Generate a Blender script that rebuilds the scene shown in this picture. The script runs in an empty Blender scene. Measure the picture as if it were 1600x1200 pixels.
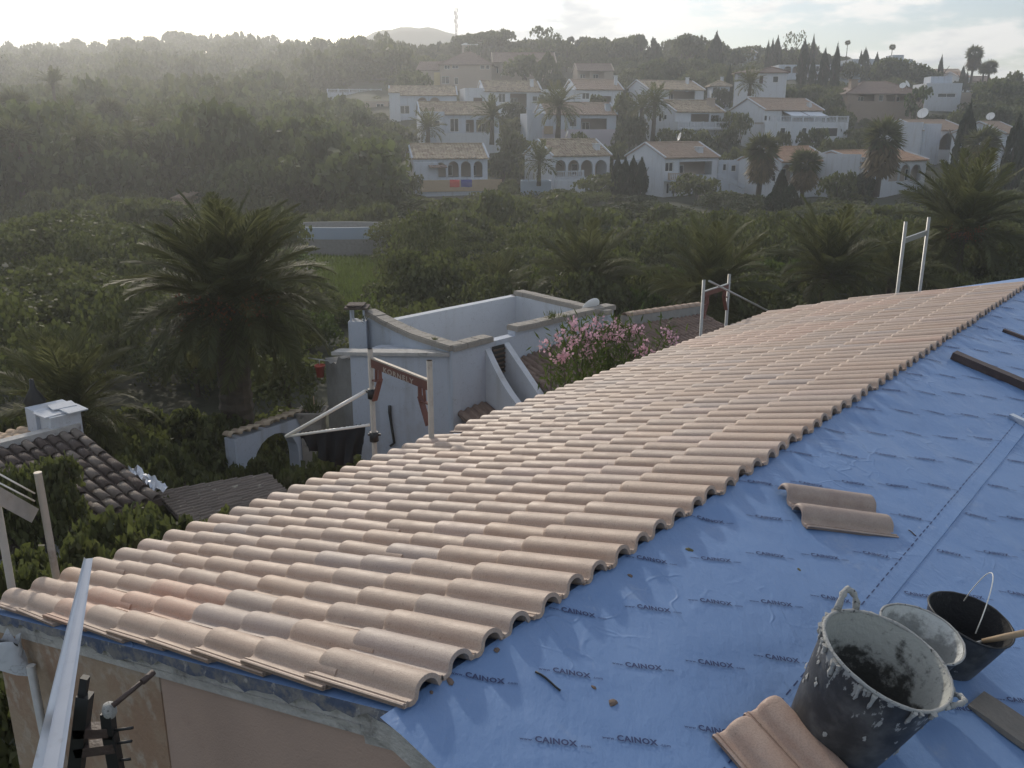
import bpy, math, random
import numpy as np
from mathutils import Matrix, Vector
random.seed(7)
RNG = np.random.default_rng(11)
rad = math.radians
sc = bpy.context.scene
COL = sc.collection

# ------------------------------------------------------------------ camera, sky, sun, exposure
F = 1384.0                      # focal length in pixels of the 1600 px wide photograph
TH = rad(16.083)                # downward pitch; the eye is the world origin
cd = bpy.data.cameras.new('camera'); cam = bpy.data.objects.new('camera', cd); COL.objects.link(cam)
cam.location = (0, 0, 0); cam.rotation_euler = (math.pi/2 - TH, 0, 0)
cd.sensor_width = 36.0; cd.lens = F/1600*36; cd.clip_start = 0.05; cd.clip_end = 5000
sc.camera = cam
SUN_AZ, SUN_EL = rad(-21), rad(26)
w = bpy.data.worlds.new('World'); sc.world = w; w.use_nodes = True
nt = w.node_tree; nt.nodes.clear()
def wn(t, **k):
    n = nt.nodes.new(t)
    for a, b in k.items(): setattr(n, a, b)
    return n
out = wn('ShaderNodeOutputWorld'); bg = wn('ShaderNodeBackground'); bg.inputs['Strength'].default_value = 0.104
sky = wn('ShaderNodeTexSky', sky_type='NISHITA', sun_disc=False, sun_elevation=SUN_EL, sun_rotation=SUN_AZ)
sky.air_density = 1.0; sky.dust_density = 1.0; sky.ozone_density = 2.0
tc = wn('ShaderNodeTexCoord')
sep = wn('ShaderNodeSeparateXYZ'); nt.links.new(tc.outputs['Generated'], sep.inputs[0])
def wm(op, a, b=None, c=None, clamp=False):
    n = wn('ShaderNodeMath', operation=op, use_clamp=clamp)
    for i, v in enumerate((a, b, c)):
        if v is None: continue
        if isinstance(v, (int, float)): n.inputs[i].default_value = v
        else: nt.links.new(v, n.inputs[i])
    return n.outputs[0]
zz = wm('MAXIMUM', wm('ADD', sep.outputs['Z'], 0.06), 0.03)
comb = wn('ShaderNodeCombineXYZ')                       # flattened puffs of cloud
nt.links.new(wm('MULTIPLY', sep.outputs['X'], 1.0), comb.inputs[0])
nt.links.new(wm('MULTIPLY', sep.outputs['Y'], 1.0), comb.inputs[1])
nt.links.new(wm('MULTIPLY', sep.outputs['Z'], 3.2), comb.inputs[2])
def wnoise(scale, detail, rough, off):
    mp = wn('ShaderNodeMapping'); mp.inputs['Location'].default_value = off
    nt.links.new(comb.outputs[0], mp.inputs['Vector'])
    n = wn('ShaderNodeTexNoise'); n.inputs['Scale'].default_value = scale
    n.inputs['Detail'].default_value = detail; n.inputs['Roughness'].default_value = rough
    nt.links.new(mp.outputs[0], n.inputs['Vector']); return n.outputs['Fac']
def wramp(v, a, b):
    m = wn('ShaderNodeMapRange', interpolation_type='SMOOTHSTEP'); nt.links.new(v, m.inputs[0])
    m.inputs[1].default_value = a; m.inputs[2].default_value = b; return m.outputs[0]
cover = wramp(wnoise(6.5, 9, 0.56, (3.1, 1.7, 0)), 0.49, 0.585)
dark = wramp(wnoise(8.0, 6, 0.5, (7.7, 4.2, 0)), 0.52, 0.66)
mixc = wn('ShaderNodeMixRGB'); mixc.inputs[1].default_value = (10.5, 10.2, 9.8, 1); mixc.inputs[2].default_value = (5.2, 5.5, 6.0, 1)
nt.links.new(dark, mixc.inputs[0])
mixs = wn('ShaderNodeMixRGB'); nt.links.new(wm('MULTIPLY', cover, 0.85), mixs.inputs[0])
nt.links.new(sky.outputs[0], mixs.inputs[1]); nt.links.new(mixc.outputs[0], mixs.inputs[2])
nt.links.new(mixs.outputs[0], bg.inputs['Color']); nt.links.new(bg.outputs[0], out.inputs['Surface'])
sl = bpy.data.lights.new('sun', 'SUN'); sl.energy = 2.1; sl.angle = rad(2.0); sl.color = (1.0, 0.90, 0.76)
sun = bpy.data.objects.new('sun', sl); COL.objects.link(sun); sun.location = (0, 0, 60)
sd = Vector((math.sin(SUN_AZ)*math.cos(SUN_EL), math.cos(SUN_AZ)*math.cos(SUN_EL), math.sin(SUN_EL)))
sun.rotation_euler = sd.to_track_quat('Z', 'Y').to_euler()
sc.view_settings.view_transform = 'Standard'; sc.view_settings.look = 'None'
sc.view_settings.exposure = 0.20; sc.view_settings.gamma = 1.0; sc.view_settings.use_curve_mapping = False
sc.render.engine = 'CYCLES'
sc.cycles.use_denoising = True
sc.cycles.max_bounces = 6; sc.cycles.diffuse_bounces = 3; sc.cycles.glossy_bounces = 2
sc.cycles.transmission_bounces = 3; sc.cycles.volume_bounces = 1; sc.cycles.transparent_max_bounces = 6
sc.cycles.use_adaptive_sampling = True; sc.cycles.adaptive_threshold = 0.015

HAZE_DENSITY, HAZE_ANISO = 0.00095, 0.62

# ------------------------------------------------------------------ pixel -> place
def ray(px, py):
    x = (px-800)/F; y = (py-600)/F
    return np.array([x, math.cos(TH)-y*math.sin(TH), -math.sin(TH)-y*math.cos(TH)])
def at(px, py, d):
    r = ray(px, py); return r*(d/r[1])
def zat(py, d):
    r = ray(800, py); return d*r[2]/r[1]
def xat(px, d, z):
    return (px-800)/F*(d*math.cos(TH)-z*math.sin(TH))
def pix(P):
    c = P[1]*math.cos(TH)-P[2]*math.sin(TH); up = P[1]*math.sin(TH)+P[2]*math.cos(TH)
    return 800+F*P[0]/c, 600-F*up/c

# ------------------------------------------------------------------ mesh helpers
class MB:
    def __init__(s): s.v = []; s.f = []; s.m = []; s.sm = []
    def add(s, vs, fs, mat=0, smooth=False):
        b = len(s.v); s.v.extend([tuple(float(c) for c in p) for p in vs])
        for f in fs: s.f.append(tuple(b+i for i in f)); s.m.append(mat); s.sm.append(smooth)
    def box(s, a, b, mat=0, M=None):
        (x0, y0, z0), (x1, y1, z1) = a, b
        vs = [(x0,y0,z0),(x1,y0,z0),(x1,y1,z0),(x0,y1,z0),(x0,y0,z1),(x1,y0,z1),(x1,y1,z1),(x0,y1,z1)]
        if M is not None: vs = [M @ Vector(v) for v in vs]
        s.add(vs, [(0,3,2,1),(4,5,6,7),(0,1,5,4),(1,2,6,5),(2,3,7,6),(3,0,4,7)], mat)
    def beam(s, p, q, wx, wz, mat=0, up=(0,0,1)):
        p, q = Vector(p), Vector(q); d = (q-p); L = d.length; d.normalize()
        x = d.cross(Vector(up))
        if x.length < 1e-4: x = Vector((1,0,0))
        x.normalize(); z = x.cross(d)
        M = Matrix((x, d, z)).transposed().to_4x4(); M.translation = p
        s.box((-wx/2,0,-wz/2), (wx/2,L,wz/2), mat, M)
    def tube(s, pts, r, n=8, mat=0, cap=True, smooth=True):
        pts = [Vector(p) for p in pts]; k = len(pts)
        rs = r if hasattr(r, '__len__') else [r]*k
        base = len(s.v); ref = None
        for i, p in enumerate(pts):
            t = (pts[min(i+1,k-1)]-pts[max(i-1,0)]).normalized()
            if ref is None:
                ref = t.orthogonal().normalized()
            else:
                ref = (ref - t*ref.dot(t)).normalized()
            b = t.cross(ref)
            for j in range(n):
                a = 2*math.pi*j/n
                s.v.append(tuple(p + (ref*math.cos(a)+b*math.sin(a))*rs[i]))
        for i in range(k-1):
            for j in range(n):
                s.f.append((base+i*n+j, base+i*n+(j+1)%n, base+(i+1)*n+(j+1)%n, base+(i+1)*n+j)); s.m.append(mat); s.sm.append(smooth)
        if cap:
            s.f.append(tuple(base+j for j in reversed(range(n)))); s.m.append(mat); s.sm.append(False)
            s.f.append(tuple(base+(k-1)*n+j for j in range(n))); s.m.append(mat); s.sm.append(False)
    def lathe(s, prof, n=32, mat=0, M=None, smooth=True):
        base = len(s.v)
        for r, z in prof:
            for j in range(n):
                a = 2*math.pi*j/n; v = Vector((r*math.cos(a), r*math.sin(a), z))
                s.v.append(tuple(M @ v if M is not None else v))
        for i in range(len(prof)-1):
            for j in range(n):
                s.f.append((base+i*n+j, base+i*n+(j+1)%n, base+(i+1)*n+(j+1)%n, base+(i+1)*n+j)); s.m.append(mat); s.sm.append(smooth)
    def mesh(s, name, mats):
        me = bpy.data.meshes.new(name); me.from_pydata(s.v, [], s.f)
        for m in (mats if isinstance(mats, (list, tuple)) else [mats]): me.materials.append(m)
        me.polygons.foreach_set('material_index', s.m); me.polygons.foreach_set('use_smooth', s.sm)
        me.update(); return me
def link(name, me, parent=None, M=None):
    o = bpy.data.objects.new(name, me); COL.objects.link(o)
    if parent is not None: o.parent = parent
    if M is not None: o.matrix_basis = M
    return o
def obj(name, mb, mats, parent=None, M=None): return link(name, mb.mesh(name, mats), parent, M)
def nmesh(name, V, Fq, mat, smooth=False):
    """fast mesh from numpy arrays of vertices and quads (or triangles)"""
    me = bpy.data.meshes.new(name); k = Fq.shape[1]
    me.vertices.add(len(V)); me.vertices.foreach_set('co', np.ascontiguousarray(V, np.float32).ravel())
    me.loops.add(Fq.size); me.loops.foreach_set('vertex_index', np.ascontiguousarray(Fq, np.int32).ravel())
    me.polygons.add(len(Fq)); me.polygons.foreach_set('loop_start', np.arange(0, Fq.size, k, dtype=np.int32))
    me.update(calc_edges=True); me.validate()
    for m in (mat if isinstance(mat, (list, tuple)) else [mat]): me.materials.append(m)
    if smooth: me.polygons.foreach_set('use_smooth', [True]*len(Fq))
    return me
def tag(o, label=None, cat=None, group=None, kind=None):
    if label: o['label'] = label
    if cat: o['category'] = cat
    if group: o['group'] = group
    if kind: o['kind'] = kind
    return o
def thing(name, label, cat, loc=(0,0,0), group=None, M=None):
    o = bpy.data.objects.new(name, None); COL.objects.link(o); o.empty_display_size = 0.2
    if M is not None: o.matrix_basis = M
    else: o.location = tuple(loc)
    return tag(o, label, cat, group)
def off(p): return Matrix.Translation(-Vector(p))
def copy_tree(o, M, label=None):
    c = o.copy(); COL.objects.link(c); c.matrix_basis = M
    if label: c['label'] = label
    for ch in o.children:
        d = ch.copy(); COL.objects.link(d); d.parent = c
        for g in ch.children:
            e = g.copy(); COL.objects.link(e); e.parent = d
    return c

# ------------------------------------------------------------------ materials
MATS = {}
class NT:
    def __init__(s, name):
        s.m = bpy.data.materials.new(name); s.m.use_nodes = True; s.t = s.m.node_tree; s.t.nodes.clear()
        s.out = s.n('ShaderNodeOutputMaterial'); s.b = s.n('ShaderNodeBsdfPrincipled'); s.l(s.b.outputs[0], s.out.inputs['Surface'])
        s.tc = s.n('ShaderNodeTexCoord'); s.V0 = None
    def n(s, t, **k):
        n = s.t.nodes.new(t)
        for a, b in k.items(): setattr(n, a, b)
        return n
    def l(s, a, b): s.t.links.new(a, b)
    def set(s, n, i, v):
        if isinstance(v, (int, float)): n.inputs[i].default_value = v
        elif isinstance(v, tuple): n.inputs[i].default_value = v if len(v) == 4 or len(v) == 3 and n.inputs[i].type == 'VECTOR' else (*v, 1)
        else: s.l(v, n.inputs[i])
    def noise(s, scale, detail=4, rough=0.55, vec='Object', stretch=None, w=0):
        n = s.n('ShaderNodeTexNoise'); v = s.V0 or s.tc.outputs[vec]
        if stretch is not None:
            mp = s.n('ShaderNodeMapping'); mp.inputs['Scale'].default_value = stretch; s.l(v, mp.inputs[0]); v = mp.outputs[0]
        s.l(v, n.inputs['Vector']); n.inputs['Scale'].default_value = scale; n.inputs['Detail'].default_value = detail; n.inputs['Roughness'].default_value = rough
        return n.outputs['Fac']
    def vor(s, scale, out='Color', stretch=None, vec='Object'):
        n = s.n('ShaderNodeTexVoronoi'); v = s.V0 or s.tc.outputs[vec]
        if stretch is not None:
            mp = s.n('ShaderNodeMapping'); mp.inputs['Scale'].default_value = stretch; s.l(v, mp.inputs[0]); v = mp.outputs[0]
        s.l(v, n.inputs['Vector']); n.inputs['Scale'].default_value = scale
        return n.outputs[out]
    def ramp(s, v, a, b, lo=0.0, hi=1.0):
        m = s.n('ShaderNodeMapRange', interpolation_type='SMOOTHSTEP'); s.l(v, m.inputs[0])
        m.inputs[1].default_value = a; m.inputs[2].default_value = b; m.inputs[3].default_value = lo; m.inputs[4].default_value = hi
        return m.outputs[0]
    def mix(s, f, a, b, mode='MIX'):
        n = s.n('ShaderNodeMixRGB', blend_type=mode); s.set(n, 0, f); s.set(n, 1, a); s.set(n, 2, b); return n.outputs[0]
    def math(s, op, a, b=0.0):
        n = s.n('ShaderNodeMath', operation=op); s.set(n, 0, a); s.set(n, 1, b); return n.outputs[0]
    def bump(s, h, strength=0.3, dist=0.01):
        n = s.n('ShaderNodeBump'); n.inputs['Strength'].default_value = strength; n.inputs['Distance'].default_value = dist
        s.l(h, n.inputs['Height']); s.l(n.outputs[0], s.b.inputs['Normal'])
    def base(s, c): s.set(s.b, 'Base Color', c)
    def rough(s, r): s.set(s.b, 'Roughness', r)
def basic(name, col, rough=0.7, var=0.25, scale=6.0, metal=0.0, bump=0.0, bscale=40.0, spec=None, dirt=None, dscale=2.0, dth=(0.55, 0.75)):
    if name in MATS: return MATS[name]
    t = NT(name); n = t.noise(scale, 5)
    lo = tuple(c*(1-var) for c in col); hi = tuple(min(1, c*(1+var)) for c in col)
    c = t.mix(n, lo, hi)
    if dirt: c = t.mix(t.ramp(t.noise(dscale, 8, 0.65), *dth), c, dirt)
    t.base(c); t.rough(rough); t.b.inputs['Metallic'].default_value = metal
    if spec is not None: t.b.inputs['Specular IOR Level'].default_value = spec
    if bump: t.bump(t.noise(bscale, 6), bump, 0.02)
    MATS[name] = t.m; return t.m
def leafmat(name, col, var=0.45, trans=0.38, tcol=None, gloss=0.62):
    t = NT(name)
    g = t.n('ShaderNodeNewGeometry'); oi = t.n('ShaderNodeObjectInfo')
    r = g.outputs['Random Per Island']
    a = tuple(c*(1-var) for c in col); b = tuple(c*(1+var) for c in col)
    pn = t.n('ShaderNodeTexNoise'); pn.inputs['Scale'].default_value = 0.16; pn.inputs['Detail'].default_value = 3; t.l(g.outputs['Position'], pn.inputs['Vector'])
    c = t.mix(t.ramp(pn.outputs['Fac'], 0.38, 0.62), t.mix(r, a, b), t.mix(r, tuple(x*y for x, y in zip(a, (1.4, 1.35, 1.05))), tuple(x*y for x, y in zip(b, (1.4, 1.35, 1.05)))))
    c = t.mix(t.math('MULTIPLY', oi.outputs['Random'], 0.5), c, (col[0]*1.35, col[1]*1.12, col[2]*0.7))
    t.base(c); t.rough(gloss); t.b.inputs['Specular IOR Level'].default_value = 0.16
    tr = t.n('ShaderNodeBsdfTranslucent'); tcol = tcol or (col[0]*2.0, col[1]*2.1, col[2]*1.0)
    t.set(tr, 0, t.mix(r, tuple(x*0.7 for x in tcol), tcol))
    mx = t.n('ShaderNodeMixShader'); mx.inputs[0].default_value = trans
    t.l(t.b.outputs[0], mx.inputs[1]); t.l(tr.outputs[0], mx.inputs[2]); t.l(mx.outputs[0], t.out.inputs['Surface'])
    MATS[name] = t.m; return t.m

# clay roof tile: the tint of each tile comes from the object's own colour
def tilemat(name, attr=False):
    t = NT(name)
    if attr:
        a = t.n('ShaderNodeAttribute'); a.attribute_name = 'tint'; tint = a.outputs['Color']
    else:
        oi = t.n('ShaderNodeObjectInfo'); tint = oi.outputs['Color']
        va = t.n('ShaderNodeVectorMath', operation='ADD'); vs = t.n('ShaderNodeVectorMath', operation='SCALE'); vs.inputs[0].default_value = (37.0, 53.0, 71.0)
        t.l(oi.outputs['Random'], vs.inputs['Scale']); t.l(t.tc.outputs['Object'], va.inputs[0]); t.l(vs.outputs[0], va.inputs[1]); t.V0 = va.outputs[0]
    mott = t.noise(9, 6, 0.6); fine = t.noise(160, 3, 0.6); streak = t.noise(26, 4, 0.6, stretch=(1.0, 0.16, 1.0))
    c = t.mix(t.ramp(mott, 0.3, 0.75, 0.0, 0.35), tint, (0.56, 0.47, 0.39))
    c = t.mix(t.ramp(streak, 0.5, 0.8, 0.0, 0.22), c, (0.30, 0.22, 0.18))
    c = t.mix(t.ramp(fine, 0.42, 0.68, 0.0, 0.34), c, (0.22, 0.155, 0.12))
    c = t.mix(t.ramp(t.noise(55, 2, 0.5), 0.70, 0.76, 0.0, 0.45), c, (0.12, 0.09, 0.07))
    t.base(c); t.rough(t.ramp(mott, 0.3, 0.7, 0.47, 0.62)); t.b.inputs['Specular IOR Level'].default_value = 0.5
    t.bump(t.math('ADD', fine, t.math('MULTIPLY', streak, 0.5)), 0.42, 0.005)
    return t.m
M_TILE = tilemat('clay_tile'); M_TILE_F = tilemat('clay_tile_field', True)

def membrane_mat():
    t = NT('blue_membrane')
    n1 = t.noise(2.2, 6, 0.6); n2 = t.noise(14, 5, 0.6, stretch=(1, 0.45, 1)); n3 = t.noise(38, 4, 0.6)
    c = t.mix(n1, (0.122, 0.215, 0.405), (0.175, 0.285, 0.495))
    c = t.mix(t.ramp(t.noise(3.1, 8, 0.7), 0.60, 0.80, 0.0, 0.55), c, (0.30, 0.36, 0.46))
    c = t.mix(t.ramp(t.noise(4.6, 9, 0.72, stretch=(1.6, 0.8, 1)), 0.63, 0.72, 0.0, 0.55), c, (0.33, 0.40, 0.52))
    c = t.mix(t.ramp(t.noise(90, 3, 0.5), 0.70, 0.78, 0.0, 0.35), c, (0.20, 0.20, 0.20))
    t.base(c); t.rough(t.ramp(n1, 0.3, 0.7, 0.38, 0.55)); t.b.inputs['Specular IOR Level'].default_value = 0.45
    cre = t.n('ShaderNodeTexVoronoi', feature='DISTANCE_TO_EDGE'); mp = t.n('ShaderNodeMapping'); mp.inputs['Scale'].default_value = (1.0, 0.6, 1)
    nz = t.n('ShaderNodeTexNoise'); nz.inputs['Scale'].default_value = 3.0; t.l(t.tc.outputs['Object'], nz.inputs['Vector'])
    ad = t.n('ShaderNodeMixRGB', blend_type='ADD'); ad.inputs[0].default_value = 0.5
    t.l(t.tc.outputs['Object'], ad.inputs[1]); t.l(nz.outputs['Color'], ad.inputs[2])
    t.l(ad.outputs[0], mp.inputs[0]); t.l(mp.outputs[0], cre.inputs['Vector']); cre.inputs['Scale'].default_value = 5.5
    cr = t.ramp(cre.outputs['Distance'], 0.0, 0.07, 1.0, 0.0)
    mask = t.ramp(t.noise(1.7, 3), 0.50, 0.68)
    h = t.math('ADD', t.math('MULTIPLY', t.math('MULTIPLY', cr, mask), 0.20), t.math('ADD', t.math('MULTIPLY', n2, 0.55), t.math('MULTIPLY', n3, 0.12)))
    t.bump(h, 0.8, 0.016); return t.m
M_MEMB = membrane_mat()
M_INK = basic('navy_print', (0.024, 0.042, 0.125), 0.6, 0.3, 60)
def shaded_sheet():
    t = NT('shaded_membrane_edge'); n = t.noise(7, 9, 0.7, stretch=(1, 1, 2.2))
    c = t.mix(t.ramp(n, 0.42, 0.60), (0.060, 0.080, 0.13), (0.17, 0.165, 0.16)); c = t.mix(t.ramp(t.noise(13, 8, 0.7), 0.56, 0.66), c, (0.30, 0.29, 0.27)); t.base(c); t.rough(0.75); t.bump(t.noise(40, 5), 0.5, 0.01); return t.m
M_SHEETEDGE = shaded_sheet()  # shade below the tiles put into the dark navy colour, mortar smears over it
M_MORTAR = basic('grey_mortar', (0.47, 0.455, 0.43), 0.9, 0.35, 9, bump=0.6, bscale=60, dirt=(0.16, 0.15, 0.14), dscale=5)
M_PINK = basic('pink_plaster', (0.44, 0.32, 0.26), 0.9, 0.12, 3, bump=0.25, bscale=90, dirt=(0.30, 0.20, 0.16), dscale=1.5)
def patchy():
    t = NT('patchy_plaster'); n = t.noise(2.6, 9, 0.62); n2 = t.noise(5.5, 8, 0.6)
    c = t.mix(t.ramp(n, 0.42, 0.58), (0.33, 0.215, 0.145), (0.37, 0.275, 0.195))
    c = t.mix(t.ramp(n2, 0.52, 0.62), c, (0.41, 0.33, 0.26)); c = t.mix(t.ramp(t.noise(3.3, 7, 0.7), 0.62, 0.7), c, (0.23, 0.165, 0.12))
    t.base(c); t.rough(0.9); t.bump(t.noise(30, 6), 0.5, 0.02); return t.m
M_PATCH = patchy()
M_WOOD_DARK = basic('dark_wet_timber', (0.075, 0.050, 0.042), 0.6, 0.4, 14, bump=0.4, bscale=50)
M_WOOD_GREY = basic('grey_weathered_timber', (0.20, 0.18, 0.155), 0.8, 0.3, 12, bump=0.4, bscale=50, dirt=(0.33, 0.32, 0.30), dscale=4)
M_WOOD_PALE = basic('pale_handle_wood', (0.36, 0.26, 0.16), 0.7, 0.2, 20)
M_STEEL = basic('galvanised_steel', (0.40, 0.40, 0.38), 0.45, 0.25, 14, metal=0.55, dirt=(0.26, 0.22, 0.17), dscale=4)
M_STEEL_PALE = basic('pale_dusty_steel', (0.42, 0.37, 0.31), 0.6, 0.2, 9, metal=0.2, dirt=(0.24, 0.19, 0.15), dscale=5)
M_REDPAINT = basic('scaffold_red_paint', (0.15, 0.065, 0.052), 0.6, 0.35, 10, dirt=(0.14, 0.07, 0.05), dscale=6)
M_WHITE_MET = basic('white_tube', (0.78, 0.76, 0.70), 0.35, 0.08, 5)
M_ALU = basic('aluminium', (0.60, 0.62, 0.65), 0.33, 0.12, 5, metal=0.85, dirt=(0.42, 0.42, 0.42), dscale=7)
M_BLACK = basic('black_iron', (0.018, 0.018, 0.018), 0.5, 0.3, 12)
def rubber():
    t = NT('black_rubber_with_mortar'); n = t.noise(7, 9, 0.62); m = t.noise(26, 6, 0.6, stretch=(1, 1, 0.45))
    c = t.mix(n, (0.020, 0.021, 0.023), (0.055, 0.056, 0.058))
    sx = t.n('ShaderNodeSeparateXYZ'); t.l(t.tc.outputs['Object'], sx.inputs[0])
    near = t.ramp(sx.outputs['Z'], 0.13, 0.39, -0.07, 0.09)
    c = t.mix(t.ramp(t.math('ADD', m, near), 0.595, 0.635), c, (0.36, 0.36, 0.34)); c = t.mix(t.ramp(n, 0.42, 0.72, 0.0, 0.45), c, (0.20, 0.20, 0.195))
    t.base(c); t.rough(0.55); t.bump(t.noise(60, 4), 0.2, 0.004); return t.m
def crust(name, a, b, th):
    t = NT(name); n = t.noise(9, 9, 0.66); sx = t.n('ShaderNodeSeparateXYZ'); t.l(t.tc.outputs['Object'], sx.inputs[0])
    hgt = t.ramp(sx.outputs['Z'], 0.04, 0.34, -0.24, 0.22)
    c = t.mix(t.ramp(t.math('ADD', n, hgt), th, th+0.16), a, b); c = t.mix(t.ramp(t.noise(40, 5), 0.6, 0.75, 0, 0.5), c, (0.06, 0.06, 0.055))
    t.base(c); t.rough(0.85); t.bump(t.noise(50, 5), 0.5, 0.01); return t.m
M_RUBBER = rubber()
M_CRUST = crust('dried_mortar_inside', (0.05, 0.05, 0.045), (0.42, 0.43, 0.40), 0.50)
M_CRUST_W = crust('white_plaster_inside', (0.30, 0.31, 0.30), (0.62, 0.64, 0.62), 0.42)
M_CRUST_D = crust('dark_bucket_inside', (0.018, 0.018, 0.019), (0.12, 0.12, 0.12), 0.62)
M_RIM = basic('mortar_rim', (0.38, 0.38, 0.36), 0.85, 0.3, 40, bump=0.5, bscale=120, dirt=(0.05, 0.05, 0.05), dscale=45, dth=(0.58, 0.66))
def streaky(name, col, streak, amt):
    t = NT(name); n = t.noise(1.3, 6); s1 = t.noise(2.6, 7, 0.62, stretch=(1, 1, 0.10)); s2 = t.noise(0.7, 8, 0.66)
    c = t.mix(n, tuple(x*0.93 for x in col), tuple(x*1.05 for x in col)); c = t.mix(t.ramp(s1, 0.50, 0.74, 0, amt), c, streak); c = t.mix(t.ramp(s2, 0.56, 0.74, 0, amt*0.8), c, tuple(x*1.1 for x in streak))
    cr = t.n('ShaderNodeTexVoronoi', feature='DISTANCE_TO_EDGE'); nz = t.n('ShaderNodeTexNoise'); nz.inputs['Scale'].default_value = 2.0; nz.inputs['Detail'].default_value = 6; t.l(t.tc.outputs['Object'], nz.inputs['Vector'])
    t.l(nz.outputs['Color'], cr.inputs['Vector']); cr.inputs['Scale'].default_value = 3.0; c = t.mix(t.ramp(cr.outputs['Distance'], 0.0, 0.008, 0.45, 0.0), c, (0.20, 0.19, 0.18))
    t.base(c); t.rough(0.9); t.bump(t.noise(30, 5), 0.2, 0.01); return t.m
M_WHITEWALL = streaky('white_render', (0.58, 0.60, 0.63), (0.40, 0.385, 0.36), 0.45)
M_WHITEWALL2 = streaky('stained_white_render', (0.50, 0.54, 0.60), (0.31, 0.30, 0.285), 0.6)
M_GREYWALL = basic('grey_rough_render', (0.30, 0.29, 0.27), 0.95, 0.25, 5, bump=0.6, bscale=30)
M_STONE = basic('coping_stone', (0.33, 0.30, 0.26), 0.9, 0.25, 6, bump=0.5, bscale=50, dirt=(0.12, 0.12, 0.11), dscale=4)
M_BEIGE = basic('beige_render', (0.40, 0.33, 0.27), 0.9, 0.08, 1.0)
M_BROWN = basic('brown_villa_render', (0.30, 0.23, 0.18), 0.9, 0.12, 1.5)
M_BRICKY = basic('ochre_brick_parapet', (0.42, 0.31, 0.20), 0.9, 0.18, 3.0, dirt=(0.30, 0.20, 0.12), dscale=3)
def glass():
    t = NT('dark_window_glass'); t.base(t.mix(t.noise(0.9, 2), (0.02, 0.022, 0.026), (0.06, 0.065, 0.07))); t.rough(0.12); return t.m
M_GLASS = glass()
M_SHUTTER = basic('brown_shutter', (0.10, 0.065, 0.045), 0.7, 0.25, 4)
M_FRAME = basic('white_window_frame', (0.70, 0.70, 0.68), 0.6, 0.05, 3)
M_AWN = basic('pale_awning_cloth', (0.62, 0.66, 0.72), 0.8, 0.08, 2)
M_BLUEPAINT = basic('pool_blue_render', (0.34, 0.40, 0.47), 0.8, 0.08, 0.6)
def rooftile_far(name, a, b, c3):
    t = NT(name); v = t.vor(2.6, 'Color'); n = t.noise(0.6, 5)
    sx = t.n('ShaderNodeSeparateColor'); t.l(v, sx.inputs[0])
    c = t.mix(sx.outputs[0], a, b); c = t.mix(t.ramp(n, 0.45, 0.7, 0, 0.7), c, c3); t.base(c); t.rough(0.8); t.bump(t.noise(8, 4), 0.5, 0.05); return t.m
M_ROOF_OLD = rooftile_far('old_yellowed_tiles', (0.44, 0.36, 0.25), (0.23, 0.17, 0.12), (0.31, 0.25, 0.18))
M_ROOF_PINK = rooftile_far('salmon_tiles', (0.40, 0.295, 0.22), (0.33, 0.24, 0.18), (0.37, 0.28, 0.21))
M_ROOF_ORANGE = rooftile_far('orange_tiles', (0.46, 0.29, 0.185), (0.37, 0.22, 0.145), (0.40, 0.28, 0.19))
M_ROOF_BROWN = rooftile_far('brown_tiles', (0.22, 0.155, 0.12), (0.16, 0.11, 0.09), (0.20, 0.145, 0.11))
M_ROOF_GREY = basic('lichen_grey_tile', (0.185, 0.155, 0.13), 0.9, 0.35, 5, bump=0.4, bscale=40, dirt=(0.42, 0.40, 0.32), dscale=7, dth=(0.6, 0.72))
M_ROOF_DARK = basic('dark_lichen_tile', (0.085, 0.065, 0.055), 0.9, 0.4, 4, bump=0.4, bscale=40, dirt=(0.33, 0.31, 0.26), dscale=5, dth=(0.58, 0.70))
M_ROOF_SAND = basic('sunlit_sand_tile', (0.40, 0.30, 0.21), 0.85, 0.3, 5, bump=0.4, bscale=40, dirt=(0.20, 0.15, 0.11), dscale=6)
M_BARK = basic('bark', (0.085, 0.065, 0.048), 0.95, 0.35, 5, bump=0.8, bscale=14)
M_PALMBARK = basic('palm_bark', (0.10, 0.080, 0.060), 0.95, 0.4, 7, bump=0.9, bscale=10)
M_SKIRT = leafmat('dead_palm_leaf', (0.11, 0.085, 0.055), 0.4, 0.2)
M_LEAF = leafmat('holm_leaf', (0.078, 0.088, 0.052))
M_LEAF_DARK = leafmat('dark_leaf', (0.044, 0.054, 0.034), 0.4, 0.25)
M_LEAF_PINE = leafmat('pine_needles', (0.076, 0.090, 0.052))
M_LEAF_OLIVE = leafmat('olive_leaf', (0.088, 0.096, 0.062), 0.4)
M_LEAF_CYP = leafmat('cypress_leaf', (0.026, 0.038, 0.022), 0.4, 0.15)
M_LEAF_LUSH = leafmat('lush_leaf', (0.064, 0.090, 0.034), 0.45, 0.32)
M_FROND = leafmat('palm_frond', (0.088, 0.098, 0.050), 0.35, 0.42, (0.17, 0.18, 0.075), 0.6)
M_FRUIT = basic('orange_dates', (0.30, 0.115, 0.045), 0.7, 0.3, 8)
M_GRASS = leafmat('grass_blade', (0.085, 0.112, 0.045), 0.35, 0.4)
M_FLOWER = leafmat('pink_flower', (0.70, 0.45, 0.61), 0.25, 0.4, (0.80, 0.56, 0.71))
M_NET = basic('black_netting', (0.012, 0.012, 0.014), 0.9, 0.3, 10)
M_POT = basic('red_plastic_pot', (0.42, 0.075, 0.05), 0.5, 0.1, 5)
M_DISH = basic('white_dish', (0.80, 0.80, 0.78), 0.5, 0.05, 3)

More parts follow.
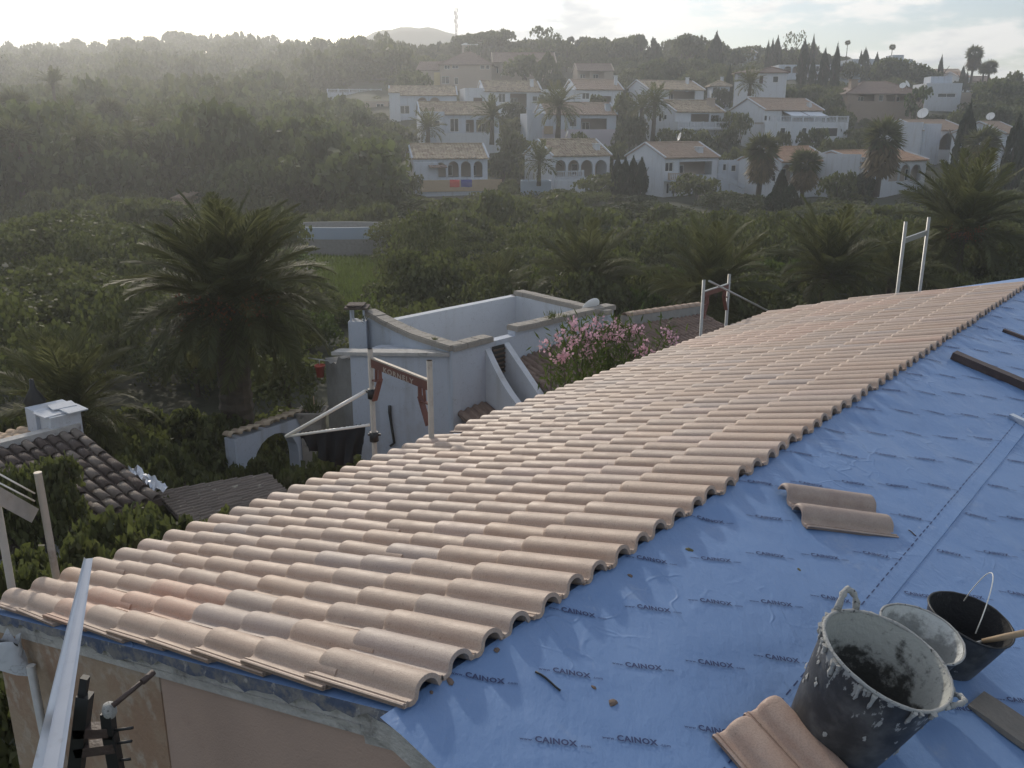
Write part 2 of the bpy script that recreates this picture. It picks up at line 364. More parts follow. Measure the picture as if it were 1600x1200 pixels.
# ------------------------------------------------------------------ terrain
TD = [0, 40, 70, 100, 118, 150, 180, 220, 260, 300, 360, 420, 520, 800, 3000]
TL = [-8, -8.3, -8.8, -9, -8.4, -5.5, -2, 3.4, 8, 14, 23, 31, 33, 12, 0]
TM = [-8, -8.3, -8.8, -9, -8.4, -2.4, 3.2, 10.5, 16, 18.5, 18.5, 17, 12, 4, 0]
TR = [-8, -8.3, -8.8, -9, -8.4, -3.6, 3.0, 7.2, 10, 12.5, 14, 14, 12, 4, 0]
def ground(X, Y):
    X = np.asarray(X, float); Y = np.asarray(Y, float)
    r = np.hypot(X, Y); az = np.degrees(np.arctan2(X, Y)); d = r*np.cos(np.radians(np.clip(az, -50, 50)))
    zl, zm, zr = np.interp(d, TD, TL), np.interp(d, TD, TM), np.interp(d, TD, TR)
    wl = np.clip((-8-az)/7, 0, 1); wl = wl*wl*(3-2*wl); wr = np.clip((az-17)/7, 0, 1); wr = wr*wr*(3-2*wr)
    # the ridge of the wooded hill falls towards the left edge of the picture
    fall = np.clip((-20-az)/12, 0, 1)*np.clip((d-220)/200, 0, 1)*8.0
    bumpy = 0.5*np.sin(X*0.071+1)*np.sin(Y*0.083) + 0.3*np.sin(X*0.19)*np.cos(Y*0.16+2)
    z = zl*wl + zm*(1-wl-wr) + zr*wr - fall + bumpy*np.clip((r-30)/40, 0, 1)
    return z
def gz(x, y): return float(ground(x, y))
def make_ground():
    az = np.concatenate([np.radians(np.linspace(-180, -46, 30)), np.radians(np.linspace(-44, 44, 133)), np.radians(np.linspace(46, 176, 30))])
    rr = np.concatenate([[0.5, 6, 12, 20, 28], np.linspace(35, 520, 98), [600, 760, 1000, 1500, 2400, 3000]])
    A, R = np.meshgrid(az, rr); X = R*np.sin(A); Y = R*np.cos(A); Z = ground(X, Y)
    V = np.stack([X, Y, Z], -1).reshape(-1, 3); n, m = len(rr), len(az)
    i, j = np.meshgrid(np.arange(n-1), np.arange(m), indexing='ij'); j2 = (j+1) % m
    Fq = np.stack([i*m+j, i*m+j2, (i+1)*m+j2, (i+1)*m+j], -1).reshape(-1, 4)
    t = NT('dry_scrub_earth'); n1 = t.noise(0.05, 8, 0.6); n2 = t.noise(0.4, 6, 0.6)
    c = t.mix(t.ramp(n1, 0.4, 0.6), (0.050, 0.052, 0.032), (0.042, 0.050, 0.026)); c = t.mix(t.ramp(n2, 0.60, 0.75, 0, 0.5), c, (0.10, 0.085, 0.06))
    t.base(c); t.rough(0.95); t.bump(n2, 0.6, 0.3)
    o = link('ground', nmesh('ground', V, Fq[:, ::-1], t.m, True)); tag(o, 'dry scrub ground of the valley and hillside', kind='structure')
make_ground()

def make_mountain():
    mb = []; D0 = 700.0
    n = 60; xs = np.linspace(-230, 150, n); rows = []
    ctr = xat(665, D0, 60)
    prof = np.interp(xs, [-230, -60, -44, -30, -14, 0, 14, 26, 38, 60, 150], [30, 45, 48.5, 52, 53.5, 54, 52.5, 49.5, 46, 38, 10])
    prof = prof+0.5*np.sin(xs*0.31)
    for k, (dy, s) in enumerate([(-70, 0.0), (-35, 0.6), (-12, 0.92), (0, 1.0), (15, 0.93), (60, 0.4), (90, 0.0)]):
        rows.append(np.stack([ctr+xs, D0+dy+8*np.sin(xs*0.05), 2+prof*(zat(47, D0)/54)*s], -1))
    V = np.concatenate(rows); k = len(rows); i, j = np.meshgrid(np.arange(k-1), np.arange(n-1), indexing='ij')
    Fq = np.stack([i*n+j, i*n+j+1, (i+1)*n+j+1, (i+1)*n+j], -1).reshape(-1, 4)
    t = NT('far_mountain_scrub'); t.base(t.mix(t.noise(0.05, 8), (0.05, 0.06, 0.04), (0.10, 0.10, 0.075))); t.rough(0.95)
    tag(link('mountain', nmesh('mountain', V, Fq, t.m, True)), 'pale blue rounded mountain far behind the wooded hill', kind='structure')
make_mountain()

# ------------------------------------------------------------------ the house being re-roofed
# roof frame: u along the ridge (away), v down the tiled slope, n up; origin at the nose of the first tile by the gable
RU = np.array([0.63196, 0.77500, 0.0]); RV = np.array([-0.748528, 0.610374, -0.259133]); RN = np.array([-0.200829, 0.163762, 0.965842])
RO = np.array([-0.725382, 2.971953, -1.907789]); TL_, TW = 0.40, 0.17835      # tile exposure and tile width
MEM = -0.088; VR = -0.527                                                 # membrane level under the tile crests; ridge line
RP = RO + RV*VR + RN*MEM
BETA = rad(15)
hv = np.array([-RV[0], -RV[1], 0]); hv /= np.linalg.norm(hv)
SD = hv*math.cos(BETA) + np.array([0, 0, -math.sin(BETA)]); SN = np.cross(SD, RU); SN /= np.linalg.norm(SN)
def H1(u, v, h=0.0): return RO + RU*u + RV*v + RN*h
def H2(u, wv, h=0.0): return RP + RU*u + SD*wv + SN*h
def frame(x, y, z, o):
    return Matrix(((x[0], y[0], z[0], o[0]), (x[1], y[1], z[1], o[1]), (x[2], y[2], z[2], o[2]), (0, 0, 0, 1)))
F1 = frame(RU, RV, RN, RO); F2 = frame(SD, RU, SN, RP)
def p2(px, py, h=0.0):
    r = ray(px, py); s = (SN @ (RP + h*SN))/(SN @ r); X = r*s - RP; return X @ RU, X @ SD
ULEN = 11.75; WLEN = 3.9; VLEN = 3.30
hb = Vector((RP[0]+RU[0]*2, RP[1]+RU[1]*2, -8.0))
house = thing('house', 'house under repair with a half-laid pink clay tile roof and blue membrane', 'house', hb)
def hobj(name, mb, mats): return obj(name, mb, mats, house, off(hb))
def hl(name, me): return link(name, me, house, off(hb))

# value noise for the wrinkles of the membrane
_g = np.random.default_rng(5).random((64, 64))
def vn(x, y):
    x = np.asarray(x, float); y = np.asarray(y, float); i = np.floor(x).astype(int); j = np.floor(y).astype(int); fx = x-i; fy = y-j
    fx = fx*fx*(3-2*fx); fy = fy*fy*(3-2*fy); g = lambda a, b: _g[a % 64, b % 64]
    return (g(i, j)*(1-fx)+g(i+1, j)*fx)*(1-fy) + (g(i, j+1)*(1-fx)+g(i+1, j+1)*fx)*fy - 0.5
def hm(u, wv):
    u = np.asarray(u, float); wv = np.asarray(wv, float)
    a = 0.032*vn(u*1.3+3, wv*1.6) + 0.013*vn((u+0.6*wv)*5.0, (wv-0.4*u)*1.6+9)
    a = a + 0.006*vn((u*0.5+wv*0.5)*3.0+20, (wv*0.8-u*0.5)*9.0) + 0.003*vn((u*0.8+wv*0.4)*16+7, (wv-u*0.3)*6+5)
    tuck = 0.024*vn(u*7.5+11, wv*1.2)*np.clip((0.42-wv)/0.35, 0, 1)
    return (a+tuck)*np.clip(wv/0.1, 0.15, 1)*np.clip((2.6-wv)/0.05, 0.2, 1)
roof = None
def make_roof():
    global roof
    mb = MB()
    # deck slabs of the two slopes, butted at the ridge
    e = 0.004
    def slab(P, a0, a1, b0, b1, t0, t1, mat=0):
        c = [P(a, b, t) for t in (t0, t1) for a, b in ((a0, b0), (a1, b0), (a1, b1), (a0, b1))]
        mb.add(c, [(0,3,2,1),(4,5,6,7),(0,1,5,4),(1,2,6,5),(2,3,7,6),(3,0,4,7)], mat)
    slab(lambda u, v, h: H1(u, v, MEM+h), -0.125, ULEN, VR+0.03, VLEN, -0.14, -0.030, 0)
    slab(lambda u, v, h: H2(u, v, h), -0.15, ULEN, 0.03, WLEN, -0.14, -0.030, 0)
    roof = hobj('roof', mb, [M_MORTAR])
    # membrane on the tiled slope with its edge turned over the gable
    mb = MB()
    us = [-0.134, -0.12, -0.1]+list(np.linspace(0, ULEN, 40)); vs = np.linspace(VR, VLEN+0.02, 90)
    for i in range(len(us)-1):
        for j in range(len(vs)-1):
            q = [(us[i], vs[j]), (us[i+1], vs[j]), (us[i+1], vs[j+1]), (us[i], vs[j+1])]
            mb.add([H1(a, b, MEM-0.012) for a, b in q], [(0, 1, 2, 3)])
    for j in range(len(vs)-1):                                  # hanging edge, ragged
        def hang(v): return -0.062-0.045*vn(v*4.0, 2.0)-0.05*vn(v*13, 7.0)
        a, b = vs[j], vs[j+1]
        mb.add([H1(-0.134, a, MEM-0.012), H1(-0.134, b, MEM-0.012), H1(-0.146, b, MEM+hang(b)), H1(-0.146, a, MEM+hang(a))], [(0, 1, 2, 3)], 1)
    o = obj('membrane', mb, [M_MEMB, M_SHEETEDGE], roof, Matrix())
    # wrinkled membrane of the open slope
    uu = np.concatenate([np.linspace(-0.19, 4.2, 210), np.linspace(4.25, ULEN, 170)]); ww = np.concatenate([np.linspace(0, 2.2, 120), np.linspace(2.25, WLEN, 20)])
    Ug, Wg = np.meshgrid(uu, ww, indexing='ij'); Hh = hm(Ug, Wg)
    Hh = Hh + np.where(Wg > 1.0, 0.0, 0.0)
    P = RP + Ug[..., None]*RU + Wg[..., None]*SD + Hh[..., None]*SN
    n, m = Ug.shape; i, j = np.meshgrid(np.arange(n-1), np.arange(m-1), indexing='ij')
    Fq = np.stack([i*m+j, (i+1)*m+j, (i+1)*m+j+1, i*m+j+1], -1).reshape(-1, 4)
    V = np.concatenate([P.reshape(-1, 3)]); V = V - np.array(hb)
    link('membrane', nmesh('membrane', V, Fq, M_MEMB, True), roof, Matrix.Translation(hb))
    # upper strip overlapping the lower sheet: its free edge, 3 mm proud
    mb = MB(); us = np.linspace(-0.19, ULEN, 240)
    EDGE = lambda u: 0.985+0.012*vn(u*1.1, 3.3)
    top = []; 
    for k, u in enumerate(us):
        wv = EDGE(u)
        top.append([H2(u, w_, float(hm(u, w_))+hh) for w_, hh in ((wv-0.12, 0.0012), (wv-0.06, 0.003+0.003*abs(vn(u*6, 1))), (wv, 0.004+0.008*max(0, vn(u*4, 8))), (wv+0.003, 0.0005))])
    for k in range(len(us)-1):
        for c in range(3): mb.add([top[k][c], top[k+1][c], top[k+1][c+1], top[k][c+1]], [(0, 1, 2, 3)], 0, True)
    obj('membrane_overlap', mb, [M_MEMB], roof, Matrix())
    # printed guide line along the overlap
    mb = MB(); u = -0.1
    while u < ULEN-0.1:
        q = [(u, 0.897), (u+0.042, 0.897), (u+0.042, 0.903), (u, 0.903)]
        mb.add([H2(a, b, float(hm(a, b))+0.0062) for a, b in q], [(0, 1, 2, 3)]); u += 0.070
    tag(obj('printed_line', mb, [M_INK], roof, Matrix()), kind='stuff')
    # printed brand lettering, diagonal on the sheet
    def textmesh(s, size, bold):
        c = bpy.data.curves.new('text', 'FONT'); c.body = s; c.size = size; c.offset = bold*size; c.resolution_u = 2
        c.space_character = 1.08
        t = bpy.data.objects.new('text', c); COL.objects.link(t)
        dg = bpy.context.evaluated_depsgraph_get(); me = bpy.data.meshes.new_from_object(t.evaluated_get(dg))
        bpy.data.objects.remove(t); V = np.array([v.co[:] for v in me.vertices]); Fs = [tuple(p.vertices) for p in me.polygons]
        return V, Fs
    big = textmesh('CAINOX', 0.0345, 0.036); sm1 = textmesh('www.', 0.019, 0.01); sm2 = textmesh('.com', 0.019, 0.01)
    bw = big[0][:, 0].max(); w1 = sm1[0][:, 0].max()
    word = []
    word.append((big[0]-[bw/2, 0.013, 0], big[1])); word.append((sm1[0]-[bw/2+w1+0.006, 0.013, 0], sm1[1])); word.append((sm2[0]+[bw/2+0.006, -0.013, 0], sm2[1]))
    ex = np.array([0.660, 0.752]); ey = np.array([0.752, -0.660])
    mb = MB()
    def put(u0, w0, sheet, dx=(0, 0)):
        for V, Fs in word:
            uw = np.array([u0, w0]) + V[:, :1]*ex + V[:, 1:2]*ey
            if sheet == 0 and (uw[:, 1].max() > 0.975 or uw[:, 1].min() < 0.0): 
                if uw[:, 1].max() > 0.975: continue
                if uw[:, 1].min() < 0.0: continue
            if sheet == 1 and uw[:, 1].min() < 1.0: continue
            H = hm(uw[:, 0], uw[:, 1]) + 0.0055
            mb.add(RP + uw[:, :1]*RU + uw[:, 1:]*SD + H[:, None]*SN, Fs)
    for k, (u0, w0, sh) in enumerate([(0.226, 0.100, 0), (-0.072, 0.290, 0), (0.191, 0.447, 0), (-0.150, 0.631, 0), (0.121, 0.801, 0), (0.530, 1.061, 1), (0.200, 1.242, 1), (0.48, 1.425, 1), (0.19, 1.605, 1), (0.45, 1.785, 1), (0.15, 1.965, 1)]):
        for i in range(-1, 20):
            u = u0+i*0.578+0.008*math.sin(3.1*i+k)
            if -0.05 < u < ULEN-0.2: put(u, w0, sh)
    tag(obj('printed_lettering', mb, [M_INK], roof, Matrix()), kind='stuff')
make_roof()

def tile_mesh(name, mat):
    prof = [(-0.122, -0.047), (-0.117, -0.0445), (-0.111, -0.0445), (-0.109, -0.049), (-0.104, -0.049), (-0.102, -0.0445), (-0.096, -0.0445), (-0.094, -0.050), (-0.086, -0.0525), (-0.0735, -0.0525), (-0.066, -0.0485)]
    for k in range(1, 12):
        a = math.pi - math.pi*k/12; prof.append((0.062*math.cos(a)*1.0, -0.050+0.050*math.sin(a)))
    prof += [(0.063, -0.051), (0.066, -0.0575)]
    T = 0.0175; NP = len(prof)
    nr = []
    for i in range(NP):
        a = np.array(prof[max(i-1, 0)]); b = np.array(prof[min(i+1, NP-1)]); t = (b-a)/np.linalg.norm(b-a); nr.append((-t[1], t[0]))
    secs = [(0.0, 0.015, 0.90), (-0.006, 0.0065, 0.95), (-0.016, 0.0015, 0.99), (-0.03, 0.0, 1.0), (-0.20, 0.0, 1.0), (-0.38, 0.0, 1.0), (-0.545, 0.0, 1.0), (-0.548, 0.0, 1.0)]
    mb = MB(); V = []
    tiltA = 0.052                                    # the upper end lies lower, under the next course
    for y, dz, sx in secs:
        for (x, z), (nx, nz) in zip(prof, nr): V.append((x*(1 if sx == 1 else (sx if x > -0.07 else 1)), y, z-dz*(1.0 if z > -0.044 else 0.4)+y*tiltA))
    for y, dz, sx in secs:
        for (x, z), (nx, nz) in zip(prof, nr): V.append(((x-nx*T), y, z-nz*T*1.0-dz*0.3+y*tiltA))
    S = len(secs); fs = []
    for s in range(S-1):
        for i in range(NP-1):
            fs.append((s*NP+i, s*NP+i+1, (s+1)*NP+i+1, (s+1)*NP+i))
    top = len(fs)
    Bo = S*NP
    for s in range(S-1):
        for i in range(NP-1): fs.append((Bo+s*NP+i+1, Bo+s*NP+i, Bo+(s+1)*NP+i, Bo+(s+1)*NP+i+1))
    for i in range(NP-1):
        fs.append((i+1, i, Bo+i, Bo+i+1)); s = (S-1)*NP; fs.append((s+i, s+i+1, Bo+s+i+1, Bo+s+i))
    for s in range(S-1):
        fs.append((s*NP, (s+1)*NP, Bo+(s+1)*NP, Bo+s*NP)); i = NP-1; fs.append(((s+1)*NP+i, s*NP+i, Bo+s*NP+i, Bo+(s+1)*NP+i))
    mb.add(V, fs); me = mb.mesh(name, [mat])
    sm = [False]*len(fs)
    for f in range(top):
        i = f % (NP-1)
        if i >= 8: sm[f] = True
    for f in range(top, 2*top):
        if (f-top) % (NP-1) >= 8: sm[f] = True
    me.polygons.foreach_set('use_smooth', sm); me.update(); return me
TILE = tile_mesh('roof_tile', M_TILE)
NCOL = [60, 61, 62, 63, 64, 65, 65, 65, 64]
def tile_tint(i, j, r):
    base = np.array([0.435, 0.320, 0.246]); k = r.random()
    c = base*(0.94+0.12*r.random()) + np.array([0.015, 0, -0.010])*r.normal()*0.7
    if k > 0.955: c = np.array([0.385, 0.310, 0.270])*(0.94+0.12*r.random())     # greyer firing
    elif k > 0.85: c = np.array([0.48, 0.36, 0.295])
    if (j, i) in ((6, 0), (6, 1), (5, 1), (5, 2), (4, 2), (4, 1)): c = np.array([0.51, 0.315, 0.225])*(0.95+0.1*r.random())
    pale = vn(i*0.16+4, j*0.35+2)
    c = c*(1+0.06*pale)
    if i > 36 and vn(i*0.23+9, j*0.6+5) > 0.18: c = np.array([0.48, 0.32, 0.24])*(0.95+0.1*r.random())
    return c
def lay_tiles():
    r = np.random.default_rng(3); cells = []
    for j in range(9):
        for i in range(NCOL[j]):
            if (j, i) == (8, 22): continue
            u = i*TW+0.003*r.normal(); v = j*TL_+0.007*r.normal()
            if (j, i) == (8, 21): u -= 0.05; v += 0.05
            P = H1(u, v, 0.002*r.normal()); d = np.linalg.norm(P)
            rot = Matrix.Rotation(r.normal()*0.014+(0.12 if (j, i) == (8, 21) else 0), 4, 'Z') @ Matrix.Rotation(r.normal()*0.018, 4, 'Y') @ Matrix.Rotation(r.normal()*0.004, 4, 'X')
            F = F1.copy(); F.translation = Vector(P)
            cells.append((d, F @ rot, tile_tint(i, j, r)))
    cells.sort(key=lambda c: c[0])
    for d, M, c in cells[:300]:
        o = link('roof_tile', TILE, roof, M); o.color = (*c, 1)
    # the far courses joined into one piece: still every tile in shape
    TV = np.array([v.co[:] for v in TILE.vertices]); TF = np.array([p.vertices[:] for p in TILE.polygons]); sm = [p.use_smooth for p in TILE.polygons]
    Vs, Fs, Cs = [], [], []
    for k, (d, M, c) in enumerate(cells[300:]):
        A = np.array(M); Vs.append(TV @ A[:3, :3].T + A[:3, 3]); Fs.append(TF+k*len(TV)); Cs.append(np.repeat([[*c, 1.0]], len(TV), 0))
    me = nmesh('far_roof_tiling', np.concatenate(Vs)-np.array(hb), np.concatenate(Fs), M_TILE_F); me.polygons.foreach_set('use_smooth', sm*len(Vs))
    ca = me.color_attributes.new('tint', 'FLOAT_COLOR', 'POINT'); ca.data.foreach_set('color', np.concatenate(Cs).ravel().astype(np.float32))
    o = link('far_roof_tiling', me, roof, Matrix.Translation(hb)); tag(o, kind='stuff')
# parts under the roof carry world coordinates; the roof itself is offset from the house base
lay_tiles()

def make_walls():
    # gable wall: plane u = -0.13, follows both slopes
    def topz(s):                                   # s: distance along the gable, towards the tiled eave positive; ridge at 0
        pass
    g0 = -0.112; mb = MB()
    eh = np.array([RV[0], RV[1], 0]); eh /= np.linalg.norm(eh)
    def P(s, z, u=g0): b = RP + RU*u + eh*s; return np.array([b[0], b[1], z])
    def roofz(s): return (RP[2] - s*math.tan(rad(15.02)) if s > 0 else RP[2] + s*math.tan(BETA)) - 0.105
    cs = (VLEN-VR)*math.cos(rad(15)) - 0.06
    split = 1.62
    def wall(s0, s1, mat, name, th=0.25, lift=0.0):
        mb = MB(); n = 8; ss = np.linspace(s0, s1, n)
        fr = [P(s, -8.6, g0+lift) for s in ss]+[P(s, roofz(s), g0+lift) for s in ss]
        bk = [P(s, -8.6, g0+th) for s in ss]+[P(s, roofz(s), g0+th) for s in ss]
        mb.add(fr, [(i+1, i, n+i, n+i+1) for i in range(n-1)], 0)
        mb.add(bk, [(i, i+1, n+i+1, n+i) for i in range(n-1)], 0)
        mb.add([fr[0], bk[0], bk[n], fr[n]], [(0, 1, 2, 3)]); mb.add([fr[n-1], bk[n-1], bk[2*n-1], fr[2*n-1]], [(3, 2, 1, 0)])
        return hobj(name, mb, [mat])
    tag(wall(split, cs, M_PATCH, 'gable_wall'), 'weathered patchy tan stretch of the gable wall'); tag(wall(-3.4, split-0.002, M_PINK, 'gable_wall', lift=0.006), 'smooth pink plaster stretch of the gable wall')
    # mortar bed along the gable edge, broken into irregular lengths
    r = np.random.default_rng(8); s = -3.3
    while s < cs:
        L = r.uniform(0.10, 0.34); a, b = s, min(s+L-0.004, cs); s += L
        if r.random() < 0.10: continue
        t = 0.022+0.018*r.random(); pr = 0.010+0.014*r.random()
        if abs(a) < 0.4 and a < 0: t += 0.03
        za, zb = roofz(a)+0.006, roofz(b)+0.006
        za2 = za-t; zb2 = zb-t-0.02*r.normal()
        o_, i_ = g0-pr, g0-0.002
        mb = MB(); mb.add([P(a, za, o_), P(b, zb, o_), P(b, zb2, o_+0.012), P(a, za2, o_+0.012), P(a, za, i_), P(b, zb, i_), P(b, zb2, i_), P(a, za2, i_)], [(0,3,2,1),(4,5,6,7),(0,1,5,4),(1,2,6,5),(2,3,7,6),(3,0,4,7)]); hobj('mortar_patch', mb, [M_MORTAR])
    # side wall under the tiled eave and the far gable
    mb = MB(); ze = roofz(cs)
    def Q(u, s, z): b = RP + RU*u + eh*s; return np.array([b[0], b[1], z])
    mb.add([Q(g0+0.252, cs-0.01, -8.6), Q(ULEN-0.1, cs-0.01, -8.6), Q(ULEN-0.1, cs-0.01, ze), Q(g0+0.252, cs-0.01, ze)], [(0, 1, 2, 3)])
    mb.add([Q(ULEN-0.1, cs-0.012, -8.6), Q(ULEN-0.1, -3.3, -8.6), Q(ULEN-0.1, -3.3, roofz(-3.3)), Q(ULEN-0.1, 0, roofz(0)), Q(ULEN-0.1, cs-0.012, ze)], [(0, 1, 2, 3, 4)])
    mb.add([Q(g0+0.252, -3.3, -8.6), Q(ULEN-0.102, -3.3, -8.6), Q(ULEN-0.102, -3.3, roofz(-3.3)), Q(g0+0.252, -3.3, roofz(-3.3))], [(3, 2, 1, 0)])
    hobj('side_wall', mb, [M_PINK])
    # ridge of the neighbouring roof piece seen past the far end
    return P, cs
GP, GCS = make_walls()
for ch in list(roof.children):
    pass

# ------------------------------------------------------------------ loose things on the roof
def loose_tile(label, u, wv, ax, h=0.0, tint=(0.30, 0.22, 0.175), tilt=0.0, roll=0.0):
    y = RU*ax[0]+SD*ax[1]; y /= np.linalg.norm(y); x = np.cross(y, SN)
    M = frame(x, y, SN, H2(u, wv, float(hm(u, wv))+0.078+h)) @ Matrix.Rotation(tilt, 4, 'X') @ Matrix.Rotation(roll, 4, 'Y')
    o = link('loose_roof_tile', TILE, None, M); o.color = (*tint, 1)
    return tag(o, label, 'roof tile', 'loose roof tiles on the membrane')
axl = np.array([0.763, 0.645])
nose = np.array(p2(1250, 792, 0.07)); axl = -axl
loose_tile('lower front tile of the loose pair lying on the open blue membrane', nose[0], nose[1], axl, 0.0, (0.36, 0.27, 0.22))
loose_tile('upper rear tile of the loose pair lying on the open blue membrane', nose[0]+0.645*0.178+0.0*axl[0], nose[1]-0.763*0.178+0.0*axl[1], axl, 0.006, (0.33, 0.25, 0.21), 0.0, -0.03)
ay = np.array([0.30, -0.95]); ay /= np.linalg.norm(ay); ax_ = np.array([-ay[1], ay[0]])
e0 = np.array(p2(1158, 1114, 0.08)); n0 = e0
loose_tile('loose clay tile left of the big mortar tub, lower of the stacked two', n0[0], n0[1], ay, 0.0, (0.43, 0.29, 0.22))
e1 = e0+ax_*0.175+ay*0.02
loose_tile('loose clay tile leaning against the big mortar tub, upper of the stacked two', e1[0], e1[1], ay, 0.014, (0.43, 0.29, 0.22))

def tub(name, label, cat, base, axis, r0, r1, H, mats, rimr, wob=0.012):
    z = np.array(axis, float); z /= np.linalg.norm(z); y = np.array([0.3, 1, 0.1]); x = np.cross(y, z); x /= np.linalg.norm(x); y = np.cross(z, x)
    M = frame(x, y, z, base); t = thing(name, label, cat, M=M, group='mortar buckets on the membrane')
    n = 48; mb = MB(); q = []
    def ring(r, zz_, k): return [((r*(1+wob*math.sin(2*a+0.6)*k+0.5*wob*math.sin(3*a+1)*k))*math.cos(a), (r*(1+wob*math.sin(2*a+0.6)*k))*math.sin(a), zz_+0.006*k*math.sin(2*a)) for a in (2*math.pi*j/n for j in range(n))]
    prof = [(0.001, 0.0), (r0-0.01, 0.0), (r0, 0.008)]+[(r0+(r1-r0)*f, H*f) for f in (0.15, 0.3, 0.5, 0.7, 0.85, 0.97)]+[(r1+0.004, H)]
    rows = [ring(r, z_, z_/H) for r, z_ in prof]
    def skin(rows, mat, flip=False):
        mb = MB(); vs = [p for row in rows for p in row]; fs = []
        for i in range(len(rows)-1):
            for j in range(n):
                f = (i*n+j, i*n+(j+1) % n, (i+1)*n+(j+1) % n, (i+1)*n+j); fs.append(f[::-1] if flip else f)
        mb.add(vs, fs, 0, True); return mb
    obj('outer_wall', skin(rows, 0), [mats[0]], t)
    prof2 = [(r1-0.006, H), (r1-0.008, H*0.97)]+[(r0+(r1-r0)*f-0.009, H*f) for f in (0.85, 0.7, 0.5, 0.3, 0.15)]+[(r0-0.009, 0.02), (0.001, 0.017)]
    obj('mortar_lining', skin([ring(r, z_, z_/H) for r, z_ in prof2], 0), [mats[1]], t)
    mb = MB(); pts = ring(r1, H, 1.0); rr = np.random.default_rng(int(r1*1e4))
    pts = [Vector(p) for p in pts]; pts.append(pts[0]); mb.tube(pts, [rimr*(0.8+0.45*rr.random()) for _ in pts], 7, cap=False)
    obj('rim', mb, [mats[2]], t); return t, M
bb = np.array(p2(1340, 1172, 0.0)); up = SN
rc = at(1386, 1027, 2.70)
axis = np.array([0.31, -0.22, 1.0]); axis /= np.linalg.norm(axis)
HB = 0.395; basep = rc-axis*HB
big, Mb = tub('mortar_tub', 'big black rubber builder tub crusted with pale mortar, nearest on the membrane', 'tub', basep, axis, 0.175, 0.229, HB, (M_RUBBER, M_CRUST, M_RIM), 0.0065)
def inv(M, p): return M.inverted() @ Vector(p)
# its two moulded handles
def handle(t, M, a, r, z, span, hgt, tr, mat):
    mb = MB(); pts = []
    for k in range(13):
        f = k/12; b = a+(f-0.5)*2*span; out_ = math.sin(math.pi*f)
        pts.append(((r+0.035*out_)*math.cos(b), (r+0.035*out_)*math.sin(b), z+hgt*out_**0.6))
    mb.tube(pts, [tr*(1+0.25*math.sin(k*2.3)) for k in range(13)], 8); return obj('handle', mb, [mat], t)
def ang_of(M, px, py, d):
    p = inv(M, at(px, py, d)); return math.atan2(p[1], p[0])
def drips(t, r1, r0, H, seed, n):
    r = np.random.default_rng(seed); mb = MB()
    for _ in range(n):
        a = r.uniform(0, 6.283); L = r.uniform(0.012, 0.075); w_ = r.uniform(0.004, 0.011); z = H-0.004; pts = []
        for k in range(5):
            f = k/4; zz_ = z-L*f; q = r0+(r1-r0)*zz_/H+0.0025; b = a+0.02*math.sin(3*f+seed)*r.random(); pts.append((q*math.cos(b), q*math.sin(b), zz_))
        mb.tube(pts, [w_*1.5, w_*1.1, w_*0.8, w_*1.0, w_*0.5], 6)
    for _ in range(n):
        a = r.uniform(0, 6.283); zz_ = H*r.uniform(0.25, 0.93); q = r0+(r1-r0)*zz_/H+0.001; s_ = r.uniform(0.004, 0.014); c = Vector((q*math.cos(a), q*math.sin(a), zz_)); tn = Vector((-math.sin(a), math.cos(a), 0)); up_ = Vector((0, 0, 1)); no = Vector((math.cos(a), math.sin(a), 0)); m = 7
        ring = [c+tn*s_*math.cos(6.283*j/m)*r.uniform(0.5, 1.3)+up_*s_*math.sin(6.283*j/m)*r.uniform(0.6, 1.8) for j in range(m)]
        mb.add(ring+[c+no*0.004], [(j, (j+1) % m, m) for j in range(m)], 0, True)
    tag(obj('mortar_drip', mb, [M_RIM], t), kind='stuff')
drips(big, 0.233, 0.177, HB, 5, 34)
handle(big, Mb, ang_of(Mb, 1305, 955, 2.95), 0.234, HB-0.005, 0.20, 0.065, 0.012, M_RIM)
handle(big, Mb, ang_of(Mb, 1494, 1090, 2.60), 0.236, HB-0.03, 0.16, 0.030, 0.010, M_RIM)
axw = np.array([0.26, -0.20, 1.0]); axw /= np.linalg.norm(axw)
rw = at(1441, 988, 3.05)
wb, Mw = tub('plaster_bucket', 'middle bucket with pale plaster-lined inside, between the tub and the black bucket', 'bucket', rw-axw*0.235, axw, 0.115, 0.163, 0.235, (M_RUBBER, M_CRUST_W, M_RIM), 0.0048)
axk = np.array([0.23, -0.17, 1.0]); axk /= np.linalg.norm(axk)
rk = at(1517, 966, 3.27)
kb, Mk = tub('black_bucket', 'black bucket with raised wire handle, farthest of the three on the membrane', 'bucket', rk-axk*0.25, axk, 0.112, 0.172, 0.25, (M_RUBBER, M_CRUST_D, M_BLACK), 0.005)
mb = MB(); pa = inv(Mk, at(1512, 928, 3.38)); pb = inv(Mk, at(1524, 990, 3.17)); pt = inv(Mk, at(1551, 897, 3.27))
pa = Vector((pa[0], pa[1], 0.25)); pb = Vector((pb[0], pb[1], 0.25)); pts = []
for k in range(17):
    f = k/16; s = math.sin(math.pi*f); p = pa.lerp(pb, f)*(1)+ (pt-(pa+pb)/2)*(s**0.75); pts.append(p)
mb.tube(pts, 0.0022, 6); obj('wire_handle', mb, [M_WHITE_MET], kb)
t = thing('trowel', 'wooden trowel handle sticking out of the black bucket over its rim', 'trowel', at(1560, 998, 3.12))
T0 = at(1535, 1002, 3.18); T1 = at(1625, 984, 3.10); mb = MB(); mb.tube([T0, T0*0.6+T1*0.4, T1], [0.010, 0.013, 0.014], 10); obj('handle', mb, [M_WOOD_PALE], t, off(t.location))
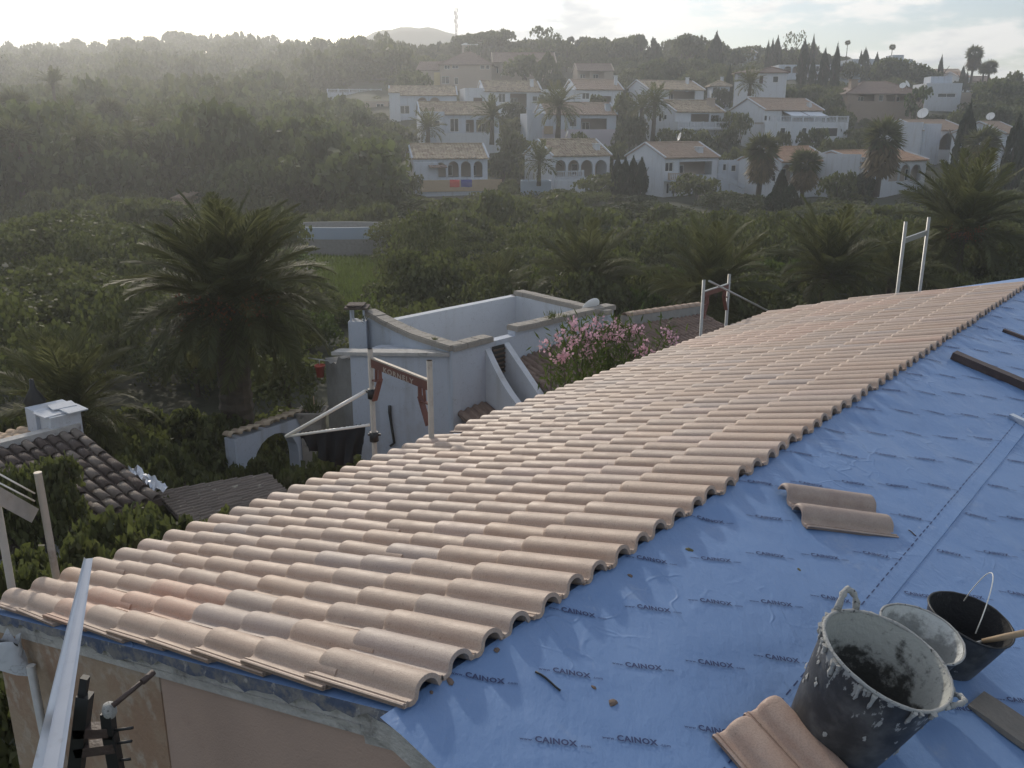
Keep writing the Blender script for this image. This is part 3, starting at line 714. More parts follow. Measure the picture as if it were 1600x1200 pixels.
mb = MB(); dv = (T0-T1)/np.linalg.norm(T0-T1); mb.tube([T0, T0+dv*0.05, T0+dv*0.07-np.array([0, 0, 0.03])], 0.005, 6); q = T0+dv*0.07-np.array([0, 0, 0.03])
mb.beam(q, q+dv*0.13-np.array([0, 0, 0.05]), 0.08, 0.003); obj('blade', mb, [M_STEEL], t, off(t.location))

def plank(name, label, a, b, wd, th, mat, h=0.0, seed=1):
    """a timber lying on the membrane between two roof-frame points, slightly bowed and chipped"""
    A = H2(a[0], a[1], float(hm(*a))+h); B = H2(b[0], b[1], float(hm(*b))+h); y = (B-A)/np.linalg.norm(B-A); x = np.cross(y, SN); L = np.linalg.norm(B-A)
    r = np.random.default_rng(seed); M = frame(x, y, SN, A); mb = MB(); n = 9; vs = []
    for k in range(n):
        f = k/(n-1); j = 0.004*r.normal(size=4); ww = wd/2; bow = 0.006*math.sin(math.pi*f)
        vs += [(-ww+j[0], L*f, 0), (ww+j[1], L*f, 0), (ww+j[2], L*f, th+bow), (-ww+j[3], L*f, th+bow)]
    fs = [(i*4+c, i*4+(c+1) % 4, i*4+4+(c+1) % 4, i*4+4+c) for i in range(n-1) for c in range(4)]
    fs = [f[::-1] for f in fs]+[(0, 1, 2, 3), (4*n-1, 4*n-2, 4*n-3, 4*n-4)]
    mb.add(vs, fs); o = obj(name, mb, [mat], None, M); return tag(o, label, 'plank', 'timber lying on the membrane')
q = p2(1487, 560, 0.0); q2 = p2(1600, 608, 0.0); dq = np.array(q2)-np.array(q)
plank('timber_beam', 'long dark timber beam on the membrane, pointing at the tile edge', q, np.array(q2)+dq*1.2, 0.105, 0.060, M_WOOD_DARK, 0.0, 2)
q = p2(1567, 517, 0.0); q2 = p2(1600, 530, 0.0); dq = np.array(q2)-np.array(q)
plank('timber_batten', 'thin dark batten farthest up the membrane by the picture edge', q, np.array(q2)+dq*3, 0.05, 0.03, M_WOOD_DARK, 0.0, 3)
q = p2(1577, 654, 0.0); q2 = p2(1602, 667, 0.0); dq = np.array(q2)-np.array(q)
plank('timber_batten', 'pale grey round-edged batten at the upper end of the dashed line', q, np.array(q2)+dq*5, 0.06, 0.035, M_ALU, 0.0, 4)
q = p2(1522, 1096, 0.0); q2 = p2(1612, 1160, 0.0); dq = np.array(q2)-np.array(q)
plank('scrap_board', 'grey weathered board with chipped end lying beside the mortar tub', q, np.array(q2)+dq*1.5, 0.155, 0.016, M_WOOD_GREY, 0.0, 5)

# crumbs, leaf and twigs on the membrane
def lump(name, label, cat, px, py, size, mat, seed, flat=0.5, group=None):
    r = np.random.default_rng(seed); u, wv = p2(px, py, 0); P = H2(u, wv, float(hm(u, wv)))
    mb = MB(); n = 7; rows = []
    for z, rr in ((0, 0.9), (0.35, 1.0), (0.75, 0.7), (1.0, 0.25)):
        rows.append([(size*rr*(0.7+0.6*r.random())*math.cos(2*math.pi*j/n), size*rr*(0.7+0.6*r.random())*math.sin(2*math.pi*j/n)*0.7, size*flat*z) for j in range(n)])
    vs = [p for row in rows for p in row]; fs = [(i*n+j, i*n+(j+1) % n, (i+1)*n+(j+1) % n, (i+1)*n+j) for i in range(3) for j in range(n)]+[tuple(range(3*n, 4*n))]
    mb.add(vs, fs); M = frame(SD, RU, SN, P) @ Matrix.Rotation(seed*1.7, 4, 'Z'); return tag(obj(name, mb, [mat], None, M), label, cat, group)
M_CRUMB = basic('brown_mortar_crumb', (0.17, 0.125, 0.10), 0.95, 0.3, 60)
M_DRYLEAF = basic('dry_leaf', (0.10, 0.095, 0.045), 0.8, 0.3, 60)
for k, (px, py, s, lb) in enumerate([(703, 1065, 0.020, 'mortar crumb on the membrane beside the second tile end from the gable'), (642, 1085, 0.018, 'mortar crumb under the first tile end by the gable'), (674, 1082, 0.010, 'thin mortar sliver hanging from the tile edge near the gable'), (958, 1098, 0.022, 'flat brown crumb lying alone on the membrane below the third lettering'), (928, 1073, 0.011, 'small brown crumb above the flat brown crumb on the membrane'),
        (776, 1016, 0.016, 'mortar crumb beneath the third tile end from the gable'), (986, 895, 0.014, 'dark crumb by the tile edge beside the sixth row of rolls')]):
    lump('mortar_crumb', lb, 'mortar crumb', px, py, s, M_CRUMB, 20+k, 0.4, 'mortar crumbs dropped on the membrane')
lump('dry_leaf', 'dry greenish leaf on the membrane above the lettering near the tile edge', 'leaf', 1078, 856, 0.020, M_DRYLEAF, 41, 0.25)
lump('dry_leaf', 'faded yellowish leaf scrap on the membrane below the loose tile pair', 'leaf', 1247, 893, 0.012, M_DRYLEAF, 42, 0.2)
def twig(label, a, b, r, mat):
    A, B = p2(*a), p2(*b); mb = MB(); pts = [H2(A[0]+(B[0]-A[0])*f+0.004*math.sin(5*f), A[1]+(B[1]-A[1])*f, float(hm(A[0]+(B[0]-A[0])*f, A[1]+(B[1]-A[1])*f))+0.005) for f in np.linspace(0, 1, 6)]
    mb.tube(pts, r, 6); return tag(obj('nail' if mat is M_BLACK else 'twig', mb, [mat]), label, 'twig' if mat is not M_BLACK else 'nail')
twig('long dark nail lying diagonally between two letterings near the gable', (836, 1051), (876, 1080), 0.004, M_BLACK)
twig('short dark twig across the membrane below the loose tile pair', (1418, 831), (1430, 840), 0.003, M_WOOD_DARK)

# ------------------------------------------------------------------ gable foot: straightedge and prop
t0, t1 = at(139, 872, 3.62), at(72, 1215, 2.66)
mb = MB(); d = Vector(t1-t0); L = d.length; y = d.normalized(); toeye = -Vector((t0+t1)/2).normalized(); x = y.cross(toeye).normalized(); z = x.cross(y)
if x[0] < 0: x = -x; z = x.cross(y)
M = Matrix((x, y, z)).transposed().to_4x4(); M.translation = Vector(t0)
prof0 = [(-0.021, 0.0), (-0.012, 0.010), (0.010, 0.003), (0.016, 0.0)]; prof1 = [(-0.052, 0.0), (-0.020, 0.020), (0.030, 0.008), (0.050, -0.012)]
vs = []
for f in (0, 0.012, 1):
    for (a0, b0), (a1, b1) in zip(prof0, prof1): vs.append((a0+(a1-a0)*f, L*f, b0+(b1-b0)*f))
for f in (0, 0.012, 1):
    for (a0, b0), (a1, b1) in zip(prof0, prof1): vs.append((a0+(a1-a0)*f, L*f, b0+(b1-b0)*f-0.004))
fs = [(i*4+c, i*4+c+1, i*4+5+c, i*4+4+c) for i in range(2) for c in range(3)]; fs += [tuple(12+k for k in f[::-1]) for f in fs]
fs += [(0, 12, 13, 1), (1, 13, 14, 2), (2, 14, 15, 3)]+[(i*4, i*4+4, i*4+16, i*4+12) for i in range(2)]+[(i*4+7, i*4+3, i*4+15, i*4+19) for i in range(2)]
mb.add(vs, fs); s = obj('straightedge', mb, [M_ALU], None, M); tag(s, 'long pale aluminium straightedge propped upright against the tiled gable corner', 'straightedge')
pr = thing('scaffold_prop', 'dark timber and iron prop with clamp standing against the gable wall', 'prop', at(160, 1190, 2.95))
D0 = 2.95
def pp(px, py, d=D0): return at(px, py, d)
mb = MB(); mb.beam(pp(133, 1058), pp(128, 1092), 0.028, 0.028); mb.beam(pp(133, 1085), pp(112, 1260), 0.050, 0.05); obj('timber_upright', mb, [M_BLACK], pr, off(pr.location))
mb = MB(); mb.beam(pp(168, 1112), pp(172, 1150), 0.045, 0.04); mb.beam(pp(172, 1145), pp(192, 1260), 0.045, 0.045); obj('upright', mb, [M_BLACK], pr, off(pr.location))
mb = MB(); mb.beam(pp(118, 1142), pp(172, 1140), 0.05, 0.04); mb.beam(pp(120, 1172), pp(182, 1164), 0.05, 0.04); obj('cross_piece', mb, [M_WOOD_DARK], pr, off(pr.location))
for a, b in (((172, 1142), (208, 1137)), ((176, 1162), (206, 1158)), ((182, 1188), (204, 1186))):
    mb = MB(); mb.tube([pp(*a), pp(*b)], 0.006, 8); obj('clamp_rod', mb, [M_BLACK], pr, off(pr.location))
mb = MB(); mb.tube([pp(176, 1103, D0-0.02), pp(236, 1054, D0+0.1)], [0.011, 0.009], 8); mb.tube([pp(222, 1066, D0+0.06), pp(240, 1050, D0+0.11)], 0.013, 8); obj('tie_rod', mb, [M_WOOD_DARK], pr, off(pr.location))
mb = MB(); mb.lathe([(0.001, 0.03), (0.020, 0.028), (0.027, 0.012), (0.027, -0.012), (0.020, -0.028)], 14, 0, Matrix.Translation(Vector(pp(171, 1110)))); obj('collar', mb, [M_RIM], pr, off(pr.location))
# white rag caught on the wall corner
mb = MB(); r = np.random.default_rng(4); c = at(14, 1018, 4.45); n = 10; rows = []
for k in range(7):
    f = k/6; rows.append([c+np.array([(0.075+0.05*f)*math.cos(2*math.pi*j/n)*(0.6+0.6*r.random()), 0.05*math.sin(2*math.pi*j/n)*(0.6+0.6*r.random()), 0.09-0.2*f+0.02*r.normal()]) for j in range(n)])
vs = [p for row in rows for p in row]; fs = [(i*n+j, i*n+(j+1) % n, (i+1)*n+(j+1) % n, (i+1)*n+j)[::-1] for i in range(6) for j in range(n)]
mb.add(vs, fs, 0, True); tag(obj('plastic_sack', mb, [M_WHITEWALL]), 'crumpled white plastic sack caught on the wall corner under the tiles', 'sack')

# ------------------------------------------------------------------ scaffold frames round the eaves
def scaffold(label, pa, pb, ztop_a, ztop_b, zbar, zbot, mat, bar, brack=True, r=0.024, barh=0.075, group='scaffold frames around the eaves', letters=None, coup=None, postmat=None):
    A = Vector(pa); B = Vector(pb); t = thing('scaffold', label, 'scaffold', (A[0], A[1], zbot), group)
    for P, zt in ((A, ztop_a), (B, ztop_b)):
        mb = MB(); mb.tube([(P[0], P[1], zbot), (P[0], P[1], zt)], r, 10); mb.tube([(P[0], P[1], zt), (P[0], P[1], zt-0.002)], r*1.02, 10); obj('post', mb, [postmat or mat], t, off(t.location))
    dirv = (B-A); dirv[2] = 0; L = dirv.length; dirv.normalize(); side = Vector((-dirv[1], dirv[0], 0))
    M = Matrix((dirv, side, Vector((0, 0, 1)))).transposed().to_4x4(); M.translation = (A[0], A[1], zbar)
    mb = MB(); mb.box((r, -0.012, -barh), (L-r, 0.012, 0), 0, M); mb.box((r, -0.018, 0.002), (L-r, 0.018, 0.018), 1, M); obj('crossbar', mb, [bar, mat], t, off(t.location))
    if brack:
        for sgn, o_ in ((1, r), (-1, L-r)):
            mb = MB(); th = 0.008; pts = [(0, 0), (0.17, 0), (0.165, -0.10), (0.06, -0.30), (0.0, -0.36)]
            # gusset with two openings: outline strips
            def strip(a, b, wd):
                p = Vector((o_+sgn*a[0], 0, -barh+a[1])); q = Vector((o_+sgn*b[0], 0, -barh+b[1])); mb.beam(M @ p, M @ q, 0.016, wd, 0, side)
            strip((0.15, 0), (0.15, -0.10), 0.035); strip((0.15, -0.09), (0.02, -0.34), 0.055); strip((0.01, -0.13), (0.15, -0.12), 0.03); strip((0.08, 0), (0.07, -0.13), 0.025)
            obj('gusset', mb, [bar], t, off(t.location))
    if letters:
        c = bpy.data.curves.new('t', 'FONT'); c.body = letters; c.size = 0.105; c.space_character = 1.25; c.offset = 0.003; c.align_x = 'CENTER'
        to = bpy.data.objects.new('t', c); COL.objects.link(to); dg = bpy.context.evaluated_depsgraph_get(); me = bpy.data.meshes.new_from_object(to.evaluated_get(dg)); bpy.data.objects.remove(to)
        me.materials.clear(); me.materials.append(M_STEEL_PALE)
        for v in me.vertices: v.co = off(t.location) @ (M @ Vector((L/2+v.co[0], -0.0145, -barh+0.0+v.co[1]*0.66+0.005)))
        me.update(); link('lettering', me, t)
    if coup:
        for P, zc in coup:
            mb = MB(); mb.tube([(P[0], P[1], zc-0.05), (P[0], P[1], zc+0.05)], r*1.75, 10); mb.beam((P[0]-0.06, P[1], zc+0.02), (P[0]+0.07, P[1], zc+0.02), 0.02, 0.02); obj('coupler', mb, [M_BLACK if postmat is None else M_STEEL], t, off(t.location))
    return t
YB = 7.62; zb = zat(600, YB); YA = zb/zat(563, 1.0)
A = at(579, 563, YA); B = at(672, 600, YB)
scaffold('scaffold frame with red crossbar lettered KORNELY before the pale blue house wall', A, B, zat(545, YA), zat(563, YB), zb+0.02, -8.0, M_STEEL_PALE, M_REDPAINT, True, 0.026, 0.085, letters='KORNELY', coup=[(A, zat(615, YA)), (A, zat(682, YA))])
# braced tubes and net outside the first frame
j0 = at(572, 611, YA); j1 = at(447, 682, YA+0.45)
bt = thing('scaffold_brace', 'white diagonal scaffold tube reaching out left from the lettered frame', 'scaffold tube', j0)
mb = MB(); mb.tube([j0, j1], 0.019, 10); obj('tube', mb, [M_WHITE_MET], bt, off(j0))
k0 = at(577, 664, YA); rl = thing('scaffold_rail', 'horizontal white tube below the diagonal, net hanging from it', 'scaffold tube', k0)
mb = MB(); mb.tube([k0, j1], 0.015, 10); obj('tube', mb, [M_WHITE_MET], rl, off(k0))
mb = MB(); n = 34; m = 9; vs = []; r = np.random.default_rng(6)
for i in range(n):
    f = i/(n-1); p = j1+(k0-j1)*(0.16+0.80*f)
    drop = 0.42*min(1, 0.35+1.2*f)*(1-0.25*max(0, f-0.7)/0.3)
    for j in range(m):
        g = j/(m-1); vs.append(p+np.array([0.03*math.sin(f*40)*g+0.15*g*(0.5-f), 0.05*math.sin(f*26+g*3)*g, 0.012-drop*g+0.010*r.normal()]))
mb.add(vs, [(i*m+j, (i+1)*m+j, (i+1)*m+j+1, i*m+j+1) for i in range(n-1) for j in range(m-1)], 0, True)
for f in np.linspace(0.18, 0.9, 16):
    p = j1+(k0-j1)*f; mb.tube([p+np.array([0, 0, 0.022]), p+np.array([0.004, 0.016, 0]), p-np.array([0, 0, 0.02])], 0.006, 5)
tag(obj('safety_net', mb, [M_NET]), 'bunched black safety net hanging from the white rail', 'net')
YL = 13.3
A = at(1098, 470, YL); zb2 = zat(457, YL); YR = zb2/zat(444, 1.0); B = at(1138, 455, YR)
scaffold('grey scaffold frame with reddish crossbar at the middle of the far eave', A, B, zat(437, YL), zat(428, YR), zb2, -8.0, M_STEEL, M_REDPAINT, True, 0.025, 0.07)
c0, c1 = at(1108, 439, YL), at(1200, 486, YL+1.4); mb = MB(); mb.tube([c0, c1], 0.017, 8); tag(obj('scaffold_brace', mb, [M_STEEL]), 'thin grey brace sloping right from the middle scaffold frame', 'scaffold tube')
YL = 14.6
A = at(1409, 400, YL); zb3 = zat(374, YL); YR = zb3/zat(361, 1.0); B = at(1444, 400, YR)
scaffold('bare grey scaffold frame rising behind the far right roof end', A, B, zat(346, YL), zat(339, YR), zb3, -8.0, M_STEEL, M_STEEL, False, 0.028, 0.07)
# near left frame: two posts and a double rail
A = at(60, 745, 5.45); B = at(-6, 780, 5.25)
t = thing('scaffold', 'near grey scaffold with thin double rail at the left picture edge', 'scaffold', (A[0], A[1], -8.0), 'scaffold frames around the eaves')
mb = MB(); mb.tube([(A[0]+0.10, A[1], -8), (A[0], A[1], zat(738, 5.45))], 0.025, 12, cap=False); mb.tube([(A[0], A[1], zat(738, 5.45)), (A[0], A[1], zat(738, 5.45)-0.06)], [0.026, 0.019], 12); obj('post', mb, [M_STEEL_PALE], t, off(t.location))
mb = MB(); mb.tube([(B[0], B[1], -8), (B[0], B[1], zat(768, 5.25))], 0.025, 12); obj('post', mb, [M_STEEL_PALE], t, off(t.location))
for y0, y1 in ((738, 771), (752, 783)):
    mb = MB(); mb.tube([at(-6, y0, 5.2), at(54, y1, 5.45)], 0.0055, 8); obj('rail', mb, [M_WHITE_MET], t, off(t.location))
mb = MB(); mb.beam(at(-6, 772, 5.22), at(55, 806, 5.46), 0.004, 0.10); obj('toe_board', mb, [M_STEEL], t, off(t.location))
# vertical scaffold leg by the wall corner
mb = MB(); A = at(48, 1040, 4.3); mb.tube([(A[0]+0.12, A[1]-0.05, -8), (A[0], A[1], A[2])], 0.024, 10); tag(obj('scaffold_tube', mb, [M_STEEL]), 'grey scaffold leg standing along the left corner of the patchy wall', 'scaffold tube')

# ------------------------------------------------------------------ helpers for walls with openings and corrugated roofs
def wall_open(mb, Wd, H, th, ops, mat=0, M=None, z0=0.0):
    """upright wall in x,z (outer face y=0, inner y=th); ops: (x0,x1,za,zb,arched)"""
    xs = {0.0, Wd}; zs = {z0, H}
    for x0, x1, za, zb, ar in ops:
        xs |= {x0, x1}; zs |= {max(z0, za), min(zb, H)}
        if ar:
            zs.add(zb-(x1-x0)/2)
    xs = sorted(xs); zs = sorted(zs)
    def hole(xm, zm): return any(x0 < xm < x1 and za < zm < zb for x0, x1, za, zb, a in ops)
    T = (lambda p: M @ Vector(p)) if M is not None else (lambda p: p)
    for i in range(len(xs)-1):
        for k in range(len(zs)-1):
            if xs[i+1]-xs[i] < 1e-5 or zs[k+1]-zs[k] < 1e-5 or hole((xs[i]+xs[i+1])/2, (zs[k]+zs[k+1])/2): continue
            for y, fl in ((0, False), (th, True)):
                q = [(xs[i], y, zs[k]), (xs[i+1], y, zs[k]), (xs[i+1], y, zs[k+1]), (xs[i], y, zs[k+1])]
                mb.add([T(p) for p in (q[::-1] if fl else q)], [(0, 1, 2, 3)], mat)
    for q in (((0,0,z0),(0,0,H),(0,th,H),(0,th,z0)), ((Wd,0,z0),(Wd,th,z0),(Wd,th,H),(Wd,0,H)), ((0,0,H),(Wd,0,H),(Wd,th,H),(0,th,H))): mb.add([T(p) for p in q], [(0,1,2,3)], mat)
    for x0, x1, za, zb, ar in ops:
        za = max(z0, za); zs_ = zb
        if ar:
            r = (x1-x0)/2; cx = (x0+x1)/2; zs_ = zb-r; n = 10; arc = [(cx-r*math.cos(math.pi*k/n), zs_+r*math.sin(math.pi*k/n)) for k in range(n+1)]
            for k in range(n):
                (xa, zA), (xb, zB) = arc[k], arc[k+1]
                for y, fl in ((0, False), (th, True)):
                    q = [(xa, y, zA), (xb, y, zB), (xb, y, zb), (xa, y, zb)]; mb.add([T(p) for p in (q[::-1] if fl else q)], [(0,1,2,3)], mat)
                mb.add([T(p) for p in ((xa,0,zA),(xa,th,zA),(xb,th,zB),(xb,0,zB))], [(0,1,2,3)], mat)
        else: mb.add([T(p) for p in ((x0,0,zb),(x0,th,zb),(x1,th,zb),(x1,0,zb))], [(0,1,2,3)], mat)
        mb.add([T(p) for p in ((x0,0,za),(x0,th,za),(x0,th,zs_),(x0,0,zs_))], [(0,1,2,3)], mat)
        mb.add([T(p) for p in ((x1,0,zs_),(x1,th,zs_),(x1,th,za),(x1,0,za))], [(0,1,2,3)], mat)
        if za > z0: mb.add([T(p) for p in ((x0,0,za),(x1,0,za),(x1,th,za),(x0,th,za))], [(0,1,2,3)], mat)
def corr_roof(mb, A, B, C, D, pitch=0.24, amp=0.05, rows=6, mat=0, seed=0, thick=0.06, step=0.02):
    """tiled slope: A-B upper edge, D-C lower edge; barrel rows run downhill, courses stepped"""
    A, B, C, D = (np.array(p, float) for p in (A, B, C, D)); r = np.random.default_rng(seed)
    n = max(2, int(round(np.linalg.norm(C-D)/pitch))); N = np.cross(B-A, A-D); N /= np.linalg.norm(N); 
    if N[2] < 0: N = -N
    sh = [0.0, 0.75, 1.0, 0.75, 0.0, 0.0]; fx = [0, 0.15, 0.33, 0.51, 0.66, 0.999]
    for c in range(rows):
        f0, f1 = c/rows, (c+1)/rows; vs = []; jit = r.normal(size=n)*0.25*step; jd = r.normal(size=n)*0.06/rows
        for f, lift in ((f0-0.12/rows if c else f0, 0.0), (f1, step)):
            for i in range(n):
                for k in range(6):
                    s = (i+fx[k])/n; P = A+(B-A)*s; Q = D+(C-D)*s; ff = f+(jd[i] if f == f1 else 0); vs.append(P+(Q-P)*ff+N*(sh[k]*amp+lift+jit[i]))
        m = 6*n; mb.add(vs, [(j, j+1, m+j+1, m+j)[::-1] for j in range(m-1)], mat)
        # lower lip of the course
        lo = [np.array(v)-N*(0.03+step) for v in vs[m:]]; mb.add(vs[m:]+lo, [(j, j+1, m+j+1, m+j)[::-1] for j in range(m-1)], mat)
    t = N*thick
    mb.add([A-t, B-t, C-t, D-t], [(0, 1, 2, 3)], mat); mb.add([D, C, C-t, D-t], [(0, 1, 2, 3)], mat); mb.add([A, D, D-t, A-t], [(0, 1, 2, 3)], mat); mb.add([B, B-t, C-t, C], [(0, 1, 2, 3)], mat)
def barrel(name, L, r0, r1, mat, th=0.014):
    """half-round clay tile along +y (downhill), wide end down"""
    mb = MB(); n = 8; vs = []
    for y, r in ((0, r0), (L, r1)):
        for k in range(n+1):
            a = math.pi*k/n; vs.append((-r*math.cos(a), y, r*math.sin(a)*0.8))
        for k in range(n+1):
            a = math.pi*k/n; vs.append((-(r-th)*math.cos(a), y, (r-th)*math.sin(a)*0.8))
    m = n+1; fs = []
    for k in range(n): fs += [(k, k+1, 2*m+k+1, 2*m+k)[::-1], (m+k, m+k+1, 3*m+k+1, 3*m+k), (2*m+k, 2*m+k+1, 3*m+k+1, 3*m+k)[::-1], (k, k+1, m+k+1, m+k)]
    mb.add(vs, fs, 0, False); me = mb.mesh(name, [mat]); me.polygons.foreach_set('use_smooth', [i % 4 < 2 for i in range(len(fs))]); return me

# ------------------------------------------------------------------ the white flat-roofed house beyond the eave
ZT = -4.22
def lvl(px, py, z): return at(px, py, z/zat(py, 1.0))
C0 = lvl(706, 547, ZT); L0 = lvl(572, 504, ZT); F0 = lvl(806, 458, ZT); R0 = C0+(F0-L0)
wh = thing('white_house', 'white flat-roofed house with sunken roof terrace and coped parapet beyond the new tiles', 'house', (C0[0], C0[1], -8.2))
def wobj(n, mb, m, par=None): return obj(n, mb, m, par or wh, off(wh.location) if par is None else Matrix())
def prism(mb, pts, z0, z1, mat=0, inner=None):
    n = len(pts); vs = [(p[0], p[1], z0) for p in pts]+[(p[0], p[1], z1) for p in pts]
    fs = [(i, (i+1) % n, n+(i+1) % n, n+i) for i in range(n)]+[tuple(range(n))[::-1], tuple(n+i for i in range(n))]
    mb.add(vs, fs, mat)
def seg_wall(mb, a, b, th, z0, z1a, z1b, side=1, mat=0):
    a = np.array(a[:2]); b = np.array(b[:2]); d = (b-a)/np.linalg.norm(b-a); nn = np.array([-d[1], d[0]])*th*side
    q = [a, b, b+nn, a+nn]; vs = [(p[0], p[1], z0) for p in q]+[(q[0][0], q[0][1], z1a), (q[1][0], q[1][1], z1b), (q[2][0], q[2][1], z1b), (q[3][0], q[3][1], z1a)]
    fs = [(0,3,2,1),(4,5,6,7),(0,1,5,4),(1,2,6,5),(2,3,7,6),(3,0,4,7)]
    if side < 0: fs = [f[::-1] for f in fs]
    mb.add(vs, fs, mat)
u1 = (R0-C0)/np.linalg.norm(R0-C0); u2 = (L0-C0)/np.linalg.norm(L0-C0)
mb = MB(); T = 0.22; zin = -5.5
seg_wall(mb, C0+u1*T, R0, T, -8.2, ZT-0.03, ZT-0.03, 1)                      # right-hand street side
wobj('wall', mb, [M_WHITEWALL2])
mb = MB(); seg_wall(mb, F0, L0-u1*0.0, T, -8.2, ZT-0.02, ZT-0.02, 1); wobj('wall', mb, [M_WHITEWALL])
mb = MB(); seg_wall(mb, R0-u2*0.0, F0, T, -8.2, ZT-0.02, ZT-0.02, 1); wobj('wall', mb, [M_WHITEWALL])
# front-left wall with a curved parapet rising to the chimney
mb = MB(); n = 14; prev = None; curve = []
for k in range(n+1):
    f = k/n; rise = 0.20*max(0, (f-0.38)/0.62)**1.25; curve.append((C0+(L0-C0)*f, ZT-0.03+rise))
for k in range(n): seg_wall(mb, curve[k][0], curve[k+1][0], T, -8.2, curve[k][1], curve[k+1][1], -1)
wobj('wall', mb, [M_WHITEWALL2])
mb = MB(); prism(mb, [C0+u1*0.2+u2*0.2, R0+u2*0.2-u1*0.2, F0-u2*0.2-u1*0.2, L0-u2*0.2+u1*0.2], zin-0.2, zin); wobj('terrace_floor', mb, [M_STONE])
# coping stones, one by one
def cope_mesh(L):
    mb = MB(); r = 0.012; w_ = 0.165; h = 0.115
    mb.box((-w_, 0.006, 0), (w_, L-0.006, h*0.82)); mb.box((-w_+0.02, 0.010, h*0.822), (w_-0.02, L-0.010, h)); return mb.mesh('coping_stone', [M_STONE])
COPE = cope_mesh(0.40)
def cope(a, b, za, zb, gap=None):
    a = np.array([a[0], a[1], za]); b = np.array([b[0], b[1], zb]); L = np.linalg.norm(b-a); n = max(1, int(round(L/0.40))); d = (b-a)/L; r = np.random.default_rng(int(L*1000))
    for k in range(n):
        p = a+d*(L*k/n); x = np.cross(d, [0, 0, 1.0]); x /= np.linalg.norm(x); z = np.cross(x, d)
        M = frame(x, d, z, p+z*0.004*r.normal()) @ Matrix.Rotation(0.02*r.normal(), 4, 'Z') @ Matrix.Diagonal((1, L/n/0.40, 1, 1))
        link('coping_stone', COPE, wh, off(wh.location) @ M)
mid2 = u2*0.11
for k in range(0, n-1, 2): cope(curve[k][0]+u1*0.11, curve[min(k+2, n)][0]+u1*0.11, curve[k][1], curve[min(k+2, n)][1])
P1 = C0+u1*(0.40*np.linalg.norm(R0-C0)); P2 = C0+u1*(0.50*np.linalg.norm(R0-C0))
s1 = lvl(778, 534, ZT); s2 = lvl(802, 522, ZT)
cope(C0+mid2, C0+u1*float((s1-C0)@u1)+mid2, ZT-0.03, ZT-0.03)
E2 = C0+u1*float((lvl(972, 487, ZT)-C0)@u1)
cope(C0+u1*float((s2-C0)@u1)+mid2, E2+mid2, ZT+0.06, ZT+0.02)
mb = MB(); seg_wall(mb, C0+u1*float((s2-C0)@u1)+u2*0.005, E2+u2*0.005, 0.21, -8.2, ZT+0.06, ZT+0.02, 1); wobj('parapet_wall', mb, [M_WHITEWALL2])
cope(F0-u2*0.11, R0-u2*0.0+(R0-F0)/np.linalg.norm(R0-F0)*0.2-u1*0.11, ZT-0.02, ZT-0.02)
# chimney on the left corner, with a battered cap on four stubs
ch = np.array([L0[0]-0.30, L0[1]+0.02]); zc = lvl(547, 494, ZT)[2]
chp = at(561, 520, L0[1]-0.1); cx, cy = chp[0], chp[1]; ctop = zat(500, cy)
mb = MB(); mb.box((cx-0.20, cy-0.20, -8.2), (cx+0.20, cy+0.20, ctop)); cho = wobj('chimney', mb, [M_WHITEWALL2])
mb = MB()
for sx in (-0.16, 0.13):
    for sy in (-0.16, 0.13): mb.box((cx+sx, cy+sy, ctop+0.002), (cx+sx+0.04, cy+sy+0.04, ctop+0.27))
wobj('cap_post', mb, [M_WHITEWALL2], cho)
mb = MB(); rr = np.random.default_rng(2)
for k in range(4): mb.box((cx-0.27+0.13*k, cy-0.25, ctop+0.276), (cx-0.27+0.13*k+0.125, cy+0.25, ctop+0.315+0.02*rr.random()))
mb.box((cx-0.22, cy-0.2, ctop+0.338), (cx+0.16, cy+0.2, ctop+0.37)); wobj('chimney_cap', mb, [M_ROOF_DARK], cho)
# lower block in front with a mortar ledge, rough grey side
Cq = lvl(708, 553, ZT-0.10); Eq = at(547, 556, 17.9); Eq[2] = ZT-0.35; E3 = at(508, 556, 19.3)
mb = MB(); zA = ZT-0.14
vs = [(Cq[0], Cq[1], -8.2), (Eq[0], Eq[1], -8.2), (Eq[0], Eq[1], zat(556, Eq[1])), (Cq[0], Cq[1], zat(556, Cq[1])),
      (Cq[0]+0.3, Cq[1]+0.9, -8.2), (Eq[0]+0.5, Eq[1]+1.0, -8.2), (Eq[0]+0.5, Eq[1]+1.0, zat(556, Eq[1])), (Cq[0]+0.3, Cq[1]+0.9, zat(556, Cq[1]))]
mb.add(vs, [(0,1,2,3)[::-1], (4,5,6,7), (0,3,7,4), (1,5,6,2), (3,2,6,7)]); wobj('front_wall', mb, [M_WHITEWALL2])
mb = MB(); mb.beam((Cq[0]-0.02, Cq[1]+0.12, vs[3][2]+0.03), (Eq[0]-0.35, Eq[1]+0.22, vs[2][2]+0.03), 0.34, 0.07); wobj('mortar_ledge', mb, [M_MORTAR])
mb = MB(); rr = np.random.default_rng(12); n = 9
top = [(Eq[0]+(E3[0]-Eq[0])*k/n-0.004, Eq[1]+(E3[1]-Eq[1])*k/n, zat(560, Eq[1]+(E3[1]-Eq[1])*k/n)-0.05+0.06*rr.normal()) for k in range(n+1)]
mb.add([(p[0], p[1], -8.2) for p in top]+top, [(k, k+1, n+2+k, n+1+k)[::-1] for k in range(n)]); mb.add([(p[0], p[1], p[2]) for p in top]+[(p[0]+0.5, p[1]+0.3, p[2]) for p in top], [(k, k+1, n+2+k, n+1+k) for k in range(n)]); wobj('rough_side_wall', mb, [M_GREYWALL])
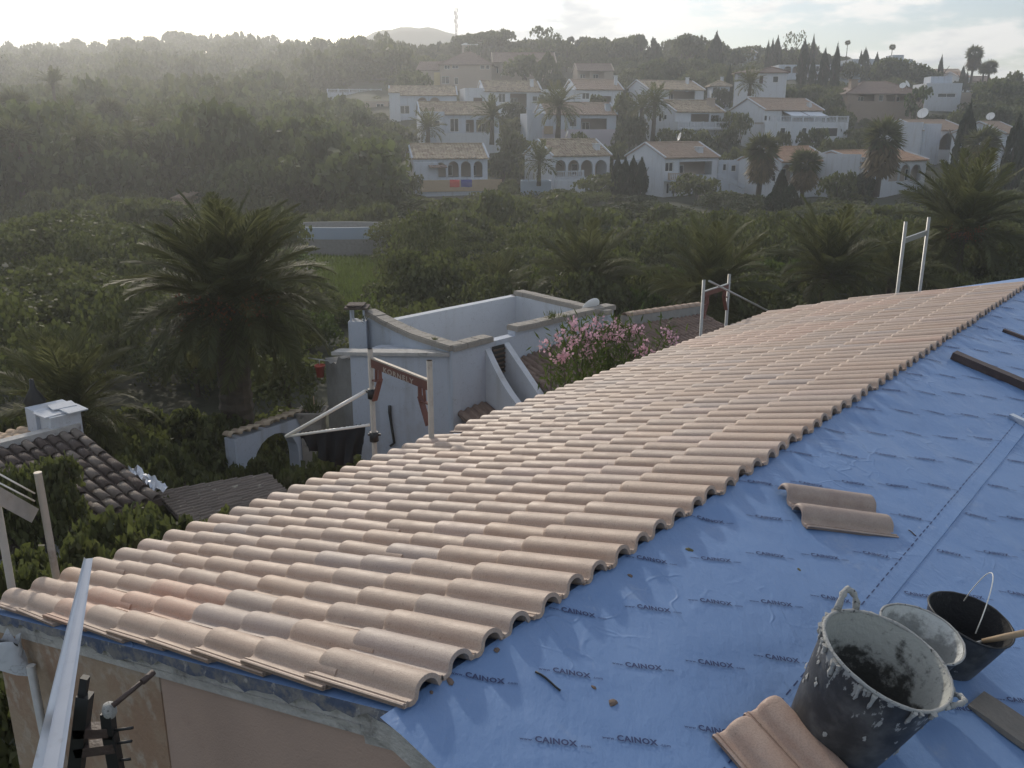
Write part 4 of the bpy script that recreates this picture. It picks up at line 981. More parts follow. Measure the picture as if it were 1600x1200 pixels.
# drain pipe on the front wall
def onwall(px, py, o_=0.05):
    a = np.array([Cq[0], Cq[1]]); b = np.array([Eq[0], Eq[1]]); dd = b-a; nn = np.array([dd[1], -dd[0]]); nn /= np.linalg.norm(nn); nn = nn if nn[1] < 0 else -nn
    r = ray(px, py); s = ((a+nn*o_) @ nn)/(r[:2] @ nn); return r*s
mb = MB(); mb.tube([onwall(609, 634), onwall(609, 645), onwall(611, 660), onwall(616, 692), onwall(610, 697)], [0.035, 0.035, 0.028, 0.028, 0.028], 8); wobj('drain_pipe', mb, [M_BLACK])
# curved buttress wall and the vent behind it
b0 = C0+u1*float((lvl(776, 538, ZT)-C0)@u1); outd = -u2
mb = MB(); n = 12; th = 0.16; prof = []
for k in range(n+1):
    f = k/n; prof.append((f*1.75, (1-f)**2.0*1.12-0.02*f))
def BP(o_, s, z): p = b0+outd*o_+u1*s; return (p[0], p[1], z)
zb_ = ZT-1.28
for k in range(n):
    (o0, h0), (o1, h1) = prof[k], prof[k+1]
    q = [BP(o0, 0, -8.2), BP(o1, 0, -8.2), BP(o1, 0, zb_+h1), BP(o0, 0, zb_+h0), BP(o0, th, -8.2), BP(o1, th, -8.2), BP(o1, th, zb_+h1), BP(o0, th, zb_+h0)]
    mb.add(q, [(0,1,2,3), (4,7,6,5), (3,2,6,7)] + ([(1,5,6,2)] if k == n-1 else []))
wobj('buttress_wall', mb, [M_WHITEWALL])
b1 = C0+u1*float((lvl(801, 530, ZT)-C0)@u1)
mb = MB(); n = 8
for k in range(n):
    f0, f1 = k/n, (k+1)/n; pr_ = lambda f: (f*1.5, (1-f)*1.15)
    (o0, h0), (o1, h1) = pr_(f0), pr_(f1); Bq = lambda o_, s, z: tuple((b1+outd*o_+u1*s)[:2])+(z,)
    q = [Bq(o0, 0, -8.2), Bq(o1, 0, -8.2), Bq(o1, 0, zb_+h1), Bq(o0, 0, zb_+h0), Bq(o0, th, -8.2), Bq(o1, th, -8.2), Bq(o1, th, zb_+h1), Bq(o0, th, zb_+h0)]
    mb.add(q, [(0,1,2,3), (4,7,6,5), (3,2,6,7)] + ([(1,5,6,2)] if k == n-1 else []))
wobj('buttress_wall', mb, [M_WHITEWALL])
vt = MB(); gx = float((b1-b0)@u1)
M = frame(u1, -u2, np.array([0, 0, 1.0]), b0-u2*0.03+u1*0.17); 
vt.box((0, 0, 0), (gx-0.18, 0.01, 1), 0, M @ Matrix.Translation((0, 0, ZT-0.75-b0[2])) @ Matrix.Diagonal((1, 1, 0.62, 1)))
vo = wobj('vent_opening', vt, [M_BLACK])
for k in range(6):
    mb = MB(); mb.box((0.01, 0.012, 0), (gx-0.19, 0.05, 0.03), 0, M @ Matrix.Translation((0, 0, ZT-0.73-b0[2]+k*0.10))); wobj('vent_slat', mb, [M_SHUTTER], vo)
# lower tiled roofs of the white house
mb = MB(); a, b_ = C0+u1*0.12-u2*0.02, b0-u1*0.02-u2*0.02
def zl(p, z): return np.array([p[0], p[1], z])
corr_roof(mb, zl(a, -5.55), zl(b_, -5.50), zl(b_-u2*1.6, -6.05), zl(a-u2*1.6, -6.10), 0.2, 0.05, 4, 0, 4); wobj('lower_roof', mb, [M_ROOF_BROWN])
mb = MB(); a, b_ = b1+u1*0.2-u2*0.02, R0+u1*0.6-u2*0.02
corr_roof(mb, zl(a, -4.78), zl(b_, -4.55), zl(b_-u2*2.6+u1*0.6, -5.35), zl(a-u2*2.4, -5.50), 0.2, 0.05, 7, 0, 5); wobj('lower_roof', mb, [M_ROOF_BROWN])
mb = MB(); g0_ = at(975, 497, 21.2); g1_ = at(1092, 480, 24.0)
mb.beam((g0_[0], g0_[1], g0_[2]-0.08), (g1_[0], g1_[1], g1_[2]-0.08), 0.22, 0.25); wobj('ridge_wall', mb, [M_GREYWALL])
COV = barrel('ridge_tile', 0.42, 0.10, 0.12, M_ROOF_PINK)
dd = (g1_-g0_); LL = np.linalg.norm(dd); dd /= LL; xx = np.cross(dd, [0, 0, 1.0]); xx /= np.linalg.norm(xx); zz_ = np.cross(xx, dd)
for k in range(int(LL/0.36)): link('ridge_tile', COV, wh, off(wh.location) @ frame(xx, dd, zz_, g0_+dd*0.36*k+zz_*0.055))
mb = MB(); s0 = g0_+xx*0.13-np.array([0, 0, 0.19]); s1_ = g1_+xx*0.13-np.array([0, 0, 0.19])
corr_roof(mb, s0, s1_, s1_+xx*2.4-np.array([0, 0, 0.75]), s0+xx*2.4-np.array([0, 0, 0.75]), 0.21, 0.055, 6, 0, 6); wobj('lower_roof', mb, [M_ROOF_BROWN])
mb = MB(); corr_roof(mb, s0-xx*0.27, s1_-xx*0.27, s1_-xx*1.6-np.array([0, 0, 0.45]), s0-xx*1.6-np.array([0, 0, 0.45]), 0.21, 0.055, 5, 0, 7); wobj('lower_roof', mb, [M_ROOF_PINK])
# satellite dish behind the parapet
def dish(label, p, r, face, stand=0.5, group='satellite dishes on the roofs', mat=None):
    t = thing('satellite_dish', label, 'satellite dish', (p[0], p[1], p[2]-stand), group); mb = MB(); f = Vector(face).normalized()
    M = f.to_track_quat('Z', 'Y').to_matrix().to_4x4(); M.translation = Vector((0, 0, stand))
    mb.lathe([(0.001, 0.0)]+[(r*k/5, 0.28*r*(k/5)**2) for k in range(1, 6)]+[(r*0.99, 0.28*r-0.01)]+[(r*k/5, 0.28*r*(k/5)**2-0.02) for k in range(4, 0, -1)], 20, 0, M); obj('reflector', mb, [mat or M_DISH], t)
    mb = MB(); mb.tube([(0, 0, 0), (0, 0, stand*0.9), M @ Vector((0, 0, -0.02))], 0.03, 6); mb.tube([M @ Vector((0, -r*0.95, 0.25*r)), M @ Vector((0, -r*0.25, r*0.9))], 0.018, 5); obj('mount', mb, [M_STEEL], t); return t
dp = at(925, 482, 20.9); dish('white satellite dish peeping over the parapet of the white flat-roofed house', dp, 0.26, (-0.5, 0.7, 0.5), 0.4)
# weeds rooted in the coping are added with the plants

# ------------------------------------------------------------------ garden arch wall, planter, hanging pot
a0 = at(366, 688, 16.4); a1 = at(500, 652, 18.3); Lw = math.hypot(a1[0]-a0[0], a1[1]-a0[1]); ang = math.atan2(a1[1]-a0[1], a1[0]-a0[0])
gw = thing('garden_wall', 'low white garden wall with tile coping and arched opening below the palm', 'wall', (a0[0], a0[1], -8.2)); gw.rotation_euler = (0, 0, ang)
Ht = a0[2]+8.2
mb = MB(); wall_open(mb, Lw, Ht, 0.3, [(0.42, 1.62, 0.0, Ht-0.16, True)]); obj('wall', mb, [M_WHITEWALL2], gw)
CT = barrel('coping_tile', 0.40, 0.085, 0.10, M_ROOF_OLD); rr = np.random.default_rng(3)
for k in range(int(Lw/0.19)):
    link('coping_tile', CT, gw, Matrix.Translation((0.1+k*0.19, 0.36, Ht+0.02+0.006*rr.normal())) @ Matrix.Rotation(math.pi+0.08*rr.normal(), 4, 'Z') @ Matrix.Rotation(0.15, 4, 'X'))
pl = at(489, 655, 18.0); t = thing('stone_planter', 'weathered stone planter with a small plant and cane, left of the rough wall', 'planter', (pl[0], pl[1], -8.2))
mb = MB(); M = Matrix.Identity(4); h1 = zat(640, 18.0)+8.2
vs = []
for z, a in ((0, 0.22), (h1-0.28, 0.22), (h1-0.02, 0.30), (h1, 0.30), (h1, 0.25), (h1-0.08, 0.24)): vs += [(-a, -a, z), (a, -a, z), (a, a, z), (-a, a, z)]
mb.add(vs, [(i*4+k, i*4+(k+1) % 4, i*4+4+(k+1) % 4, i*4+4+k) for i in range(5) for k in range(4)]+[(20, 21, 22, 23)]); obj('trough', mb, [M_STONE], t)
mb = MB(); mb.tube([(0.05, 0, h1-0.1), (0.04, 0, h1+0.30)], 0.014, 6); obj('cane', mb, [M_WOOD_PALE], t)
PLANTER = t; PLANTER_H = h1
hp = at(500, 577, 18.6); t = thing('flower_pot', 'small red plastic pot hanging from a bar beside the rough grey wall', 'pot', hp)
mb = MB(); mb.lathe([(0.001, -0.17), (0.075, -0.17), (0.105, 0.06), (0.118, 0.06), (0.118, 0.10), (0.108, 0.10), (0.10, 0.05), (0.001, 0.04)], 18); obj('pot', mb, [M_POT], t)
mb = MB(); mb.tube([(-0.25, 0.05, 0.24), (0.20, -0.02, 0.19)], 0.018, 6); mb.tube([(0, 0, 0.1), (0, 0, 0.215)], 0.012, 6); obj('hanging_bar', mb, [M_STEEL], t)

# ------------------------------------------------------------------ old low roofs of the garden shed at the left
zr = -5.0
r0 = lvl(121, 669, zr); r1_ = lvl(8, 697, zr); re = (r1_-r0); LR = np.linalg.norm(re); re /= LR
dn = np.array([-re[1], re[0], 0]); dn = dn if dn[0] > 0 else -dn; s_ = 0.21
Dk = np.array([dn[0], dn[1], -s_]); Dk /= np.linalg.norm(Dk); Nk = np.cross(re, Dk); Nk = Nk if Nk[2] > 0 else -Nk
Ds = np.array([-dn[0], -dn[1], -s_]); Ds /= np.linalg.norm(Ds); Ns = np.cross(re, Ds); Ns = Ns if Ns[2] > 0 else -Ns
shed = thing('garden_shed', 'low shed with dark lichened barrel tiles at the left picture edge', 'shed', (r0[0], r0[1], -8.2))
def sobj(n, mb, m): return obj(n, mb, m, shed, off(shed.location))
mb = MB(); LK, LS, LE = 2.75, 1.7, 4.2
for D_, N_, L_, o_ in ((Dk, Nk, LK, 0), (Ds, Ns, LS, 0)):
    q = [r0, r0+re*LE, r0+re*LE+D_*L_, r0+D_*L_]; mb.add([p+N_*0.0 for p in q]+[p-np.array([0, 0, 0.12]) for p in q], [(0,1,2,3),(4,5,6,7),(0,1,5,4),(1,2,6,5),(2,3,7,6),(3,0,4,7)])
sobj('roof_deck', mb, [M_ROOF_DARK])
mb = MB()
q = [r0+Dk*(LK-0.25), r0+re*LE+Dk*(LK-0.25), r0+re*LE+Ds*(LS-0.2), r0+Ds*(LS-0.2)]; q = [np.array([p[0], p[1], 0]) for p in q]
zt = min((r0+Dk*LK)[2], (r0+Ds*LS)[2])-0.10
prism(mb, q, -8.2, zt-0.02); sobj('shed_wall', mb, [M_WHITEWALL2])
BD = barrel('roof_tile', 0.40, 0.066, 0.082, M_ROOF_DARK); BG = barrel('roof_tile', 0.40, 0.066, 0.082, M_ROOF_GREY); BS = barrel('roof_tile', 0.40, 0.064, 0.078, M_ROOF_SAND); rr = np.random.default_rng(9)
for D_, N_, L_, bm in ((Dk, Nk, LK, None), (Ds, Ns, LS, BS)):
    x = np.cross(D_, N_)
    for c in range(int(LE/0.20)):
        for k in range(int(L_/0.33)):
            me = bm or (BD if rr.random() < 0.62 else BG)
            P = r0+re*(0.10+c*0.20)+D_*(0.02+k*0.33)+N_*(0.012+0.006*rr.normal())
            link('roof_tile', me, shed, off(shed.location) @ frame(x, D_, N_, P) @ Matrix.Rotation(0.035*rr.normal(), 4, 'Z') @ Matrix.Rotation(0.03, 4, 'X'))
mb = MB(); mb.beam(r0+np.array([0, 0, 0.05])-re*0.02, r0+re*LE+np.array([0, 0, 0.05]), 0.20, 0.11); sobj('ridge_mortar', mb, [M_MORTAR])
# white shed chimney with loose slabs and black cowl
cb = at(100, 676, 14.55); st = thing('chimney_stack', 'white shed chimney topped with sunlit white slabs and a black cowl', 'chimney', (cb[0], cb[1], zr-0.1))
M = Matrix.Rotation(math.atan2(re[1], re[0])+math.pi, 4, 'Z')
mb = MB(); mb.box((-0.28, -0.21, 0), (0.24, 0.21, 0.40), 0, M); obj('stack', mb, [M_WHITEWALL], st)
mb = MB(); mb.box((-0.34, 0.215, 0), (0.30, 0.62, 0.44), 0, M); obj('stack', mb, [M_WHITEWALL2], st)
for k, (x, y, rz, a, b) in enumerate(((-0.10, 0.05, 0.1, 0.26, 0.19), (0.16, -0.10, 0.05, 0.17, 0.20), (0.10, 0.16, -0.1, 0.20, 0.15))):
    mb = MB(); mb.box((-a, -b, 0), (a, b, 0.022), 0, M @ Matrix.Translation((x, y, 0.405+0.024*k)) @ Matrix.Rotation(rz, 4, 'Z') @ Matrix.Rotation(0.05, 4, 'X')); obj('slab', mb, [M_WHITEWALL], st)
mb = MB(); cc = Vector(at(57, 645, 15.0))-st.location; mb.lathe([(0.11, -0.12), (0.12, 0.10), (0.19, 0.22), (0.05, 0.46), (0.035, 0.62), (0.001, 0.63)], 14, 0, Matrix.Translation(cc)); obj('cowl', mb, [M_BLACK], st)
# crumpled foil flashing down the shed edge
e0, e1 = at(206, 733, 13.6), at(254, 763, 13.0); mb = MB(); n, m = 20, 5; dv = (e1-e0); sd_ = np.cross(dv, [0, 0, 1.0]); sd_ /= np.linalg.norm(sd_)
vs = [e0+dv*(i/(n-1))+sd_*(-0.10+0.05*j)+np.array([0, 0, 0.05*rr.normal()]) for i in range(n) for j in range(m)]
mb.add(vs, [(i*m+j, (i+1)*m+j, (i+1)*m+j+1, i*m+j+1) for i in range(n-1) for j in range(m-1)])
tag(obj('foil_flashing', mb, [M_ALU]), 'crumpled silver foil flashing on the edge of the old shed roof', 'flashing')
# second low tiled roof
t = thing('lean_to', 'low lean-to of thin dark tiles half under bushes left of the new roof edge', 'lean-to', (at(340, 775, 14)[0], at(340, 775, 14)[1], -8.2))
A_, B_, C_, D__ = at(243, 772, 13.9), at(418, 742, 14.6), at(470, 790, 12.6), at(300, 830, 12.0)
mb = MB(); corr_roof(mb, A_, D__, C_, B_, 0.155, 0.05, 7, 0, 9); obj('roof', mb, [M_ROOF_GREY], t, off(t.location))
mb = MB(); prism(mb, [A_+np.array([.2, -.1, 0]), D__+np.array([.1, .1, 0]), C_+np.array([-.2, .1, 0]), B_+np.array([-.1, -.1, 0])], -8.2, -6.5); obj('wall', mb, [M_WHITEWALL2], t, off(t.location))

# ------------------------------------------------------------------ hillside houses
HOUSES = []
KEEP = []          # (x, y, radius) kept free of bushes
class HH:
    def __init__(s, name, label, cat, xl, xr, d, yb, ye, yr, a=0.3, Ls=8.0, wall=None, roofm=None, roof='gable', ops=(), sops=(), porch=3.2, ov=0.3, group='houses on the hillside', deep=4.0, rows=6, pitch=0.42, hip=0.5):
        wall = wall or M_WHITEWALL; s.wallm = wall
        P = at(xl, yb, d); s.P = P; s.X = np.array([math.cos(a), math.sin(a), 0]); s.Y = np.array([-math.sin(a), math.cos(a), 0]); s.Z = np.array([0, 0, 1.0])
        r = ray(xr, yb); t = (P @ s.Y)/(r @ s.Y); s.W = float((r*t-P) @ s.X); s.Ls = Ls
        s.M = frame(s.X, s.Y, s.Z, P)
        s.t = thing(name, label, cat, M=s.M, group=group)
        mid = P+s.X*s.W/2+s.Y*Ls/2; KEEP.append((mid[0], mid[1], max(s.W, Ls)*0.62+0.6)); s.mid = mid; HOUSES.append((pix(mid)[0], d, xl, xr))
        s.ze = zat(ye, P[1])-P[2]; s.zr = zat(yr, P[1]+s.Y[1]*Ls*(0.5 if roof in ('gable', 'hip') else 1.0))-P[2]
        W, ze, zr = s.W, s.ze, s.zr
        fo = []; s.wins = []; porchy = False
        for x0, x1, yt, y2, k in ops:
            A, B = s.f(x0, yt), s.f(x1, y2); fo.append((max(0.12, A[0]), min(W-0.12, B[0]), max(0.02, B[1]), min(A[1], ze-0.12), k == 'arch'))
            if k in ('win', 'door'): s.wins.append((fo[-1], k, 0))
            else: porchy = True
        mb = MB(); th = 0.25
        wall_open(mb, W, ze, th, fo, 0, None, -deep)
        # left, right and back walls
        so = []
        for x0, x1, yt, y2, k in sops:
            A, B = s.g(x0, yt), s.g(x1, y2); y0, y1 = sorted((A[0], B[0])); so.append((y0, y1, B[1], A[1])); 
        g = ze if roof in ('hip', 'flat') else None
        def gable(x, flip):
            if roof == 'gable': pts = [(x, th, -deep), (x, Ls, -deep), (x, Ls, ze), (x, Ls/2, zr-0.05), (x, th, ze)]
            elif roof == 'mono': pts = [(x, th, -deep), (x, Ls, -deep), (x, Ls, zr-0.05), (x, th, ze)]
            else: pts = [(x, th, -deep), (x, Ls, -deep), (x, Ls, ze), (x, th, ze)]
            mb.add(pts, [tuple(range(len(pts)))[::-1] if not flip else tuple(range(len(pts)))])
        gable(0.0, False); gable(W, True)
        mb.add([(0, Ls, -deep), (W, Ls, -deep), (W, Ls, zr-0.05 if roof == 'mono' else ze), (0, Ls, zr-0.05 if roof == 'mono' else ze)], [(3, 2, 1, 0)])
        if porchy:
            pass
            zf = min(o[2] for o in fo if not any(o is w[0] for w in s.wins)); mb.add([(0.01, th, zf-0.01), (W-0.01, th, zf-0.01), (W-0.01, porch, zf-0.01), (0.01, porch, zf-0.01)], [(0, 1, 2, 3)])
            mb.add([(0.01, 0.26, ze-0.03), (W-0.01, 0.26, ze-0.03), (W-0.01, porch, ze-0.03), (0.01, porch, ze-0.03)], [(3, 2, 1, 0)])
        obj('wall', mb, [wall], s.t)
        if porchy:
            mb = MB(); mb.box((0.01, porch, -deep+1), (W-0.01, porch+0.12, ze-0.04)); obj('inner_wall', mb, [M_BEIGE], s.t)  # darker beige: the shade inside the porch is put into the wall colour
        if porchy:
            for k, o in enumerate(q for q in fo if not any(q is w[0] for w in s.wins)):
                x0, x1, za, zb, ar = o; w_ = (x1-x0)
                if k % 2 == 0 or w_ > 2.5:
                    s.window(x0+w_*0.25, x0+w_*0.25+min(1.3, w_*0.5), za+0.05, za+(zb-za)*0.72, y=porch-0.03, mat=M_GLASS)
        for (x0, x1, za, zb, ar), k, _ in s.wins: s.window(x0, x1, za, zb, y=0.16, mat=M_SHUTTER if k == 'door' else M_GLASS)
        for y0, y1, za, zb in so: s.sidewindow(y0, y1, za, zb)
        if roofm is not None:
            sd_ = int(xl*7+yb); mb = MB(); w0, w1 = -0.15, W+0.15
            if roof == 'gable':
                sl = (zr-ze)/(Ls/2); zo = ze-sl*ov
                corr_roof(mb, (w0, Ls/2, zr+0.04), (w1, Ls/2, zr+0.04), (w1, -ov, zo+0.04), (w0, -ov, zo+0.04), pitch, 0.07, rows, 0, sd_, 0.1, 0.04)
                corr_roof(mb, (w1, Ls/2, zr+0.04), (w0, Ls/2, zr+0.04), (w0, Ls+ov, zo+0.04), (w1, Ls+ov, zo+0.04), pitch, 0.07, 3, 0, sd_+1, 0.1, 0.04)
                ro = obj('roof', mb, [roofm], s.t)
                for x in (w0+0.05, w1-0.05):
                    mb = MB(); mb.beam((x, -ov-0.02, zo+0.13), (x, Ls/2, zr+0.13), 0.22, 0.16); mb.beam((x, Ls+ov, zo+0.13), (x, Ls/2+0.01, zr+0.13), 0.22, 0.16); obj('verge', mb, [wall], ro)
                mb = MB(); mb.tube([(w0, Ls/2, zr+0.12), (w1, Ls/2, zr+0.12)], 0.11, 6); obj('ridge_cap', mb, [roofm], ro)
            elif roof == 'mono':
                sl = (zr-ze)/Ls; zo = ze-sl*ov
                corr_roof(mb, (w0, Ls, zr+0.04), (w1, Ls, zr+0.04), (w1, -ov, zo+0.04), (w0, -ov, zo+0.04), pitch, 0.07, rows, 0, sd_, 0.1, 0.04); obj('roof', mb, [roofm], s.t)
            elif roof == 'hip':
                h = min(W, Ls)*hip*0.98; A, B = (h, Ls/2, zr), (W-h, Ls/2, zr)
                if W < Ls: A, B = (W/2, h, zr), (W/2, Ls-h, zr)
                c = [(w0-ov, -ov, ze), (w1+ov, -ov, ze), (w1+ov, Ls+ov, ze), (w0-ov, Ls+ov, ze)]
                if W >= Ls: fs = [(0, 1, 5, 4), (1, 2, 5), (2, 3, 4, 5), (3, 0, 4)]
                else: fs = [(0, 1, 4), (1, 2, 5, 4), (2, 3, 5), (3, 0, 4, 5)]
                mb.add(c+[A, B], fs); mb.add([(p[0], p[1], p[2]-0.14) for p in c], [(3, 2, 1, 0)]); mb.add(c+[(p[0], p[1], p[2]-0.14) for p in c], [(i, 4+i, 4+(i+1) % 4, (i+1) % 4) for i in range(4)])
                ro = obj('roof', mb, [roofm], s.t)
                for q in ((0, 4), (1, 5 if W >= Ls else 4), (2, 5), (3, 4 if W >= Ls else 5)):
                    mb = MB(); mb.tube([Vector(c[q[0]])+Vector((0, 0, .03)), Vector((A, B)[q[1]-4])+Vector((0, 0, .05))], 0.10, 6); obj('hip_ridge', mb, [roofm], ro)
            else:
                mb.box((0.26, 0.26, ze-0.5), (W-0.02, Ls-0.02, ze-0.35)); obj('roof', mb, [roofm], s.t)
    def f(s, px, py):
        r = ray(px, py); t = (s.P @ s.Y)/(r @ s.Y); Q = r*t-s.P; return float(Q @ s.X), float(Q[2])
    def g(s, px, py):
        r = ray(px, py); t = (s.P @ s.X)/(r @ s.X); Q = r*t-s.P; return float(Q @ s.Y), float(Q[2])
    def window(s, x0, x1, z0, z1, y=0.1, mat=None):
        mb = MB(); b = 0.07; d = 0.05
        for q in (((x0, y-d, z0), (x1, y, z0+b)), ((x0, y-d, z1-b), (x1, y, z1)), ((x0, y-d, z0+b), (x0+b, y, z1-b)), ((x1-b, y-d, z0+b), (x1, y, z1-b))): mb.box(*q)
        if x1-x0 > 1.2: mb.box(((x0+x1)/2-b/2, y-d, z0+b), ((x0+x1)/2+b/2, y, z1-b))
        w_ = obj('window', mb, [M_FRAME if mat is M_GLASS else mat], s.t); mb = MB(); mb.box((x0+b, y-0.02, z0+b), (x1-b, y-0.012, z1-b)); obj('pane', mb, [mat or M_GLASS], w_)
    def sidewindow(s, y0, y1, z0, z1):
        mb = MB(); b = 0.07
        for q in (((-0.06, y0, z0), (-0.002, y1, z0+b)), ((-0.06, y0, z1-b), (-0.002, y1, z1)), ((-0.06, y0, z0+b), (-0.002, y0+b, z1-b)), ((-0.06, y1-b, z0+b), (-0.002, y1, z1-b))): mb.box(*q)
        w_ = obj('window', mb, [M_FRAME], s.t); mb = MB(); mb.box((-0.03, y0+b, z0+b), (-0.02, y1-b, z1-b)); obj('pane', mb, [M_GLASS], w_)
    def box(s, name, x0, x1, y0, y1, z0, z1, mat, par=None):
        mb = MB(); mb.box((x0, y0, z0), (x1, y1, z1)); return obj(name, mb, [mat], par or s.t)
    def chimney(s, px, ytop, wd=0.7, y=None, mat=None):
        x = s.f(px, 200)[0]*(1 if y is None else 1); yy = s.Ls*0.35 if y is None else y
        zt = zat(ytop, s.P[1]+s.X[1]*x+s.Y[1]*yy)-s.P[2]; x = x+0.0
        mb = MB(); mb.box((x-wd/2, yy-wd/2, s.ze-0.3), (x+wd/2, yy+wd/2, zt-0.22)); c = obj('chimney', mb, [mat or s.wallm], s.t)
        mb = MB(); mb.box((x-wd*0.62, yy-wd*0.62, zt-0.12), (x+wd*0.62, yy+wd*0.62, zt)); mb.box((x-wd*0.4, yy-wd*0.4, zt-0.219), (x+wd*0.4, yy+wd*0.4, zt-0.121), 0); obj('chimney_cap', mb, [mat or s.wallm], c)
    def balustrade(s, x0, x1, z0, h, y=-1.4, n=None, mat=None, solid=0.0):
        n = n or max(3, int((x1-x0)/0.28)); mb = MB(); mb.box((x0, y, z0+h-0.12), (x1, y+0.16, z0+h)); mb.box((x0, y+0.01, z0), (x1, y+0.15, z0+0.10))
        k = max(1, int((x1-x0)/2.2))
        for i in range(k+1): xx = x0+(x1-x0)*i/k; mb.box((xx-0.14, y-0.02, z0-0.001), (xx+0.14, y+0.18, z0+h+0.05))
        b = obj('balustrade', mb, [mat or s.wallm], s.t); mb = MB()
        for i in range(n):
            xx = x0+(x1-x0)*(i+0.5)/n; mb.lathe([(0.05, z0+0.1), (0.085, z0+0.28), (0.045, z0+h*0.55), (0.06, z0+h-0.12)], 6, 0, Matrix.Translation((xx, y+0.08, 0)))
        tag(obj('baluster', mb, [mat or s.wallm], b), kind='stuff')
    def terrace(s, x0, x1, y0, ztop, deep=5.0, mat=None): return s.box('terrace_wall', x0, x1, y0, -0.005, -deep, ztop, mat or s.wallm)
    def wp(s, x, y, z): return s.P+s.X*x+s.Y*y+s.Z*z

G = M_GLASS
# first row above the valley
h = HH('arched_house', 'white house with three arches and red and blue towels on its ochre terrace wall', 'house', 646, 762, 118, 287, 247, 226, 0.22, 7.5, M_WHITEWALL2, M_ROOF_OLD, ops=[(700, 717, 252, 277, 'arch'), (720, 736, 252, 277, 'arch'), (740, 754, 252, 277, 'arch'), (681, 697, 254, 277, 'arch')], pitch=0.40, rows=4)
a_, b_ = h.f(657, 273)[0], h.f(762, 273)[0]; tz = h.f(700, 287)[1]
tw = h.box('terrace_parapet', a_, h.W+1.4, -2.6, -2.40, -0.9, 0.55, M_BRICKY); h.box('terrace_parapet', a_-0.2, a_-0.002, -2.6, -0.01, -0.9, 0.55, M_BRICKY); h.box('terrace_base', a_-0.2, h.W+1.4, -2.398, -0.012, -6, -0.92, M_WHITEWALL2)
h.box('side_block', 0.0, h.f(683, 250)[0], -0.9, -0.01, -5, h.ze-0.55, M_WHITEWALL2); mb = MB(); corr_roof(mb, (h.f(668, 260)[0], -0.9, 2.35), (h.f(696, 260)[0], -0.9, 2.35), (h.f(696, 260)[0], -1.9, 2.1), (h.f(668, 260)[0], -1.9, 2.1), 0.3, 0.05, 3, 0, 5); obj('porch_roof', mb, [M_ROOF_BROWN], h.t)
h.chimney(764, 240, 0.5, 1.5)
for lb, c, x0, x1 in (('red towel hanging over the ochre terrace wall of the arched house', (0.50, 0.055, 0.045), 698, 713), ('navy blue towel hanging over the ochre terrace wall of the arched house', (0.03, 0.045, 0.22), 715, 732)):
    xa, xb = h.f(x0, 280)[0], h.f(x1, 280)[0]; mb = MB(); n = 8; vs = []
    for k in range(n):
        x = xa+(xb-xa)*k/(n-1); wv_ = 0.03*math.sin(k*1.9); vs += [h.wp(x, -2.38, 0.30), h.wp(x, -2.42, 0.575), h.wp(x, -2.60, 0.575), h.wp(x, -2.63-abs(wv_), 0.1), h.wp(x, -2.64-abs(wv_), -0.35+0.03*math.sin(k))]
    mb.add(vs, [(k*5+j, k*5+5+j, k*5+6+j, k*5+1+j) for k in range(n-1) for j in range(4)], 0, True); tag(obj('towel', mb, [basic('towel_%s' % lb.split()[0], c, 0.95, 0.15, 8)]), lb, 'towel', 'towels on the terrace wall')
h = HH('arched_house', 'white house with four arches, white chimney and dish, behind the small palm', 'house', 863, 952, 118, 281, 243, 219, 0.48, 7.6, M_WHITEWALL, M_ROOF_OLD, ops=[(868, 884, 250, 276, 'arch'), (888, 905, 250, 276, 'arch'), (908, 926, 250, 276, 'arch'), (930, 948, 250, 276, 'arch')], pitch=0.40, rows=7)
h.balustrade(h.f(867, 270)[0], h.f(910, 270)[0], 0.25, 0.85, -0.2); h.chimney(941, 224, 0.75, 1.3); d1 = h.wp(h.W*0.62, 5.5, h.zr+0.75); dish('small white dish above the tiled roof of the four-arched house', d1, 0.55, (-0.9, 0.1, 0.35), 1.0)
h.terrace(0.3, h.W+0.2, -0.9, -0.05)
wk = thing('garden_pool', 'small raised blue garden pool below the four-arched house', 'pool', at(840, 286, 113)); q = at(840, 286, 113)
mb = MB(); mb.box((-2.1, 0, -3), (1.7, 0.25, 0.25), 0); mb.box((-2.1, 2.8, -3), (1.7, 3.0, 0.25)); mb.box((-2.1, 0.252, -3), (-1.9, 2.798, 0.25)); mb.box((1.5, 0.252, -3), (1.7, 2.798, 0.25)); obj('pool_wall', mb, [M_BLUEPAINT], wk); mb = MB(); mb.box((-1.89, 0.26, -0.5), (1.49, 2.79, 0.02)); obj('pool_water', mb, [basic('pool_water', (0.05, 0.12, 0.25), 0.05, 0.1, 1)], wk)
h = HH('balcony_house', 'white two-storey house with smooth salmon roof, balcony and slender dish behind dark hedge', 'house', 1036, 1118, 116, 305, 246, 224, 0.52, 8.0, M_WHITEWALL, M_ROOF_PINK, ops=[(1040, 1052, 254, 268, 'win'), (1062, 1112, 253, 273, 'open'), (1027+15, 1046+0, 286, 303, 'win'), (1050, 1062, 286, 303, 'win')], pitch=0.3, rows=8, porch=2.4)
zb2 = h.f(1060, 280)[1]; h.box('balcony', 0.0, h.f(1075, 280)[0], -1.3, -0.01, zb2-0.2, zb2, M_WHITEWALL2); h.balustrade(h.f(1040, 280)[0]-0.4, h.f(1075, 280)[0], zb2+0.005, 0.85, -1.25, mat=M_BEIGE); h.chimney(1104, 229, 0.8, 1.2)
h.box('garden_wall', -4.4, -0.02, 4.6, 4.9, -4, h.f(985, 236)[1]*0.78, M_WHITEWALL2); dish('slender white dish on the ridge of the smooth salmon roof', h.wp(h.W*0.66, 4.2, h.zr+0.75), 0.55, (-0.95, -0.1, 0.3), 0.95)
